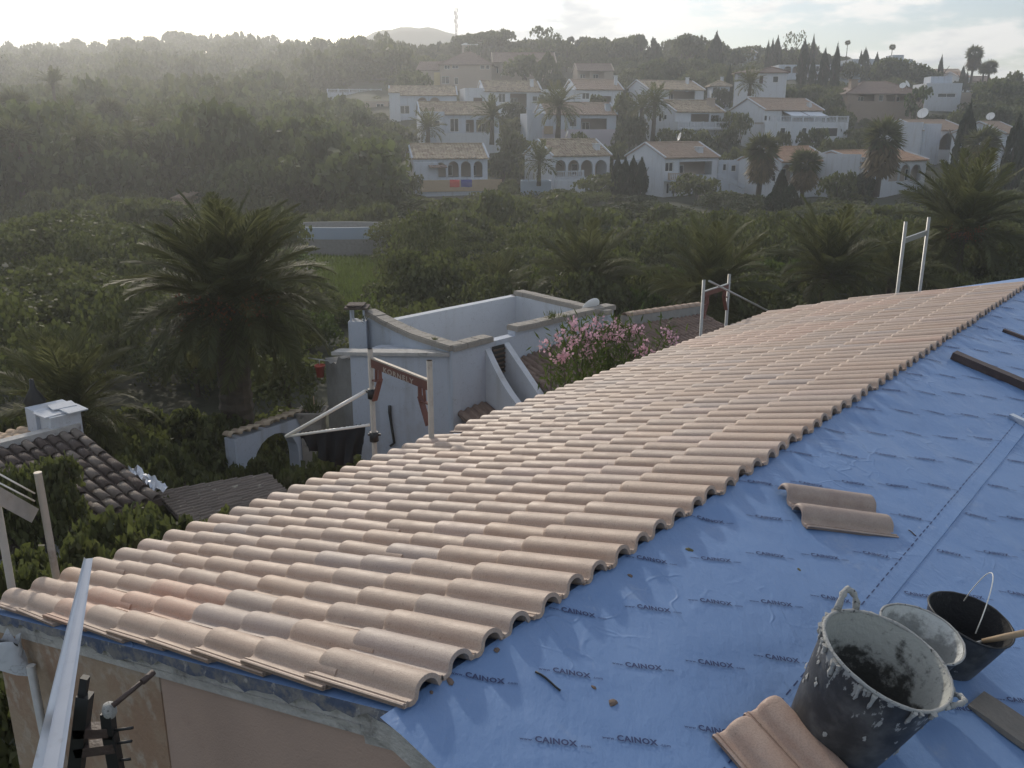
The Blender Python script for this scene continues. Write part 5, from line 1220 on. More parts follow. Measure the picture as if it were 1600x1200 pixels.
h.box('garden_terrace', 0.5, h.W-0.3, -5.2, -2.2, -4, -0.55, M_WHITEWALL2); h.balustrade(1.6, h.W-0.6, -0.54, 0.8, -5.15, mat=M_BEIGE)
h = HH('neighbour_annexe', 'low white annexe with two small windows between the salmon and orange roofs', 'house', 1121, 1158, 121, 288, 250, 247, 0.1, 5.0, M_WHITEWALL2, M_STONE, 'flat', ops=[(1130, 1135, 256, 267, 'win'), (1143, 1150, 258, 268, 'win')])
mb = MB(); st0 = at(1120, 278, 117.5)
for k in range(10): mb.box((st0[0]+0.36*k, st0[1]-0.3, -9.5), (st0[0]+0.36*k+0.355, st0[1]+0.5, st0[2]-0.17*k))
mb.beam((st0[0], st0[1]-0.42, st0[2]+0.6), (st0[0]+3.6, st0[1]-0.42, st0[2]-1.1), 0.2, 0.5); tag(obj('outside_stair', mb, [M_WHITEWALL2]), 'white outside stair running down from the low annexe', 'stair')
h = HH('arched_house', 'white house with the orange tiled roof, half hidden by two fan palms', 'house', 1217, 1291, 113, 304, 252, 231, 0.50, 7.5, M_WHITEWALL, M_ROOF_ORANGE, ops=[(1219, 1236, 257, 284, 'arch'), (1240, 1262, 257, 286, 'arch'), (1266, 1288, 255, 284, 'arch')], sops=[(1207, 1212, 274, 284, 'win')], rows=8)
h.chimney(1283, 239, 0.7, 1.2)
h = HH('courtyard_house', 'white house with a tall blank left wall and a glazed arcade under patched orange tiles', 'house', 1340, 1442, 112, 303, 253, 237, 0.62, 8.5, M_WHITEWALL, M_ROOF_ORANGE, ops=[(1391, 1404, 257, 283, 'arch'), (1408, 1421, 257, 283, 'arch'), (1424, 1438, 257, 283, 'arch'), (1346, 1363, 256, 272, 'win')], roof='gable', rows=6, porch=1.2)
h.box('blank_wall', -0.22, -0.02, 0.0, 9.0, -4, h.ze+0.9, M_WHITEWALL); h.box('front_block', 0.0, h.f(1366, 260)[0], -0.5, -0.015, -4, h.ze+0.55, M_WHITEWALL2)
# second row
h = HH('stepped_house', 'white stepped house with yellowed tile roof right above the towel terrace', 'house', 658, 780, 145, 230, 178, 160, 0.18, 7.5, M_WHITEWALL2, M_ROOF_OLD, ops=[(703, 717, 185, 206, 'win'), (728, 741, 187, 207, 'open'), (744, 770, 187, 207, 'open'), (663, 683, 186, 205, 'win')], rows=5)
xq = h.f(694, 180)[0]; h.box('left_block', 0.0, xq, -0.6, -0.012, -4, h.ze+0.35, M_WHITEWALL2); h.box('terrace_wall', xq*0.6, h.W+0.4, -2.2, -2.0, -5, h.f(700, 208)[1], M_WHITEWALL)
h.window(xq*0.15, xq*0.8, h.f(660, 206)[1]+0.8, h.f(660, 188)[1], -0.605, M_GLASS)
h = HH('stepped_house', 'white house with tall left pillar and lilac lower wall behind the big date palm crown', 'house', 852, 962, 148, 214, 178, 161, 0.22, 7.5, M_WHITEWALL2, M_ROOF_PINK, ops=[(890, 901, 186, 198, 'win'), (908, 948, 185, 205, 'open')], rows=6)
h.box('left_block', h.f(826, 190)[0], -0.01, 0.3, 6.0, -4, h.ze+0.1, M_WHITEWALL2); h.box('pillar', h.f(826, 190)[0]-0.3, h.f(831, 190)[0], -0.3, 0.29, -4, h.ze+0.6, M_WHITEWALL2); h.chimney(952, 162, 0.8, 1.2); h.box('lower_wall', h.f(842, 210)[0], h.W-0.5, -2.4, -2.2, -5, h.f(880, 200)[1]-0.2, basic('lilac_wall', (0.55, 0.50, 0.55), 0.9, 0.08, 1))
h.box('planter_box', h.f(842, 205)[0]+0.2, h.f(853, 205)[0]+0.4, -2.9, -2.45, h.f(842, 205)[1]-0.4, h.f(842, 197)[1], M_BRICKY)
h = HH('balustrade_house', 'white house with yellowed roof, square chimney and white balustrade balcony right of the paired palms', 'house', 1054, 1129, 146, 216, 174, 157, 0.42, 8.5, M_WHITEWALL, M_ROOF_OLD, ops=[(1080, 1108, 178, 191, 'open'), (1111, 1124, 180, 191, 'open')], sops=[(1030, 1034, 178, 190, 'win'), (1038, 1042, 179, 187, 'win')], rows=6)
zb2 = h.f(1090, 200)[1]; h.box('balcony', -0.4, h.W, -1.3, -0.01, zb2-0.25, zb2, M_WHITEWALL); h.balustrade(-0.3, h.W-0.1, zb2+0.005, 0.95, -1.25); h.chimney(1121, 153, 1.0, 2.2, M_BEIGE); h.box('balcony_wall', -0.4, -0.2, -1.3, 5.0, zb2-0.3, zb2+0.9, M_WHITEWALL)
h = HH('awning_house', 'broad white house with pale blue awnings and a long balustraded terrace', 'house', 1191, 1281, 143, 220, 171, 154, 0.42, 8.5, M_WHITEWALL, M_ROOF_PINK, ops=[(1193, 1204, 180, 189, 'win'), (1222, 1276, 173, 190, 'open')], rows=7)
zt_ = h.f(1200, 191)[1]; h.box('terrace_front', h.f(1168, 205)[0]+1.2, h.f(1306, 205)[0], -2.6, -2.2, -5, zt_-0.02, M_WHITEWALL); h.box('terrace_floor', h.f(1168, 205)[0]+1.2, h.f(1306, 205)[0], -2.198, -0.012, zt_-0.3, zt_-0.025, M_STONE)
h.balustrade(h.f(1172, 205)[0]+1.2, h.f(1306, 205)[0]-0.1, zt_, 0.95, -2.55); h.chimney(1268, 160, 0.6, 1.0)
for x0, x1 in ((1201, 1209), (1235, 1242), (1255, 1290)):
    xa, xb = h.f(x0, 205)[0], h.f(x1, 205)[0]; 
    mb = MB(); mb.box((xa, -2.64, 0.6), (xb, -2.602, zt_-0.8)); w_ = obj('window', mb, [M_FRAME], h.t); mb = MB(); mb.box((xa+0.08, -2.66, 0.68), (xb-0.08, -2.641, zt_-0.88)); obj('pane', mb, [M_GLASS], w_)
for x0, x1 in ((1223, 1250), (1252, 1280)):
    xa, xb = h.f(x0, 175)[0], h.f(x1, 175)[0]; mb = MB(); z1 = h.ze-0.25; mb.add([(xa, -0.02, z1), (xb, -0.02, z1), (xb+0.35, -2.0, z1-0.75), (xa+0.35, -2.0, z1-0.75), (xb+0.35, -2.01, z1-0.95), (xa+0.35, -2.01, z1-0.95)], [(0, 3, 2, 1), (3, 5, 4, 2)]); obj('awning', mb, [M_AWN], h.t)
h = HH('villa_with_arch', 'white house with blue-shaded front, big arch and large dish behind the shaggy fan palm', 'house', 1438, 1507, 136, 236, 203, 188, 0.55, 8.0, M_WHITEWALL, M_ROOF_PINK, ops=[(1468, 1496, 207, 234, 'arch'), (1442, 1458, 205, 206.5, 'win')], rows=5)
h.box('blank_wall', -0.3, -0.02, 0, 7.0, -4, h.ze+1.1, M_WHITEWALL); h.box('front_block', 0, h.f(1466, 210)[0], -0.4, -0.012, -4, h.ze+0.9, M_WHITEWALL2); dish('large white dish over the roof of the blue-shaded arch house', h.wp(h.W*0.62, 5.0, h.zr+1.0), 0.85, (-0.6, -0.6, 0.45), 1.3)
h = HH('gabled_house', 'pale gabled house with small arch window between two dark cypresses at the right edge', 'house', 1563, 1593, 128, 250, 208, 191, 0.75, 7.0, M_WHITEWALL, M_ROOF_PINK, ops=[(1574, 1585, 212, 216, 'win')], rows=5)
h.box('low_wall', -0.5, h.W, -1.2, -1.0, -5, 1.9, M_WHITEWALL2); dish('white dish on the ridge of the pale gabled house at the right edge', h.wp(h.W*0.7, 4.0, h.zr+0.8), 0.6, (-0.6, -0.6, 0.45), 1.1)
# third row
h = HH('stepped_house', 'white house with a yellow tile-topped corner block at the left end of the third row', 'house', 610, 714, 172, 180, 148, 135, 0.12, 7.0, M_WHITEWALL2, M_ROOF_OLD, ops=[(652, 668, 152, 166, 'arch'), (671, 688, 152, 166, 'arch'), (625, 640, 165, 178, 'win')], rows=5)
h.box('corner_block', -0.1, h.f(625, 150)[0], -0.8, -0.01, -4, h.ze+0.3, M_WHITEWALL); mb = MB(); xq = h.f(625, 150)[0]; corr_roof(mb, (-0.2, 0.6, h.ze+1.1), (xq, 0.6, h.ze+1.1), (xq, -1.0, h.ze+0.35), (-0.2, -1.0, h.ze+0.35), 0.4, 0.07, 3, 0, 2); obj('corner_roof', mb, [M_ROOF_OLD], h.t)
h = HH('stepped_house', 'white house with a plain cube wing left of its gable, below the beige villa', 'house', 757, 846, 172, 174, 142, 127, 0.22, 7.5, M_WHITEWALL, M_ROOF_OLD, ops=[(779, 790, 146, 160, 'win'), (797, 823, 146, 168, 'open'), (832, 840, 150, 158, 'win')], rows=5)
h.box('cube_wing', h.f(727, 150)[0], -0.01, 0.2, 6.5, -4, h.ze+0.5, M_WHITEWALL); h.window(h.f(740, 150)[0], h.f(754, 150)[0], 1.4, h.ze-1.2, 0.19, M_SHUTTER); h.chimney(834, 124, 0.6, 1.8)
h = HH('stepped_house', 'white house with clean salmon roof and a roof terrace wing at its left', 'house', 899, 972, 172, 174, 139, 125, 0.25, 7.5, M_WHITEWALL, M_ROOF_PINK, ops=[(910, 921, 145, 155, 'win'), (962, 969, 149, 155, 'win'), (934, 955, 150, 170, 'open')], rows=5)
h.box('terrace_wing', h.f(854, 150)[0], -0.01, 0.5, 6.5, -4, h.ze-0.1, M_WHITEWALL); h.chimney(965, 118, 0.55, 1.8)
h = HH('long_house', 'long low house with mottled tiles and wide dark porch above the square-chimney house', 'house', 1012, 1099, 170, 160, 139, 126, 0.35, 9.0, M_WHITEWALL, M_ROOF_OLD, ops=[(1046, 1086, 142, 155, 'open')], rows=5)
h.chimney(1083, 121, 0.5, 3.0)
h = HH('garden_pavilion', 'small square pavilion with pyramid roof and chimney beside the white tower house', 'pavilion', 1112, 1140, 178, 143, 134, 126, 0.0, 4.0, M_WHITEWALL2, M_ROOF_OLD, 'hip', ops=[(1114, 1121, 136, 142, 'win')])
h.chimney(1127, 120, 0.5, 2.0)
h = HH('tower_house', 'white two-storey tower house with hip roof, corner balcony and dark window', 'house', 1182, 1227, 160, 152, 113, 105, -0.12, 6.0, M_WHITEWALL, M_ROOF_BROWN, 'hip', ops=[(1208, 1216, 119, 129, 'win'), (1187, 1192, 118, 130, 'door')])
xq = h.f(1150, 130)[0]
mb = MB(); wall_open(mb, -xq, h.ze, 0.2, [(0.3, -xq-0.35, h.f(1160, 128)[1], h.ze-0.35, False)], 0, Matrix.Translation((xq, 0.4, 0)), -4); obj('balcony_wall', mb, [M_WHITEWALL], h.t); h.box('balcony_back', xq, -0.02, 2.2, 2.4, -4, h.ze, M_WHITEWALL2); mb = MB(); c = [(xq-0.3, 0.0, h.ze+0.01), (-0.02, 0.0, h.ze+0.01), (-0.02, 5.5, h.ze+0.9), (xq-0.3, 5.5, h.ze+0.1)]; mb.add(c+[(p[0], p[1], p[2]-0.15) for p in c], [(0,1,2,3),(7,6,5,4),(0,4,5,1),(1,5,6,2),(2,6,7,3),(3,7,4,0)]); obj('balcony_roof', mb, [M_ROOF_BROWN], h.t)
h = HH('brown_villa', 'brown-grey villa with broad hip roof, wide veranda and twin dishes', 'villa', 1322, 1442, 172, 172, 146, 127, 0.05, 11.0, M_BROWN, M_ROOF_BROWN, 'hip', ops=[(1342, 1366, 146, 158, 'open'), (1374, 1380, 148, 158, 'win'), (1386, 1398, 147, 159, 'open'), (1402, 1419, 147, 159, 'open'), (1424, 1438, 150, 159, 'open')], porch=2.5)
h.chimney(1340, 124, 1.3, 4.0, M_BROWN); dish('left of the twin white dishes on the brown villa roof', h.wp(h.W*0.735, 1.0, h.ze+1.4), 0.6, (-0.5, -0.7, 0.5), 0.9); dish('right of the twin white dishes on the brown villa roof', h.wp(h.W*0.80, 1.5, h.ze+1.7), 0.7, (0.6, -0.6, 0.5), 1.0)
h.box('veranda_parapet', 0.5, h.W-0.5, -0.5, -0.3, -4, 1.1, M_BROWN)
h = HH('modern_house', 'bluish white flat-roofed modern house with a dark strip window beside the brown villa', 'house', 1444, 1500, 182, 162, 130, 128, -0.1, 8.0, M_WHITEWALL, M_WHITEWALL2, 'flat', ops=[(1466, 1493, 146, 152, 'win')])
h.box('lower_wing', h.W, h.W+3.2, 0.5, 6, -4, h.ze-1.8, M_BEIGE); h.box('roof_room', h.W*0.25, h.W*0.85, 3, 7, h.ze-0.34, h.ze+1.4, M_WHITEWALL2)
# upper slope and ridge
h = HH('beige_villa', 'large beige two-storey villa with hip roof at the top left of the hillside', 'villa', 688, 768, 205, 140, 101, 81, -0.08, 11.0, M_BEIGE, M_ROOF_BROWN, 'hip', ops=[(694, 703, 96.5, 108, 'win'), (706, 716, 97, 107, 'win'), (690, 702, 119, 131, 'win'), (710, 716, 121, 132, 'win'), (750, 757, 96, 108, 'win'), (759, 765, 96, 108, 'win')])
xq = h.f(650, 110)[0]; h.box('side_wing', xq, -0.02, 1.5, 9, -4, h.ze-1.2, M_BEIGE); mb = MB(); corr_roof(mb, (xq, 5, h.ze+1.0), (0, 5, h.ze+1.0), (0, 1.2, h.ze-1.1), (xq-0.3, 1.2, h.ze-1.1), 0.5, 0.06, 4, 0, 3); obj('wing_roof', mb, [M_ROOF_BROWN], h.t)
mb = MB(); mb.box((h.f(676, 100)[0], 1.44, h.ze-4.2), (h.f(686, 100)[0], 1.49, h.ze-1.5)); obj('yellow_blind', mb, [basic('yellow_blind', (0.60, 0.50, 0.26), 0.9, 0.1, 3)], h.t)
h = HH('arcade_villa', 'beige villa with white arcade and long brown roof right of the large two-storey villa', 'villa', 770, 868, 212, 128, 97, 83, 0.05, 10.0, M_BEIGE, M_ROOF_BROWN, ops=[(775, 781, 100, 114, 'arch'), (785, 792, 100, 116, 'arch'), (795, 803, 100, 116, 'arch'), (808, 816, 102, 116, 'arch')], rows=4)
h = HH('ridge_cottage', 'small house with brown-red roof and dark porch half sunk among the upper trees', 'house', 902, 958, 222, 124, 110, 100, 0.1, 7.0, M_BEIGE, M_ROOF_BROWN, ops=[(906, 922, 112, 122, 'open'), (926, 944, 112, 122, 'open')], rows=4)
h = HH('ridge_house', 'long pale house with arched porch behind the dark cypresses on the upper slope', 'house', 1216, 1345, 225, 118, 101, 92, 0.0, 10.0, M_WHITEWALL2, M_STONE, 'flat', ops=[(1226, 1236, 103, 114, 'arch'), (1239, 1249, 103, 114, 'arch'), (1270, 1280, 103, 112, 'win'), (1310, 1330, 103, 112, 'win')])
h = HH('ridge_house', 'white flat house with stepped roof just below the two thin skyline palms', 'house', 1330, 1425, 250, 108, 92, 91, 0.05, 9.0, M_WHITEWALL2, M_STONE, 'flat', ops=[(1345, 1352, 95, 102, 'win'), (1380, 1392, 95, 102, 'win')]); h.box('roof_room', h.W*0.72, h.W*0.9, 2, 6, h.ze-0.34, h.ze+1.2, M_WHITEWALL2)
h = HH('wood_terrace', 'low white terrace wall among the trees left of the hillside houses', 'terrace', 512, 596, 205, 150, 145, 144, 0.05, 5.0, M_WHITEWALL2, M_STONE, 'flat', ops=[]); h.balustrade(0, h.W, h.ze+0.01, 0.8, 0.05)
h = HH('wood_cottage', 'small pinkish flat cottage tucked in trees left of the yellow corner block', 'cottage', 571, 607, 185, 178, 158, 157, 0.0, 5.0, M_BEIGE, M_STONE, 'flat', ops=[(588, 600, 162, 168, 'win')])
for k, (xl, xr, d, yb, ye, yr, rm, lb) in enumerate([(1455, 1500, 270, 126, 114, 109, M_ROOF_PINK, 'pink-roofed house at the skyline left of the tall fan palm'), (1495, 1515, 262, 140, 120, 113, M_ROOF_ORANGE, 'small orange-gabled house directly left of the tall fan palm trunk'), (1516, 1548, 266, 140, 127, 120, M_ROOF_BROWN, 'brown-roofed house behind the two right-hand skyline palms'), (1552, 1578, 275, 142, 132, 126, M_ROOF_ORANGE, 'first pale house of the far row at the right edge skyline'), (1580, 1604, 280, 142, 131, 124, M_ROOF_PINK, 'last pale house of the far row at the right edge skyline'), (1160, 1182, 262, 90, 82, 76, M_ROOF_PINK, 'pinkish house peeping over the trees above the tower house'), (722, 746, 255, 82, 70, 66, M_DISH, 'white-roofed house under the two rounded pines by the mast')]):
    h = HH('skyline_house', lb, 'house', xl, xr, d, yb, ye, yr, 0.25 if k % 2 else -0.15, 7.0, M_WHITEWALL if k % 2 else M_BEIGE, rm, 'gable' if k != 6 else 'mono', ops=[(xl+5, xl+9, ye+2, yb-4, 'win')], rows=3, pitch=0.6)
NICKS = ['towel-terrace house', 'four-arched house', 'salmon balcony house', 'low annexe', 'orange-roofed house', 'blank-walled house', 'house above the towels', 'lilac-walled house', 'square-chimney house', 'awning house', 'blue-shaded arch house', 'right-edge gabled house', 'yellow-cornered house', 'cube-winged house', 'roof-terrace house', 'long low house', 'pyramid pavilion', 'tower house', 'brown villa', 'modern flat house', 'beige villa', 'arcade villa', 'sunken ridge cottage', 'arched ridge house', 'white flat ridge house', 'wood terrace', 'pinkish wood cottage', 'pink skyline house', 'orange skyline gable', 'brown skyline house', 'first far-row house', 'last far-row house', 'pinkish treetop house', 'white roof by the mast']
# valley: curved blue tank wall, far pool building, lattice mast
pw = thing('round_tank', 'curved blue-walled water tank with stone rim in the valley beyond the palm', 'tank', (at(523, 366, 62)[0], 62, at(523, 366, 62)[2]))
cz = pw.location[2]; RA = 3.7; mb = MB(); mbr = MB(); mbi = MB(); n = 40; cy = 2.0; hh = zat(360, 62)-zat(378, 62); hb_ = zat(345, 66)-cz
for k in range(n):
    a0_, a1_ = math.pi*(1+k/n), math.pi*(1+(k+1)/n)
    e = lambda a, r: (r*math.cos(a)*1.0, cy+r*math.sin(a)*0.42)
    q0, q1 = e(a0_, RA), e(a1_, RA); i0, i1 = e(a0_, RA-0.35), e(a1_, RA-0.35)
    mb.add([(*q0, -0.42), (*q1, -0.42), (*q1, hh/2), (*q0, hh/2)], [(0, 1, 2, 3)], 0, True); b0_, b1_ = e(a0_, RA-0.3), e(a1_, RA-0.3); mbi.add([(*b0_, -2.5), (*b1_, -2.5), (*b1_, -0.40), (*b0_, -0.40)], [(0, 1, 2, 3)], 0, True); mbr.add([(*q0, hh/2+.004), (*q1, hh/2+.004), (*i1, hh/2+.006), (*i0, hh/2+.006)], [(0, 1, 2, 3)])
for k in range(n):
    a0_, a1_ = math.pi*k/n, math.pi*(k+1)/n; q0, q1 = e(a0_, RA), e(a1_, RA); i0, i1 = e(a0_, RA-0.35), e(a1_, RA-0.35)
    mbi.add([(*i0, -2), (*i1, -2), (*i1, hb_), (*i0, hb_)], [(0, 1, 2, 3)], 0, True); mbi.add([(*q0, -2), (*q1, -2), (*q1, hb_), (*q0, hb_)], [(3, 2, 1, 0)], 0, True); mbi.add([(*q0, hb_), (*q1, hb_), (*i1, hb_), (*i0, hb_)], [(3, 2, 1, 0)])
obj('tank_wall', mb, [M_BLUEPAINT], pw); obj('tank_rim', mbr, [M_WHITEWALL], pw); obj('back_wall', mbi, [M_GREYWALL], pw)
KEEP.append((pw.location[0], pw.location[1]+cy, 7.0))
xs = at(279, 306, 92); t = thing('valley_house', 'sunlit sandy wall of a hidden house glimpsed between trunks left of the palm', 'house', (xs[0], xs[1], xs[2]-1.2)); mb = MB(); mb.box((-0.7, 0, -2), (0.6, 4, 0.9)); obj('wall', mb, [M_BRICKY], t); mb = MB(); corr_roof(mb, (-0.8, 4.2, 1.3), (0.7, 4.2, 1.3), (0.7, -0.2, 1.0), (-0.8, -0.2, 1.0), 0.4, 0.06, 3, 0, 1); obj('roof', mb, [M_ROOF_PINK], t); KEEP.append((xs[0], xs[1], 3.0))
M_MAST = basic('mast_red_white', (0.42, 0.34, 0.33), 0.6, 0.2, 1.0)
ms = at(713, 60, 290); zt_ = zat(12, 290); zb_ = gz(ms[0], ms[1])-0.5; t = thing('lattice_mast', 'thin lattice radio mast on the skyline above the beige villa', 'mast', (ms[0], ms[1], zb_)); H_ = zt_-zb_; mb = MB(); rw = 0.30
legs = [(rw*math.cos(a), rw*math.sin(a)) for a in (0.5, 2.6, 4.7)]
for x, y in legs: mb.tube([(x, y, 0), (x, y, H_)], 0.05, 5)
obj('leg', mb, [M_MAST], t); mb = MB(); k = 0; z = 0.0
while z < H_-1.2:
    for i in range(3):
        (x0, y0), (x1, y1) = legs[i], legs[(i+1) % 3]; mb.tube([(x0, y0, z), (x1, y1, z+1.2)], 0.045, 4)
    z += 1.2
tag(obj('lattice_brace', mb, [M_MAST], t), kind='stuff')
for z, sx in ((0.97, 1), (0.93, -1), (0.86, 1), (0.80, -1), (0.72, 1)):
    mb = MB(); mb.box((sx*0.52-0.11, -0.1, H_*z-0.8), (sx*0.52+0.11, 0.1, H_*z+0.4)); mb.beam((0.2*sx, 0, H_*z), (sx*0.42, 0, H_*z), 0.08, 0.08); obj('antenna_panel', mb, [M_WHITE_MET], t)

# ------------------------------------------------------------------ vegetation
def kites(P, A, U_, ln, wd):
    """kite-shaped leaves: base P, direction A, side U_, length ln, half width wd (arrays)"""
    ln = np.broadcast_to(np.asarray(ln, float), (len(P),))[:, None]; wd = np.broadcast_to(np.asarray(wd, float), (len(P),))[:, None]
    V = np.stack([P, P+A*ln*0.45+U_*wd, P+A*ln, P+A*ln*0.45-U_*wd], 1).reshape(-1, 3)
    return V, np.arange(len(P)*4).reshape(-1, 4)
def unit(v): return v/np.maximum(np.linalg.norm(v, axis=-1, keepdims=True), 1e-9)
def leaves(P, N, size, r, spread=0.9, asp=0.45):
    A = unit(N*0.35 + r.normal(size=P.shape)*spread); U_ = unit(np.cross(A, unit(r.normal(size=P.shape)+N*0.8)))
    s = size*r.uniform(0.6, 1.4, len(P)); return kites(P-A*s[:, None]*0.5, A, U_, s, s*asp)
def lobes(kind, r):
    L = []
    if kind == 'round':
        L = [((0, 0, 0.55), 0.62)]+[((0.55*math.cos(a), 0.55*math.sin(a), 0.42+0.25*r.random()), 0.34+0.14*r.random()) for a in np.arange(7)*0.9+r.random()]+[((0.25*r.normal(), 0.25*r.normal(), 0.82), 0.30) for _ in range(3)]
    elif kind == 'pine':
        L = [((0.62*math.cos(a)*q, 0.62*math.sin(a)*q, 0.62+0.22*r.random()), 0.26+0.10*r.random()) for a, q in zip(np.arange(9)*1.7+r.random(), np.linspace(0.3, 1.05, 9))]+[((0, 0, 0.78), 0.32)]
    elif kind == 'loose':
        L = [((0.75*math.cos(a)*q, 0.75*math.sin(a)*q, 0.25+0.65*r.random()), 0.18+0.12*r.random()) for a, q in zip(np.arange(14)*2.4+r.random(), np.linspace(0.2, 1.0, 14))]
    elif kind == 'bush':
        L = [((0, 0, 0.40), 0.58)]+[((0.68*math.cos(a), 0.68*math.sin(a), 0.25+0.30*r.random()), 0.32+0.16*r.random()) for a in np.arange(8)*0.8+r.random()]+[((0.4*r.normal(), 0.4*r.normal(), 0.72), 0.24) for _ in range(4)]
    return L
def crown_arrays(kind, seed, n, size):
    r = np.random.default_rng(seed)
    if kind == 'cypress':
        z = r.random(n)**0.8; a = r.random(n)*2*math.pi; rad_ = (np.sin(np.pi*np.clip(z*0.93+0.10, 0, 1))**0.7)*(0.8+0.3*r.random(n))*(0.85+0.15*np.sin(a*3+z*9))
        P = np.stack([rad_*np.cos(a), rad_*np.sin(a), z], 1); N = np.stack([np.cos(a)*0.4, np.sin(a)*0.4, np.ones(n)], 1); return leaves(P, N*2.0, size*0.8, r, 0.5, 1.1)
    L = lobes(kind, r); w_ = np.array([q[1]**2 for q in L]); pick = r.choice(len(L), n, p=w_/w_.sum()); c = np.array([q[0] for q in L])[pick]; R_ = np.array([q[1] for q in L])[pick]
    d = unit(r.normal(size=(n, 3))); d[:, 2] = np.where(d[:, 2] < -0.3, -d[:, 2], d[:, 2]); rr = R_*r.uniform(0.62, 1.08, n)**0.7
    P = c+d*rr[:, None]*np.array([1, 1, 0.8]); P[:, 2] = np.clip(P[:, 2], 0.0, None)
    return leaves(P, d, size, r)
CROWN = {}
def crown(kind, k, n, size, mat):
    key = (kind, k, n, mat.name)
    if key not in CROWN:
        V, Fq = crown_arrays(kind, 100+k*7+len(kind), n, size); CROWN[key] = nmesh('crown', V, Fq, mat)
    return CROWN[key]
TRUNK = {}
def trunk_mesh(k, mat=None):
    if k not in TRUNK:
        r = np.random.default_rng(k); mb = MB(); b = [(0, 0, -0.05), (0.03*r.normal(), 0.03*r.normal(), 0.2), (0.05*r.normal(), 0.05*r.normal(), 0.42), (0.08*r.normal(), 0.08*r.normal(), 0.66)]
        mb.tube(b, [0.055, 0.042, 0.036, 0.022], 7)
        for a in np.arange(4)*1.6+r.random():
            z = 0.30+0.22*r.random(); q = 0.26+0.1*r.random(); mb.tube([(0, 0, z), (q*0.5*math.cos(a), q*0.5*math.sin(a), z+0.14), (q*math.cos(a), q*math.sin(a), z+0.32)], [0.024, 0.017, 0.008], 5)
        TRUNK[k] = mb.mesh('trunk', [M_BARK])
    return TRUNK[k]
RT = np.random.default_rng(77); NTREE = [0]
def tree(name, kind, px, ytop, d, rad_, label, group=None, mat=None, n=900, size=None, base=None, low=0.25, cat='tree', zmin=None, squash=None):
    zt = zat(ytop, d); x = xat(px, d, zt); zg = gz(x, d)-0.15
    H = max(1.2, zt-zg) if zmin is None else max(zmin, zt-zg)
    if low is None: low = 0.0
    NTREE[0] += 1; k = NTREE[0]
    t = thing(name, label, cat, (x, d, zg), group); t.rotation_euler = (0, 0, RT.random()*6.28)
    mat = mat or M_LEAF; crH = min(H*(1-low), rad_*(2.6 if kind != 'cypress' else 50)); size = size or 0.16
    tr = link('trunk', trunk_mesh(k % 5), t); tr.scale = (max(H*0.7, 1.5)*1.0, max(H*0.7, 1.5)*1.0, H)
    if kind in ('bush',): tr.scale = (rad_, rad_, H)
    c = link('crown', crown(kind, k % 4, n, size, mat), t); c.location = (0, 0, H-crH); c.scale = (rad_, rad_, crH)
    return t
# ---- palms
def frond_arrays(L, droop, n, r, wid=0.013, ll=0.24, v=0.5):
    s = np.linspace(0, 1, 24); ang = -droop*s**1.5; dx = np.cos(ang); dz = np.sin(ang); X = np.concatenate([[0], np.cumsum((dx[1:]+dx[:-1])/2)])/23*L; Z = np.concatenate([[0], np.cumsum((dz[1:]+dz[:-1])/2)])/23*L
    t = np.linspace(0.10, 0.985, n); px = np.interp(t, s, X); pz = np.interp(t, s, Z); an = np.interp(t, s, ang)
    T = np.stack([np.cos(an), 0*an, np.sin(an)], 1); Nn = np.stack([-np.sin(an), 0*an, np.cos(an)], 1); B = np.array([[0, 1.0, 0]])
    Vs, Fs = [], []; o = 0
    for sd_ in (-1, 1):
        P = np.stack([px, 0*px, pz], 1); A = unit(T*(0.55+0.75*t[:, None])+sd_*B*0.9+Nn*v*(1-t[:, None]*0.7)+r.normal(size=P.shape)*0.15-np.array([[0, 0, 1.0]])*0.26)
        ln = L*ll*np.sin(np.pi*np.clip(t*0.86+0.13, 0, 1))**0.7*r.uniform(0.85, 1.1, n); U_ = unit(np.cross(A, Nn+0.4*sd_*B))
        V, Fq = kites(P, A, U_, ln, wid*L); Vs.append(V); Fs.append(Fq+o); o += len(V)
    w_ = 0.011*L*(1-0.8*s); c = np.stack([X, 0*X, Z], 1); up = np.stack([-np.sin(ang), 0*ang, np.cos(ang)], 1)
    V = np.concatenate([c+np.stack([0*w_, w_, 0*w_], 1), c-np.stack([0*w_, w_, 0*w_], 1), c-up*w_[:, None]]); m = 24; Fq = []
    for i in range(m-1): Fq += [(i, i+1, m+i+1, m+i), (m+i, m+i+1, 2*m+i+1, 2*m+i), (2*m+i, 2*m+i+1, i+1, i)]
    Vs.append(V); Fs.append(np.array(Fq)+o); return np.concatenate(Vs), np.concatenate(Fs)
FR = []
for k, (dr, ll) in enumerate(((0.60, 0.25), (1.0, 0.26), (1.4, 0.25), (1.9, 0.23))):
    V, Fq = frond_arrays(1.0, dr, 84, np.random.default_rng(k), 0.0062, ll); FR.append(nmesh('frond', V, Fq, M_FROND))
def rotm(az, el, roll=0.0): return (Matrix.Rotation(az, 4, 'Z') @ Matrix.Rotation(-el, 4, 'Y') @ Matrix.Rotation(roll, 4, 'X'))
def palm_trunk(H, r0, r1, seed):
    r = np.random.default_rng(seed); mb = MB(); n = 12; k = max(8, int(H/0.14)); pts = []; rs = []
    for i in range(k+1):
        f = i/k; pts.append((0.06*math.sin(f*2.1)*H*0.2, 0.0, H*f-0.2)); rs.append((r0+(r1-r0)*f)*(1.0+0.10*(i % 2)+0.05*r.normal()))
    mb.tube(pts, rs, n, smooth=False); return mb
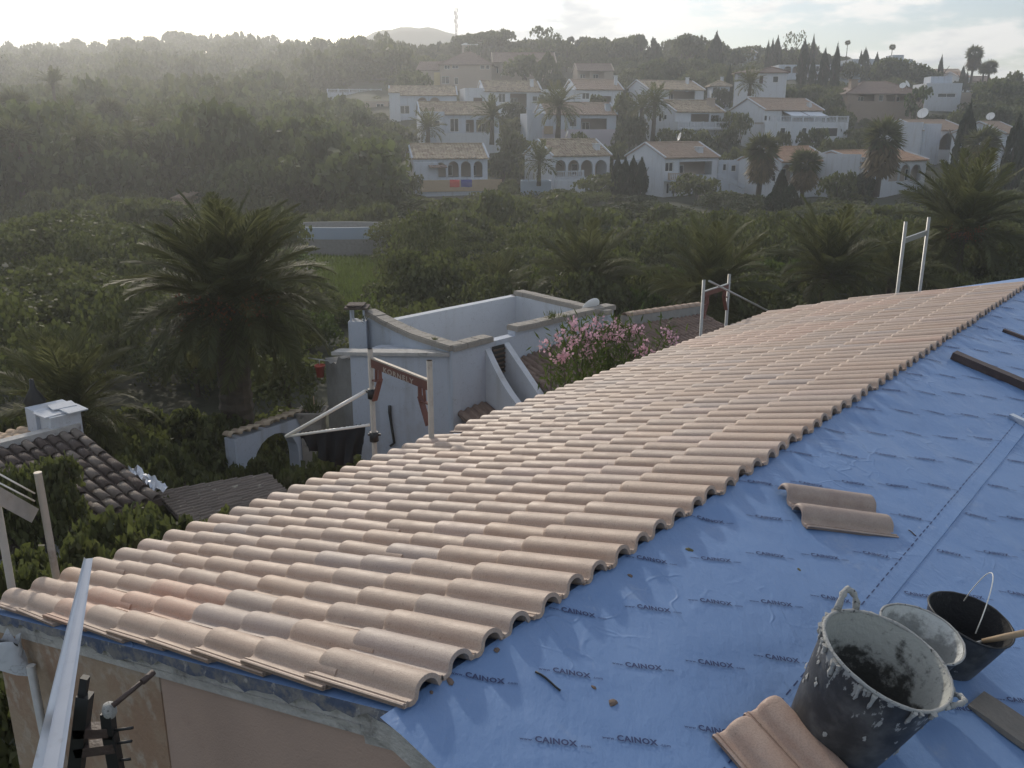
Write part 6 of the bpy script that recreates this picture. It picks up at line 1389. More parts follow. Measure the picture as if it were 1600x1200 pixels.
def date_palm(px, yc, d, R_, nf, label, fruit=0, seed=1, group=None, el0=1.52, el1=-0.30, r0=0.30):
    zc = zat(yc, d); x = xat(px, d, zc); zg = gz(x, d)-0.1; H = zc-zg
    t = thing('date_palm', label, 'palm', (x, d, zg), group); obj('trunk', palm_trunk(max(H, 0.4), r0*1.15, r0, seed), [M_PALMBARK], t)
    r = np.random.default_rng(seed); top = Matrix.Translation((0.03*H, 0, H-0.12))
    mb = MB(); mb.lathe([(r0*0.9, -0.5), (r0*1.35, -0.25), (r0*1.2, 0.1), (r0*0.5, 0.35), (0.001, 0.4)], 14, 0, top); obj('crown_shaft', mb, [M_PALMBARK], t)
    for i in range(nf):
        f = i/(nf-1); az = i*2.39996+r.normal()*0.1; el = el0+(el1-el0)*f**0.85+r.normal()*0.08
        k = 0 if el > 0.95 else (1 if el > 0.45 else (2 if el > -0.1 else 3)); k = int(np.clip(k+r.integers(-1, 2)*(r.random() < 0.3), 0, 3))
        L = R_*(1.16-0.22*f)*r.uniform(0.9, 1.08)
        o = link('frond', FR[k], t, top @ rotm(az, el, r.normal()*0.35) @ Matrix.Diagonal((L, L, L, 1)))
    for i in range(fruit):
        a = -1.3+i*0.85-1.2; mb = MB(); q = 0.72+0.12*r.random()
        mb.tube([(0, 0, 0), (q*0.6*math.cos(a), q*0.6*math.sin(a), 0.42), (q*math.cos(a), q*math.sin(a), 0.26)], 0.02, 5)
        for j in range(80):
            v = r.normal(size=3)*np.array([0.15, 0.15, 0.19]); p = Vector((q*1.08*math.cos(a)+v[0], q*1.08*math.sin(a)+v[1], 0.10+v[2])); s_ = 0.032
            mb.add([p+Vector(w_)*s_ for w_ in ((1,0,0),(-1,0,0),(0,1,0),(0,-1,0),(0,0,1.3),(0,0,-1.3))], [(0,2,4),(2,1,4),(1,3,4),(3,0,4),(2,0,5),(1,2,5),(3,1,5),(0,3,5)])
        tag(obj('fruit_cluster', mb, [M_FRUIT], t, top), kind='stuff')
    return t
FARP = {}
def far_palm_crown(kind, k):
    if (kind, k) in FARP: return FARP[(kind, k)]
    r = np.random.default_rng(50+k); Vs, Fs = [], []; o = 0
    if kind == 'date':
        for i in range(38):
            f = i/37; az = i*2.4+r.normal()*0.2; el = 1.35-1.9*f+r.normal()*0.12; V, Fq = frond_arrays(1.0, 0.5+0.8*f, 15, r, 0.022, 0.26); M = np.array(rotm(az, el, r.normal()*0.3))[:3, :3]
            Vs.append(V @ M.T); Fs.append(Fq+o); o += len(V)
        FARP[(kind, k)] = nmesh('crown', np.concatenate(Vs), np.concatenate(Fs), M_FROND)
    else:
        for i in range(46):
            f = i/45; az = i*2.4+r.normal()*0.2; el = 1.4-2.0*f+r.normal()*0.15; M = np.array(rotm(az, el, r.normal()*0.5))[:3, :3]
            b = np.linspace(-1.25, 1.25, 11); P = np.tile([[0.30, 0, 0]], (11, 1)); A = np.stack([np.cos(b), np.sin(b), -0.25-0.3*np.abs(b)], 1); A = unit(A+0.06*r.normal(size=A.shape)); U_ = unit(np.cross(A, [[0, 0, 1.0]]))
            V, Fq = kites(P, A, U_, 0.66*r.uniform(0.8, 1.1, 11), 0.05); st = np.array([[0, 0.012, 0], [0, -0.012, 0], [0.32, -0.012, 0], [0.32, 0.012, 0]]); V = np.concatenate([V, st]); Fq = np.concatenate([Fq, [[44, 45, 46, 47]]])
            Vs.append(V @ M.T); Fs.append(Fq+o); o += len(V)
        FARP[(kind, k)] = nmesh('crown', np.concatenate(Vs), np.concatenate(Fs), M_FROND)
    return FARP[(kind, k)]
def skirt_mesh():
    r = np.random.default_rng(3); n = 420; z = -r.random(n)**0.8; a = r.random(n)*6.28; q = 0.16+0.26*np.sin(np.pi*np.clip(0.15-z*0.8, 0, 1)); P = np.stack([q*np.cos(a), q*np.sin(a), z*1.5], 1)
    A = unit(np.stack([0.25*np.cos(a), 0.25*np.sin(a), -np.ones(n)], 1)+0.25*r.normal(size=(n, 3))); U_ = unit(np.cross(A, np.stack([np.cos(a), np.sin(a), 0*a], 1))); return nmesh('dead_leaf_skirt', *kites(P, A, U_, 0.55, 0.05), M_SKIRT)
SKIRT = skirt_mesh()
def far_palm(kind, px, yc, d, R_, label, skirt=0.0, group=None, tr=0.20, ybase=None, dark=None):
    zc = zat(yc, d); x = xat(px, d, zc); zg = (gz(x, d) if ybase is None else zat(ybase, d))-0.2; H = max(zc-zg, 0.8)
    t = thing('date_palm' if kind == 'date' else 'fan_palm', label, 'palm', (x, d, zg), group); mb = MB(); mb.tube([(0, 0, 0), (0.02*H, 0, H*0.5), (0.02*H, 0, H)], [tr*1.3, tr, tr*0.9], 8); obj('trunk', mb, [M_PALMBARK], t)
    c = link('crown', far_palm_crown(kind, NTREE[0] % 2), t); NTREE[0] += 1; c.location = (0.02*H, 0, H); c.scale = (R_, R_, R_); c.rotation_euler = (0, 0, RT.random()*6)
    if skirt: s_ = link('dead_leaf_skirt', SKIRT, t); s_.location = (0.02*H, 0, H-0.1*R_); s_.scale = (R_*1.15, R_*1.15, skirt)
    return t

# near palms with every frond
date_palm(352, 474, 20.0, 2.5, 104, 'big date palm with orange fruit, left of the white flat-roofed house', 4, 1, r0=0.34)
date_palm(105, 640, 17.0, 1.75, 44, 'small bright date palm behind the shed chimney at the left', 0, 2, r0=0.16, el1=-0.2)
date_palm(912, 440, 36.0, 2.6, 44, 'upright young date palm behind the satellite dish parapet', 0, 3, r0=0.2, el1=-0.3)
date_palm(1108, 452, 33.0, 2.7, 50, 'drooping date palm directly behind the middle scaffold frame', 0, 4, r0=0.2, el1=-0.4)
date_palm(1292, 428, 36.0, 2.9, 50, 'spreading date palm left of the far bare scaffold frame', 0, 5, r0=0.2, el1=-0.35)
date_palm(1500, 362, 44.0, 3.8, 56, 'tall feathery date palm right of the far bare scaffold frame', 3, 6, r0=0.25, el1=-0.5)
date_palm(1395, 430, 40.0, 2.6, 34, 'low date palm partly behind the far bare scaffold frame', 0, 7, r0=0.2, el1=-0.3)
date_palm(775, 462, 38.0, 2.0, 30, 'low date palm peeping over the far terrace wall of the white house', 0, 8, r0=0.2, el1=-0.1)
# hillside palms
far_palm('date', 872, 166, 141, 4.2, 'dark date palm before the tall-pillared house, its trunk crossing the lilac wall', tr=0.35, ybase=216)
far_palm('date', 1022, 160, 139, 3.3, 'taller of the paired date palms left of the square-chimney house', tr=0.3, ybase=220)
far_palm('date', 1002, 168, 143, 2.9, 'shorter of the paired date palms left of the square-chimney house', tr=0.3, ybase=216)
far_palm('date', 768, 180, 138, 3.4, 'date palm in front of the stepped house above the towel terrace', tr=0.3, ybase=224)
far_palm('date', 668, 199, 138, 3.2, 'bushy date palm before the left block of the house above the towels', tr=0.3, ybase=224)
far_palm('date', 842, 252, 111, 2.9, 'small palm before the gable of the four-arched house', tr=0.22, ybase=288)
far_palm('date', 1172, 130, 152, 2.9, 'low palm under the corner balcony of the tower house', tr=0.25, ybase=148)
far_palm('fan', 1189, 234, 106, 2.6, 'shaggy fan palm covering the left gable of the orange-roofed house', 1.9, tr=0.3, ybase=330)
far_palm('fan', 1257, 256, 104, 2.4, 'fan palm with round brown skirt before the orange-roofed arches', 1.5, tr=0.22, ybase=318)
far_palm('fan', 1379, 216, 105, 3.1, 'tallest shaggy fan palm, before the courtyard house with the blank wall', 2.2, tr=0.3, ybase=305)
far_palm('fan', 1533, 226, 112, 2.9, 'glinting fan palm left of the pale gabled house at the right edge', 1.2, tr=0.3, ybase=300)
far_palm('fan', 1522, 84, 235, 2.7, 'tall skyline fan palm with hanging brown leaves at the right', 2.0, tr=0.28, ybase=140)
far_palm('fan', 1546, 106, 240, 2.6, 'stubby skyline palm directly right of the tall fan palm', tr=0.3, ybase=140)
far_palm('fan', 1537, 108, 241, 2.0, 'smallest skyline palm between the tall and the stubby one', tr=0.25, ybase=140)
far_palm('fan', 1324, 67, 262, 1.0, 'left of the two thin far skyline palms with tiny crowns', tr=0.10, ybase=96)
far_palm('fan', 1394, 74, 255, 1.1, 'right of the two thin far skyline palms with tiny crowns', tr=0.10, ybase=96)
for k, (px, yc, d, R_) in enumerate([(20, 166, 120, 2.7), (105, 178, 112, 2.6), (60, 196, 104, 2.5), (170, 176, 125, 2.6), (235, 192, 112, 2.5), (340, 160, 140, 2.6), (385, 214, 105, 2.5), (300, 212, 104, 2.4), (395, 170, 142, 2.4), (20, 216, 90, 2.4), (130, 218, 92, 2.4), (200, 220, 96, 2.3)]):
    far_palm('date' if k % 3 else 'fan', px, yc, d, R_, ('fan' if k % 3 == 0 else 'date')+' palm in the sun-flecked grove on the left hillside', 0.8 if k % 3 == 0 else 0, 'palms in the left hillside grove', 0.25)
far_palm('date', 80, 130, 158, 3.1, 'tallest palm of the left grove, its rounded crown above the others', 0, 'palms in the left hillside grove', 0.3)

# cypresses and hedges
CY = [(1216, 59, 240, 1.1, 'dark skyline cypress, the broadest of three left of the ridge house'), (1201, 66, 242, 0.7, 'slim skyline cypress, leftmost of three left of the ridge house'), (1208, 63, 244, 0.7, 'slim skyline cypress, middle of three left of the ridge house'), (1258, 64, 205, 1.3, 'broad dark cypress standing before the arched porch of the ridge house'), (1272, 57, 238, 0.7, 'needle-thin cypress rising highest above the ridge house'), (1290, 80, 200, 1.2, 'dark cypress before the right half of the ridge house, left of a pair'), (1309, 73, 198, 1.0, 'dark cypress before the right half of the ridge house, right of a pair'), (1271, 94, 195, 0.9, 'short cypress between taller dark ones below the ridge house'), (1141, 104, 185, 0.8, 'short dark cypress between the pavilion and the tower house'), (1120, 54, 232, 1.9, 'tall spiky conifer on the skyline above the long low house'), (1353, 78, 235, 1.4, 'pointed cypress before the white flat house under the thin palms'), (1346, 81, 238, 0.6, 'thin cypress touching the pointed one under the thin palms'), (1371, 84, 236, 0.9, 'small cypress right of the pointed one under the thin palms'), (1472, 89, 250, 0.8, 'lone slender cypress on the bare skyline left of the fan palm'), (1506, 104, 250, 0.8, 'small dark cypress by the orange gable left of the fan palm'), (1512, 112, 252, 0.5, 'tiny cypress stub right beside the orange gable'), (1516, 168, 120, 1.5, 'dark column cypress right of the blue-shaded arch house'), (1594, 186, 116, 1.5, 'dark cypress cut by the right picture edge'), (1213, 298, 92, 1.3, 'dark cypress column below the shaggy fan palm'), (1236, 290, 96, 1.1, 'second dark cypress column, right of the one below the shaggy palm'), (1352, 268, 106, 1.6, 'dark hedge-like cypress before the window of the courtyard house'), (1222, 268, 106, 0.9, 'cypress in front of the left arch of the orange-roofed house')]
for px, yt, d, r_, lb in CY: tree('cypress', 'cypress', px, yt, d, r_, lb, 'cypresses on the hillside', M_LEAF_CYP, 1500, 0.13, low=0.03)
for k, px in enumerate((966, 978, 990, 1003)): tree('cypress', 'cypress', px, 247+2*(k % 2), 108, 0.85, 'clipped dark cypress of the hedge left of the salmon-roofed balcony house', 'clipped cypress hedge', M_LEAF_CYP, 1500, 0.13, low=0.02)
# singled-out trees
tree('pine_tree', 'pine', 735, 55, 262, 6.0, 'rounded pine just right of the radio mast', None, M_LEAF_PINE, 1300, 0.13, low=0.2)
tree('pine_tree', 'pine', 772, 50, 258, 7.0, 'largest rounded pine on the skyline right of the mast', None, M_LEAF_PINE, 1300, 0.12, low=0.2)
tree('pine_tree', 'loose', 852, 43, 250, 4.5, 'sparse-topped pine rising over the skyline above the arcade villa', None, M_LEAF_PINE, 420, 0.13, low=0.35)
tree('conifer', 'loose', 1240, 52, 246, 3.6, 'see-through tiered conifer on the skyline above the ridge house', None, M_LEAF_PINE, 240, 0.10, low=0.2)
tree('tree', 'round', 886, 66, 245, 3.0, 'small pointed dark tree right of the sparse-topped pine', None, M_LEAF, 600, 0.16)
tree('tree', 'round', 1078, 58, 240, 5.5, 'pale grey-green tree crown on the skyline left of the spiky conifer', None, M_LEAF_OLIVE, 1000, 0.14)
tree('carob_tree', 'round', 818, 90, 205, 5.0, 'dark tree hiding the right arches of the arcade villa', None, M_LEAF, 900, 0.15)
tree('pine_tree', 'cypress', 856, 84, 200, 3.0, 'dark slim tree before the right end of the arcade villa', None, M_LEAF, 700, 0.15, low=0.05)
tree('shrub', 'bush', 1090, 268, 110, 3.0, 'dark round shrub before the porch of the salmon-roofed balcony house', None, M_LEAF, 1000, 0.12, low=0.05, cat='shrub')
tree('shrub', 'bush', 1272, 196, 137, 2.3, 'round shrub against the lower wall of the awning house', None, M_LEAF, 800, 0.14, low=0.05, cat='shrub')
tree('shrub', 'bush', 1226, 203, 137, 1.2, 'small bush against the left lower wall of the awning house', None, M_LEAF, 500, 0.18, low=0.05, cat='shrub')
tree('shrub', 'bush', 1160, 172, 140, 1.7, 'round clipped bush against the left gable of the awning house', None, M_LEAF, 700, 0.14, low=0.3, cat='shrub')
tree('shrub', 'bush', 940, 268, 110, 3.4, 'dark bush swallowing the right arches of the four-arched house', None, M_LEAF, 1000, 0.12, low=0.02, cat='shrub')
tree('shrub', 'bush', 905, 203, 141, 1.9, 'dark bush at the foot of the lilac wall', None, M_LEAF, 700, 0.14, low=0.02, cat='shrub')
tree('shrub', 'bush', 1055, 196, 139, 3.0, 'dark hedge bush below the balcony of the square-chimney house, left one', None, M_LEAF, 900, 0.13, low=0.02, cat='shrub')
tree('shrub', 'bush', 1098, 198, 139, 3.0, 'dark hedge bush below the balcony of the square-chimney house, right one', None, M_LEAF, 900, 0.13, low=0.02, cat='shrub')
tree('shrub', 'bush', 1312, 262, 104, 2.2, 'bush at the foot of the tall blank white wall', None, M_LEAF, 800, 0.14, low=0.02, cat='shrub')
tree('tree', 'loose', 930, 150, 160, 2.2, 'thin-leaved tree before the porch of the clean salmon roof', None, M_LEAF_OLIVE, 420, 0.16, low=0.2)
tree('shrub', 'bush', 1300, 132, 178, 3.6, 'rounded grey shrub below the right end of the ridge house', None, M_LEAF, 700, 0.15, low=0.02, cat='shrub')
tree('tree', 'loose', 1434, 140, 168, 2.6, 'light green tree at the right corner of the brown villa', None, M_LEAF_LUSH, 500, 0.15, low=0.1)
tree('tree', 'round', 1420, 98, 222, 5.2, 'dark ridge tree above the twin dishes of the brown villa', None, M_LEAF, 900, 0.15, low=0.1)
tree('tree', 'round', 1392, 93, 224, 4.6, 'dark ridge tree directly under the right thin skyline palm', None, M_LEAF, 900, 0.15, low=0.1)
tree('tree', 'round', 1448, 108, 224, 4.4, 'dark ridge tree left of the pink-roofed skyline house', None, M_LEAF, 900, 0.15, low=0.1)

def lab(look, what, px, d, grey):
    hx = [(abs(h[0]-px)+(0 if what != 'skyline tree' else 0)+0.25*abs(h[1]-min(d, 260)), i) for i, h in enumerate(HOUSES)]
    i = min(hx)[1]; h = HOUSES[i]
    rel = 'above the' if what == 'skyline tree' else ('straight below the' if h[1] > d+6 and h[2] < px < h[3]+4 else ('behind the' if d > h[1]+4 and h[2] < px < h[3]+4 else ('left of the' if px < h[0] else 'right of the')))
    return f"{look} {'grey-green' if grey else 'dark green'} {what} {rel} {NICKS[i]}"
# thickets of the valley floor (nearest first in the table of positions)
TH_ = [(640, 332, 76, 4.2), (702, 306, 84, 5.0), (668, 352, 66, 3.6), (772, 318, 80, 4.6), (742, 352, 66, 3.8), (832, 338, 74, 4.0), (652, 392, 60, 2.6), (694, 388, 57, 3.4), (762, 384, 55, 3.4), (822, 402, 50, 2.8), (905, 322, 84, 4.8), (962, 312, 86, 5.0), (1015, 318, 84, 5.0), (1070, 328, 80, 5.0), (880, 360, 64, 3.8), (950, 356, 62, 4.0), (1020, 364, 60, 4.2), (1086, 368, 60, 4.0), (1140, 332, 78, 4.2), (1150, 376, 58, 3.6), (1195, 350, 68, 3.4), (1262, 330, 80, 4.4), (1318, 318, 84, 4.6), (1372, 322, 80, 4.4), (1330, 352, 62, 3.8), (1420, 318, 84, 4.2), (1440, 368, 58, 3.6), (1560, 330, 78, 4.6), (1590, 352, 60, 4.0), (1540, 400, 50, 3.6), (1585, 396, 46, 3.2), (1300, 308, 92, 3.6), (1176, 308, 94, 3.2), (1460, 296, 96, 3.8), (1572, 290, 98, 4.0), (1130, 300, 100, 3.0)]
for k, (px, yt, d, r_) in enumerate(TH_):
    tree('thicket_shrub', 'bush' if k % 3 else 'round', px, yt, d, r_, lab(('round', 'spreading', 'spreading')[k % 3], 'thicket shrub in the valley', px, d, k % 3 == 1), 'shrubs of the valley thicket', (M_LEAF_DARK, M_LEAF_OLIVE, M_LEAF_DARK)[k % 3], 2200, (0.06, 0.09, 0.075)[k % 3], low=0.02, cat='shrub')
LU = [(858, 412, 41, 2.2, 'bright green bush behind the far parapet left of the upright palm'), (905, 458, 34, 1.6, 'green bush just over the parapet by the satellite dish'), (994, 404, 43, 2.4, 'bright green bush between the upright and the drooping palm'), (952, 418, 40, 1.7, 'green bush touching the right side of the upright palm'), (1205, 400, 44, 2.6, 'bright green bush between the drooping and the spreading palm'), (1168, 398, 42, 1.8, 'green bush right of the middle scaffold frame'), (1240, 384, 50, 2.6, 'leafy bush behind the spreading palm'), (1060, 432, 38, 2.0, 'green bush left of the drooping palm'), (1010, 446, 34, 1.6, 'low green bush above the tiled ridge wall'), (1350, 400, 44, 2.4, 'leafy bush between the spreading palm and the bare scaffold frame'), (700, 462, 42, 1.8, 'low green bush behind the far terrace wall'), (640, 452, 46, 1.8, 'green bush at the right edge of the grass patch')]
for px, yt, d, r_, lb in LU: tree('bush', 'bush', px, yt, d, r_, lb, 'bright bushes among the garden palms', M_LEAF_LUSH, 2200, 0.09, low=0.02, cat='bush')
# left garden trees and bushes
LG = [('carob_tree', 'round', 40, 348, 46, 3.8, 'big dark tree at the left edge above the small bright palm', M_LEAF, 3200, .06), ('carob_tree', 'round', 128, 336, 50, 3.8, 'second dark tree from the left edge, above the small bright palm', M_LEAF, 3200, .06), ('carob_tree', 'round', 212, 356, 46, 3.2, 'dark tree directly left of the big date palm crown', M_LEAF, 3000, .06), ('tree', 'round', 95, 420, 36, 3.2, 'dark tree in shade behind the small bright palm', M_LEAF, 3000, .06), ('tree', 'round', 15, 455, 32, 3.0, 'dark tree at the left edge below the carobs', M_LEAF, 3000, .06), ('tree', 'round', 180, 450, 33, 2.6, 'dark tree between the small palm and the big date palm', M_LEAF, 3000, .06),
      ('tree', 'loose', 262, 312, 66, 3.6, 'dark tree by the sunlit wall glimpse left of the date palm', M_LEAF, 1800, .09), ('tree', 'round', 428, 392, 44, 2.4, 'green tree right behind the date palm at the grass edge', M_LEAF_LUSH, 2600, .07), ('tree', 'round', 468, 440, 36, 2.0, 'dark green bush at the right fringe of the date palm', M_LEAF, 2400, .07), ('tree', 'round', 395, 360, 58, 3.2, 'dark tree half behind the right fronds of the date palm', M_LEAF, 2400, .07), ('tree', 'round', 300, 520, 27, 2.2, 'dark tree in deep shade under the left date palm fronds', M_LEAF, 2600, .07), ('tree', 'round', 440, 560, 25, 1.6, 'leafy shrub under the right date palm fronds', M_LEAF, 2400, .08),
      ('tree', 'round', 480, 330, 88, 4.0, 'dark tree behind the curved blue tank, left part', M_LEAF, 2200, .07), ('tree', 'round', 555, 322, 88, 4.4, 'dark tree behind the curved blue tank, right part', M_LEAF, 2200, .07), ('tree', 'round', 600, 300, 96, 4.4, 'dark tree left of the arched house with the towels', M_LEAF, 2200, .07), ('tree', 'round', 618, 346, 60, 2.4, 'shrub at the right end of the curved blue tank', M_LEAF_OLIVE, 2200, .07), ('bush', 'bush', 475, 478, 33, 1.4, 'low bush between the date palm and the white house chimney', M_LEAF_LUSH, 1800, .09), ('bush', 'bush', 520, 474, 38, 1.2, 'reddish green bush on the near edge of the grass patch', M_LEAF_LUSH, 1800, .09)]
for nm, kd, px, yt, d, r_, lb, m, n, s_ in LG: tree(nm, kd, px, yt, d, r_, lb, None, m, n, s_, low=0.05)
FG = [(250, 712, 14.2, 1.1, 'bush behind the foil flashing of the shed', M_LEAF), (330, 688, 16.5, 1.2, 'leafy bush left of the garden arch wall', M_LEAF), (405, 700, 15.6, 0.8, 'ivy-like bush in front of the garden arch', M_LEAF), (470, 712, 14.2, 0.9, 'shaded bush under the hanging black net', M_LEAF), (540, 690, 14.6, 0.7, 'bush between the net and the pale blue wall', M_LEAF), (215, 770, 10.6, 0.95, 'bush with reddish tips overgrowing the lower shed roof edge', M_LEAF), (120, 815, 8.6, 0.85, 'bush directly behind the left scaffold post', M_LEAF), (35, 705, 11.6, 0.75, 'bush with pale tips overlapping the shed ridge at the left edge', M_LEAF), (290, 815, 9.6, 0.8, 'bush below the lean-to at the new roof edge', M_LEAF), (30, 850, 8.0, 0.7, 'dark bush at the left edge under the scaffold rail', M_LEAF), (175, 860, 8.4, 0.7, 'bush just outside the eave of the new tiles', M_LEAF), (360, 790, 10.4, 0.7, 'bush between the lean-to and the new eave', M_LEAF), (160, 640, 18.0, 1.5, 'dark bush behind the shed roof below the small bright palm', M_LEAF), (225, 640, 18.5, 1.4, 'dark bush between the shed chimney and the date palm trunk', M_LEAF), (285, 625, 19.2, 1.4, 'dark bush just left of the date palm trunk', M_LEAF), (330, 640, 18.6, 1.1, 'dark bush at the foot of the date palm trunk', M_LEAF), (250, 668, 16.4, 1.1, 'leafy bush over the ground behind the foil flashing', M_LEAF), (185, 690, 15.2, 0.9, 'leafy bush along the right edge of the shed roof', M_LEAF), (430, 640, 20.0, 1.3, 'dark bush behind the garden arch wall', M_LEAF), (20, 620, 17.5, 1.3, 'dark bush at the left edge behind the shed', M_LEAF), (20, 1000, 6.4, 0.8, 'dark bush below the wall corner at the left edge', M_LEAF)]
for px, yt, d, r_, lb, m in FG: tree('garden_bush', 'bush', px, yt, d, r_, lb, 'bushes round the garden shed', m, 3600, 0.085, low=0.02, cat='bush')

# trees of the hillside between the houses: kept off the facades standing behind them
RECT = []
for o in list(bpy.data.objects):
    if o.type == 'EMPTY' and o.get('category') in ('house', 'villa', 'pavilion', 'cottage', 'terrace') and o.location[1] > 90:
        m = o.matrix_basis; pts = [pix(m @ Vector(p)) for ch in o.children for p in ch.bound_box] if False else []
        for ch in o.children:
            if ch.name.startswith('wall') or ch.name.startswith('roof'):
                for c in ch.bound_box: pts.append(pix(m @ Vector((c[0], c[1], max(c[2], -1.3)))))
        pts = np.array(pts); RECT.append((pts[:, 0].min()-2, pts[:, 0].max()+2, pts[:, 1].min(), pts[:, 1].max() if o['category'] not in ('terrace', 'cottage') else pts[:, 1].min()+7, o.location[1]))
def blocked(px, yt, d, wpx):
    for x0, x1, y0, y1, dh in RECT:
        if dh > d-4 and px+wpx > x0 and px-wpx < x1 and yt < y1-2 and dh-d < 75: return True
    return False
def free(x, y, r): return all((x-a)**2+(y-b)**2 > (q+r)**2 for a, b, q in KEEP)
SKY_X = [0, 60, 120, 200, 300, 420, 500, 560, 600, 650, 700, 735, 770, 800, 850, 890, 925, 960, 1010, 1040, 1085, 1120, 1165, 1200, 1240, 1270, 1300, 1350, 1400, 1440, 1480, 1530, 1560, 1600]
SKY_Y = [92, 88, 80, 75, 69, 63, 67, 69, 70, 70, 68, 60, 62, 64, 62, 62, 58, 62, 56, 64, 62, 64, 70, 76, 74, 78, 88, 92, 98, 108, 116, 122, 125, 124]
for k, (px, yt, d, r_) in enumerate([(975, 150, 152, 2.6), (986, 176, 140, 2.8), (800, 204, 136, 2.6), (806, 162, 160, 2.6), (1140, 166, 150, 2.6), (1137, 204, 138, 2.3), (1312, 172, 152, 3.2), (1332, 206, 136, 3.2), (1300, 220, 130, 2.6), (1010, 232, 128, 1.8), (1150, 226, 126, 2.2), (784, 240, 122, 2.2), (967, 224, 126, 1.8), (622, 204, 138, 3.2), (600, 222, 130, 3.6), (588, 184, 162, 3.8), (632, 268, 112, 2.2), (600, 288, 104, 3.6), (872, 296, 104, 2.4), (986, 302, 104, 3.0), (1130, 300, 104, 2.6), (1172, 304, 102, 2.6), (1332, 296, 106, 2.8), (1130, 140, 175, 2.2), (1300, 148, 172, 3.0), (980, 130, 178, 2.6), (852, 150, 168, 1.7), (870, 118, 195, 3.0), (640, 128, 190, 3.2), (1245, 140, 176, 2.8), (1270, 136, 180, 2.6), (1460, 172, 160, 3.0), (1500, 178, 150, 3.0), (1560, 172, 150, 4.0), (1590, 160, 160, 4.0), (1530, 164, 165, 4.0)]):
    tree('hill_tree', ('round', 'bush', 'round')[k % 3], px, yt, d, r_, lab(('round', 'bushy', 'round')[k % 3], 'garden tree', px, d, False), 'garden trees between the hillside houses', M_LEAF_DARK if k % 2 else M_LEAF, 1000, 0.12, low=0.04)
r = np.random.default_rng(21); NS = 0
for px in np.arange(585, 1590, 17.0):
    px = px+r.normal()*5; d = 262+r.normal()*10 if px < 1330 else 236+r.normal()*8; yt = np.interp(px, SKY_X, SKY_Y)+abs(r.normal())*3.5-1; rr_ = r.uniform(2.4, 5.0)
    if blocked(px, yt, d, 8): yt += 8
    if px > 1440: rr_ *= 0.6
    tree('hill_tree', ('round', 'pine', 'loose', 'round')[NS % 4], px, yt, d, rr_, lab(('round-crowned', 'flat-lobed pine', 'airy', 'round-crowned')[NS % 4], 'skyline tree', px, 900, NS % 4 == 3), 'skyline trees of the ridge', (M_LEAF, M_LEAF_PINE, M_LEAF_DARK, M_LEAF_OLIVE)[NS % 4], 900, 0.16, low=0.05); NS += 1
NH = 0; tries = 0
while NH < 120 and tries < 6000:
    tries += 1; px = r.uniform(560, 1620); d = r.choice([r.uniform(100, 130), r.uniform(128, 165), r.uniform(155, 205), r.uniform(195, 250)]); rr_ = r.uniform(1.8, 4.2)
    zg = gz(xat(px, d, 0), d); Hh = rr_*r.uniform(1.2, 1.9); x = xat(px, d, zg+Hh); yt = pix((x, d, zg+Hh))[1]; wpx = rr_*F/d*0.8
    if blocked(px, yt, d, wpx) or not free(x, d, rr_*0.8): continue
    if NH and min((x-a)**2+(d-b)**2 for a, b in PL) < 9: continue
    if NH == 0: PL = []
    PL.append((x, d)); tree('hill_tree', ('round', 'bush', 'pine', 'round', 'loose')[NH % 5], px, yt, d, rr_, lab(('round', 'bushy', 'flat-lobed', 'round', 'airy')[NH % 5], 'garden tree', px, d, NH % 5 == 3), 'garden trees between the hillside houses', (M_LEAF_DARK, M_LEAF, M_LEAF_PINE, M_LEAF_OLIVE, M_LEAF_DARK)[NH % 5], 800, 0.14, low=0.08); NH += 1

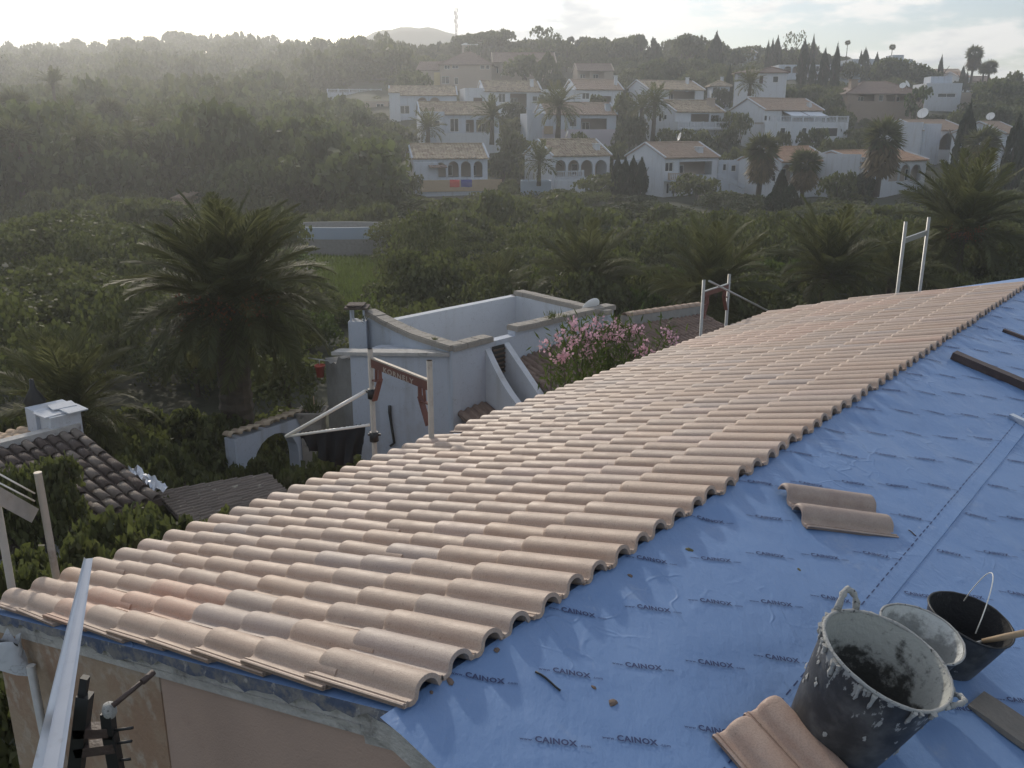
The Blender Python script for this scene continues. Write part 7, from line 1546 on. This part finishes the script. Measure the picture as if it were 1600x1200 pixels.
# oleander with pink flowers beside the eave
def oleander():
    zt = zat(500, 14.0); zb = -8.1; x = xat(935, 14.0, zt); t = thing('oleander', 'tall oleander covered in pink blossom between the new roof and the brown tiles', 'shrub', (x, 14.0, zb)); r = np.random.default_rng(8)
    H = zt-zb; mb = MB(); tips = []
    heads = [(860, 545, 13.2), (880, 560, 12.9), (885, 530, 13.4), (905, 525, 13.8), (930, 510, 14.4), (962, 505, 14.6), (965, 525, 14.2), (925, 545, 13.6), (985, 515, 14.4), (1000, 538, 13.8), (1040, 520, 14.6), (895, 512, 14.2), (950, 530, 14.2)]
    Vl, Vf = [], []; lo = fo = 0; FL, FF = [], []
    for px, py, d in heads:
        p = at(px, py, d)-np.array([x, 14.0, zb]); b = np.array([0.25*r.normal(), 0.25*r.normal(), H*0.35]); mb.tube([tuple(b), tuple((b+p)/2+np.array([0.1*r.normal(), 0.1*r.normal(), 0.15])), tuple(p)], [0.02, 0.012, 0.005], 5)
        n = 130; f = r.random(n)**0.7; P = b+(p-b)*np.clip(0.62+0.42*f, 0, 1)[:, None]+r.normal(size=(n, 3))*0.11; A = unit(r.normal(size=(n, 3))*0.6+[[0, 0, 0.7]]); U_ = unit(np.cross(A, r.normal(size=(n, 3)))); V, Fq = kites(P, A, U_, 0.16*r.uniform(0.7, 1.3, n), 0.016); Vl.append(V); FL.append(Fq+lo); lo += len(V)
        for c in range(3):
            cc = p+r.normal(size=3)*0.085; n = 26; dd = unit(r.normal(size=(n, 3))); P = cc+dd*r.uniform(0.02, 0.095, n)[:, None]; A = unit(dd+0.6*r.normal(size=(n, 3))); U_ = unit(np.cross(A, r.normal(size=(n, 3)))); V, Fq = kites(P, A, U_, 0.055, 0.022); Vf.append(V); FF.append(Fq+fo); fo += len(V)
    n = 1500; P = np.stack([0.15+r.normal(size=n)*0.36, r.normal(size=n)*0.4, H*r.uniform(0.45, 0.87, n)], 1); A = unit(r.normal(size=(n, 3))*0.6+[[0, 0, 0.8]]); U_ = unit(np.cross(A, r.normal(size=(n, 3)))); V, Fq = kites(P, A, U_, 0.17, 0.018); Vl.append(V); FL.append(Fq+lo)
    obj('stem', mb, [M_BARK], t); link('foliage', nmesh('foliage', np.concatenate(Vl), np.concatenate(FL), M_LEAF_LUSH), t); link('blossom', nmesh('blossom', np.concatenate(Vf), np.concatenate(FF), M_FLOWER), t)
oleander()
# weeds on the parapet and plant in the planter
def weed(label, P, s, n, seed):
    r = np.random.default_rng(seed); t = thing('weed', label, 'weed', P); B = np.zeros((n, 3)); B[:, :2] = r.normal(size=(n, 2))*s*0.3; A = unit(r.normal(size=(n, 3))*0.45+[[0, 0, 1.0]]); U_ = unit(np.cross(A, r.normal(size=(n, 3)))); link('foliage', nmesh('foliage', *kites(B, A, U_, s*r.uniform(0.5, 1.2, n), s*0.05), M_LEAF), t)
for k, (px, py, d, s_, lb) in enumerate([(632, 520, 18.6, 0.16, 'dark weed tuft on the curved coping near the chimney'), (680, 532, 17.6, 0.10, 'row of dry stalks on the front corner coping'), (862, 498, 19.2, 0.22, 'tallest weed on the right parapet'), (882, 496, 19.4, 0.10, 'low weed right of the tallest on the right parapet'), (566, 500, 19.0, 0.14, 'weed at the foot of the white house chimney')]): weed(lb, at(px, py, d), s_, 40, k)
pw_ = Vector((PLANTER.location[0], PLANTER.location[1], PLANTER.location[2]+PLANTER_H-0.06)); weed('tuft of green growing in the stone planter', pw_, 0.34, 80, 9)

for k, (a, b, lb) in enumerate((((-20, 489, 30), (215, 441, 40), 'upper of two thin overhead cables crossing the dark trees at the left'), ((-20, 505, 30), (215, 449, 40), 'lower of two thin overhead cables crossing the dark trees at the left'))):
    A_, B_ = at(*a), at(*b); mb = MB(); mb.tube([A_+(B_-A_)*f-np.array([0, 0, 0.5*math.sin(math.pi*f)]) for f in np.linspace(0, 1, 9)], 0.010, 5); tag(obj('overhead_cable', mb, [M_BLACK]), lb, 'cable', 'overhead cables')
# ---- masses nobody could count
def joined(name, label, mat, items):
    Vs, Fs = [], []; o = 0
    for V, Fq in items: Vs.append(V); Fs.append(Fq+o); o += len(V)
    return tag(link(name, nmesh(name, np.concatenate(Vs), np.concatenate(Fs), mat)), label, kind='stuff')
r = np.random.default_rng(31); protos = [crown_arrays(k, 300+i, 260, 0.20) for i, k in enumerate(('round', 'round', 'pine', 'bush', 'round', 'pine'))]
protos_hi = [crown_arrays(k, 330+i, 620, 0.14) for i, k in enumerate(('round', 'bush', 'pine', 'round'))]
for part in range(2):
    items = []
    for _ in range(820 if part == 0 else 620):
        az = rad(r.uniform(-34, -7.0)); d = 430*(r.random()**0.6)*0.74+115
        if part == 1: d = r.uniform(88, 190)
        X = d*math.tan(az); zg = gz(X, d)
        if not free(X, d, 2.0): continue
        R_ = r.uniform(2.6, 5.6)*(1.0 if d > 300 else 1.1); Hh = R_*r.uniform(1.1, 1.8)+(1.2 if d > 300 else 0.8)
        px, py = pix((X, d, zg+Hh))
        if blocked(px, py, d, R_*F/d*0.8) or (470 < px < 640 and 330 < py < 480): continue
        V, Fq = (protos if d > 150 else protos_hi)[r.integers(6 if d > 150 else 4)]; a = r.random()*6.28; c, s_ = math.cos(a), math.sin(a)
        W_ = np.stack([(V[:, 0]*c-V[:, 1]*s_)*R_+X, (V[:, 0]*s_+V[:, 1]*c)*R_+d, V[:, 2]*Hh+zg-0.2], 1); items.append((W_, Fq))
    joined('woodland', 'dense dark wood covering the left hillside up to the skyline' if part == 0 else 'lower fringe of the dark wood above the valley at the left', M_LEAF if part == 0 else M_LEAF_PINE, items)
# scrub over the whole slope so that no bare earth shows between trees
V0 = []; n = 0; items = []; cl = [crown_arrays(('bush', 'round')[i % 2], 400+i, 330, 0.17) for i in range(6)]; clh = [crown_arrays(('bush', 'round')[i % 2], 440+i, 1500, 0.072) for i in range(4)]
for _ in range(2600):
    az = rad(r.uniform(-34, 35)); d = 24+250*r.random()**0.85; X = d*math.tan(az); R_ = r.uniform(1.0, 2.6)*(0.8+d/400); zg = gz(X, d)
    if not free(X, d, R_*0.5) : continue
    Hh = R_*r.uniform(1.0, 1.9); px, py = pix((X, d, zg+Hh))
    if 445 < px < 612 and 338 < py < 470 and d < 64: continue
    if blocked(px, py+3, d, R_*F/d*0.6): continue
    if 482 < px < 622 and 380 < py < 478 and 34 < d < 75: continue
    if (X-0.5)**2+(d-19.5)**2 < 36 or d < 30 and X > -1: continue
    V, Fq = cl[r.integers(6)] if d > 62 else clh[r.integers(4)]; W_ = np.stack([V[:, 0]*R_+X, V[:, 1]*R_+d, V[:, 2]*Hh+zg-0.15], 1); items.append((W_, Fq))
for _ in range(1500):                    # low scrub close round the houses
    az = rad(r.uniform(-12, 34)); d = r.uniform(100, 262); X = d*math.tan(az); R_ = r.uniform(0.8, 1.7); zg = gz(X, d); Hh = R_*r.uniform(0.7, 1.2)
    if not all((X-a)**2+(d-b)**2 > (q*0.72+R_)**2 for a, b, q in KEEP): continue
    px, py = pix((X, d, zg+Hh))
    if blocked(px, py+2, d, R_*F/d*0.7): continue
    V, Fq = cl[r.integers(6)]; V, Fq = V[:4*150], Fq[:150]; items.append((np.stack([V[:, 0]*R_+X, V[:, 1]*R_+d, V[:, 2]*Hh+zg-0.15], 1), Fq))
for _ in range(420):                     # wooded crest behind the houses
    az = rad(r.uniform(-9, 31)); d = r.uniform(262, 330) if az < rad(22) else r.uniform(236, 300); X = d*math.tan(az); R_ = r.uniform(2.0, 4.0); zg = gz(X, d); Hh = R_*r.uniform(1.1, 1.7); px, py = pix((X, d, zg+Hh))
    if py < np.interp(px, SKY_X, SKY_Y)+3: Hh *= 0.6
    if px > 1440: continue
    V, Fq = cl[r.integers(6)]; items.append((np.stack([V[:, 0]*R_+X, V[:, 1]*R_+d, V[:, 2]*Hh+zg-0.3], 1), Fq))
joined('undergrowth', 'low dark scrub covering the valley floor and slopes between trees and houses', M_LEAF, items)
# grass patch in the valley
n = 26000; px = r.uniform(492, 618, n); d = r.uniform(38, 66, n); X = np.array([xat(a, b, -8.5) for a, b in zip(px, d)]); Z = ground(X, d); P = np.stack([X, d, Z], 1); clump = 0.5+0.8*np.clip(vn(X*0.6, d*0.6)+0.4, 0, 1)
A = unit(r.normal(size=(n, 3))*0.35+[[0, 0, 1.0]]); U_ = unit(np.cross(A, r.normal(size=(n, 3)))); V, Fq = kites(P, A, U_, 0.6*clump*r.uniform(0.6, 1.2, n), 0.05)
tag(link('grass', nmesh('grass', V, Fq, M_GRASS)), 'bright green rough grass in the valley right of the date palm', kind='stuff')

# labels of look-alikes that still coincide: told apart by their order from the left
seen = {}
for o in bpy.data.objects:
    if o.get('group') in ('skyline trees of the ridge', 'garden trees between the hillside houses', 'shrubs of the valley thicket', 'clipped cypress hedge', 'palms in the left hillside grove'): seen.setdefault(o['label'], []).append(o)
ORD = ['leftmost', 'second from left', 'third from left', 'fourth from left', 'fifth from left', 'sixth from left', 'seventh from left', 'eighth from left', 'ninth from left']
for lb, os_ in seen.items():
    if len(os_) == 1: continue
    os_.sort(key=lambda o: pix(o.location)[0])
    for k, o in enumerate(os_):
        o['label'] = lb+', '+({2: ['left one', 'right one'], 3: ['left one', 'middle one', 'right one']}.get(len(os_), ORD)[min(k, 8)])

# ------------------------------------------------------------------ the air
mb = MB(); mb.box((-620, -40, -14), (620, 900, 86))
hm_ = bpy.data.materials.new('haze_air'); hm_.use_nodes = True; ht = hm_.node_tree; ht.nodes.clear(); ho = ht.nodes.new('ShaderNodeOutputMaterial'); pv = ht.nodes.new('ShaderNodeVolumePrincipled')
pv.inputs['Color'].default_value = (0.93, 0.95, 0.97, 1); pv.inputs['Density'].default_value = HAZE_DENSITY; pv.inputs['Anisotropy'].default_value = HAZE_ANISO
ht.links.new(pv.outputs[0], ho.inputs['Volume']); tag(obj('haze', mb, [hm_]), 'thin bright evening haze filling the valley air', kind='stuff')
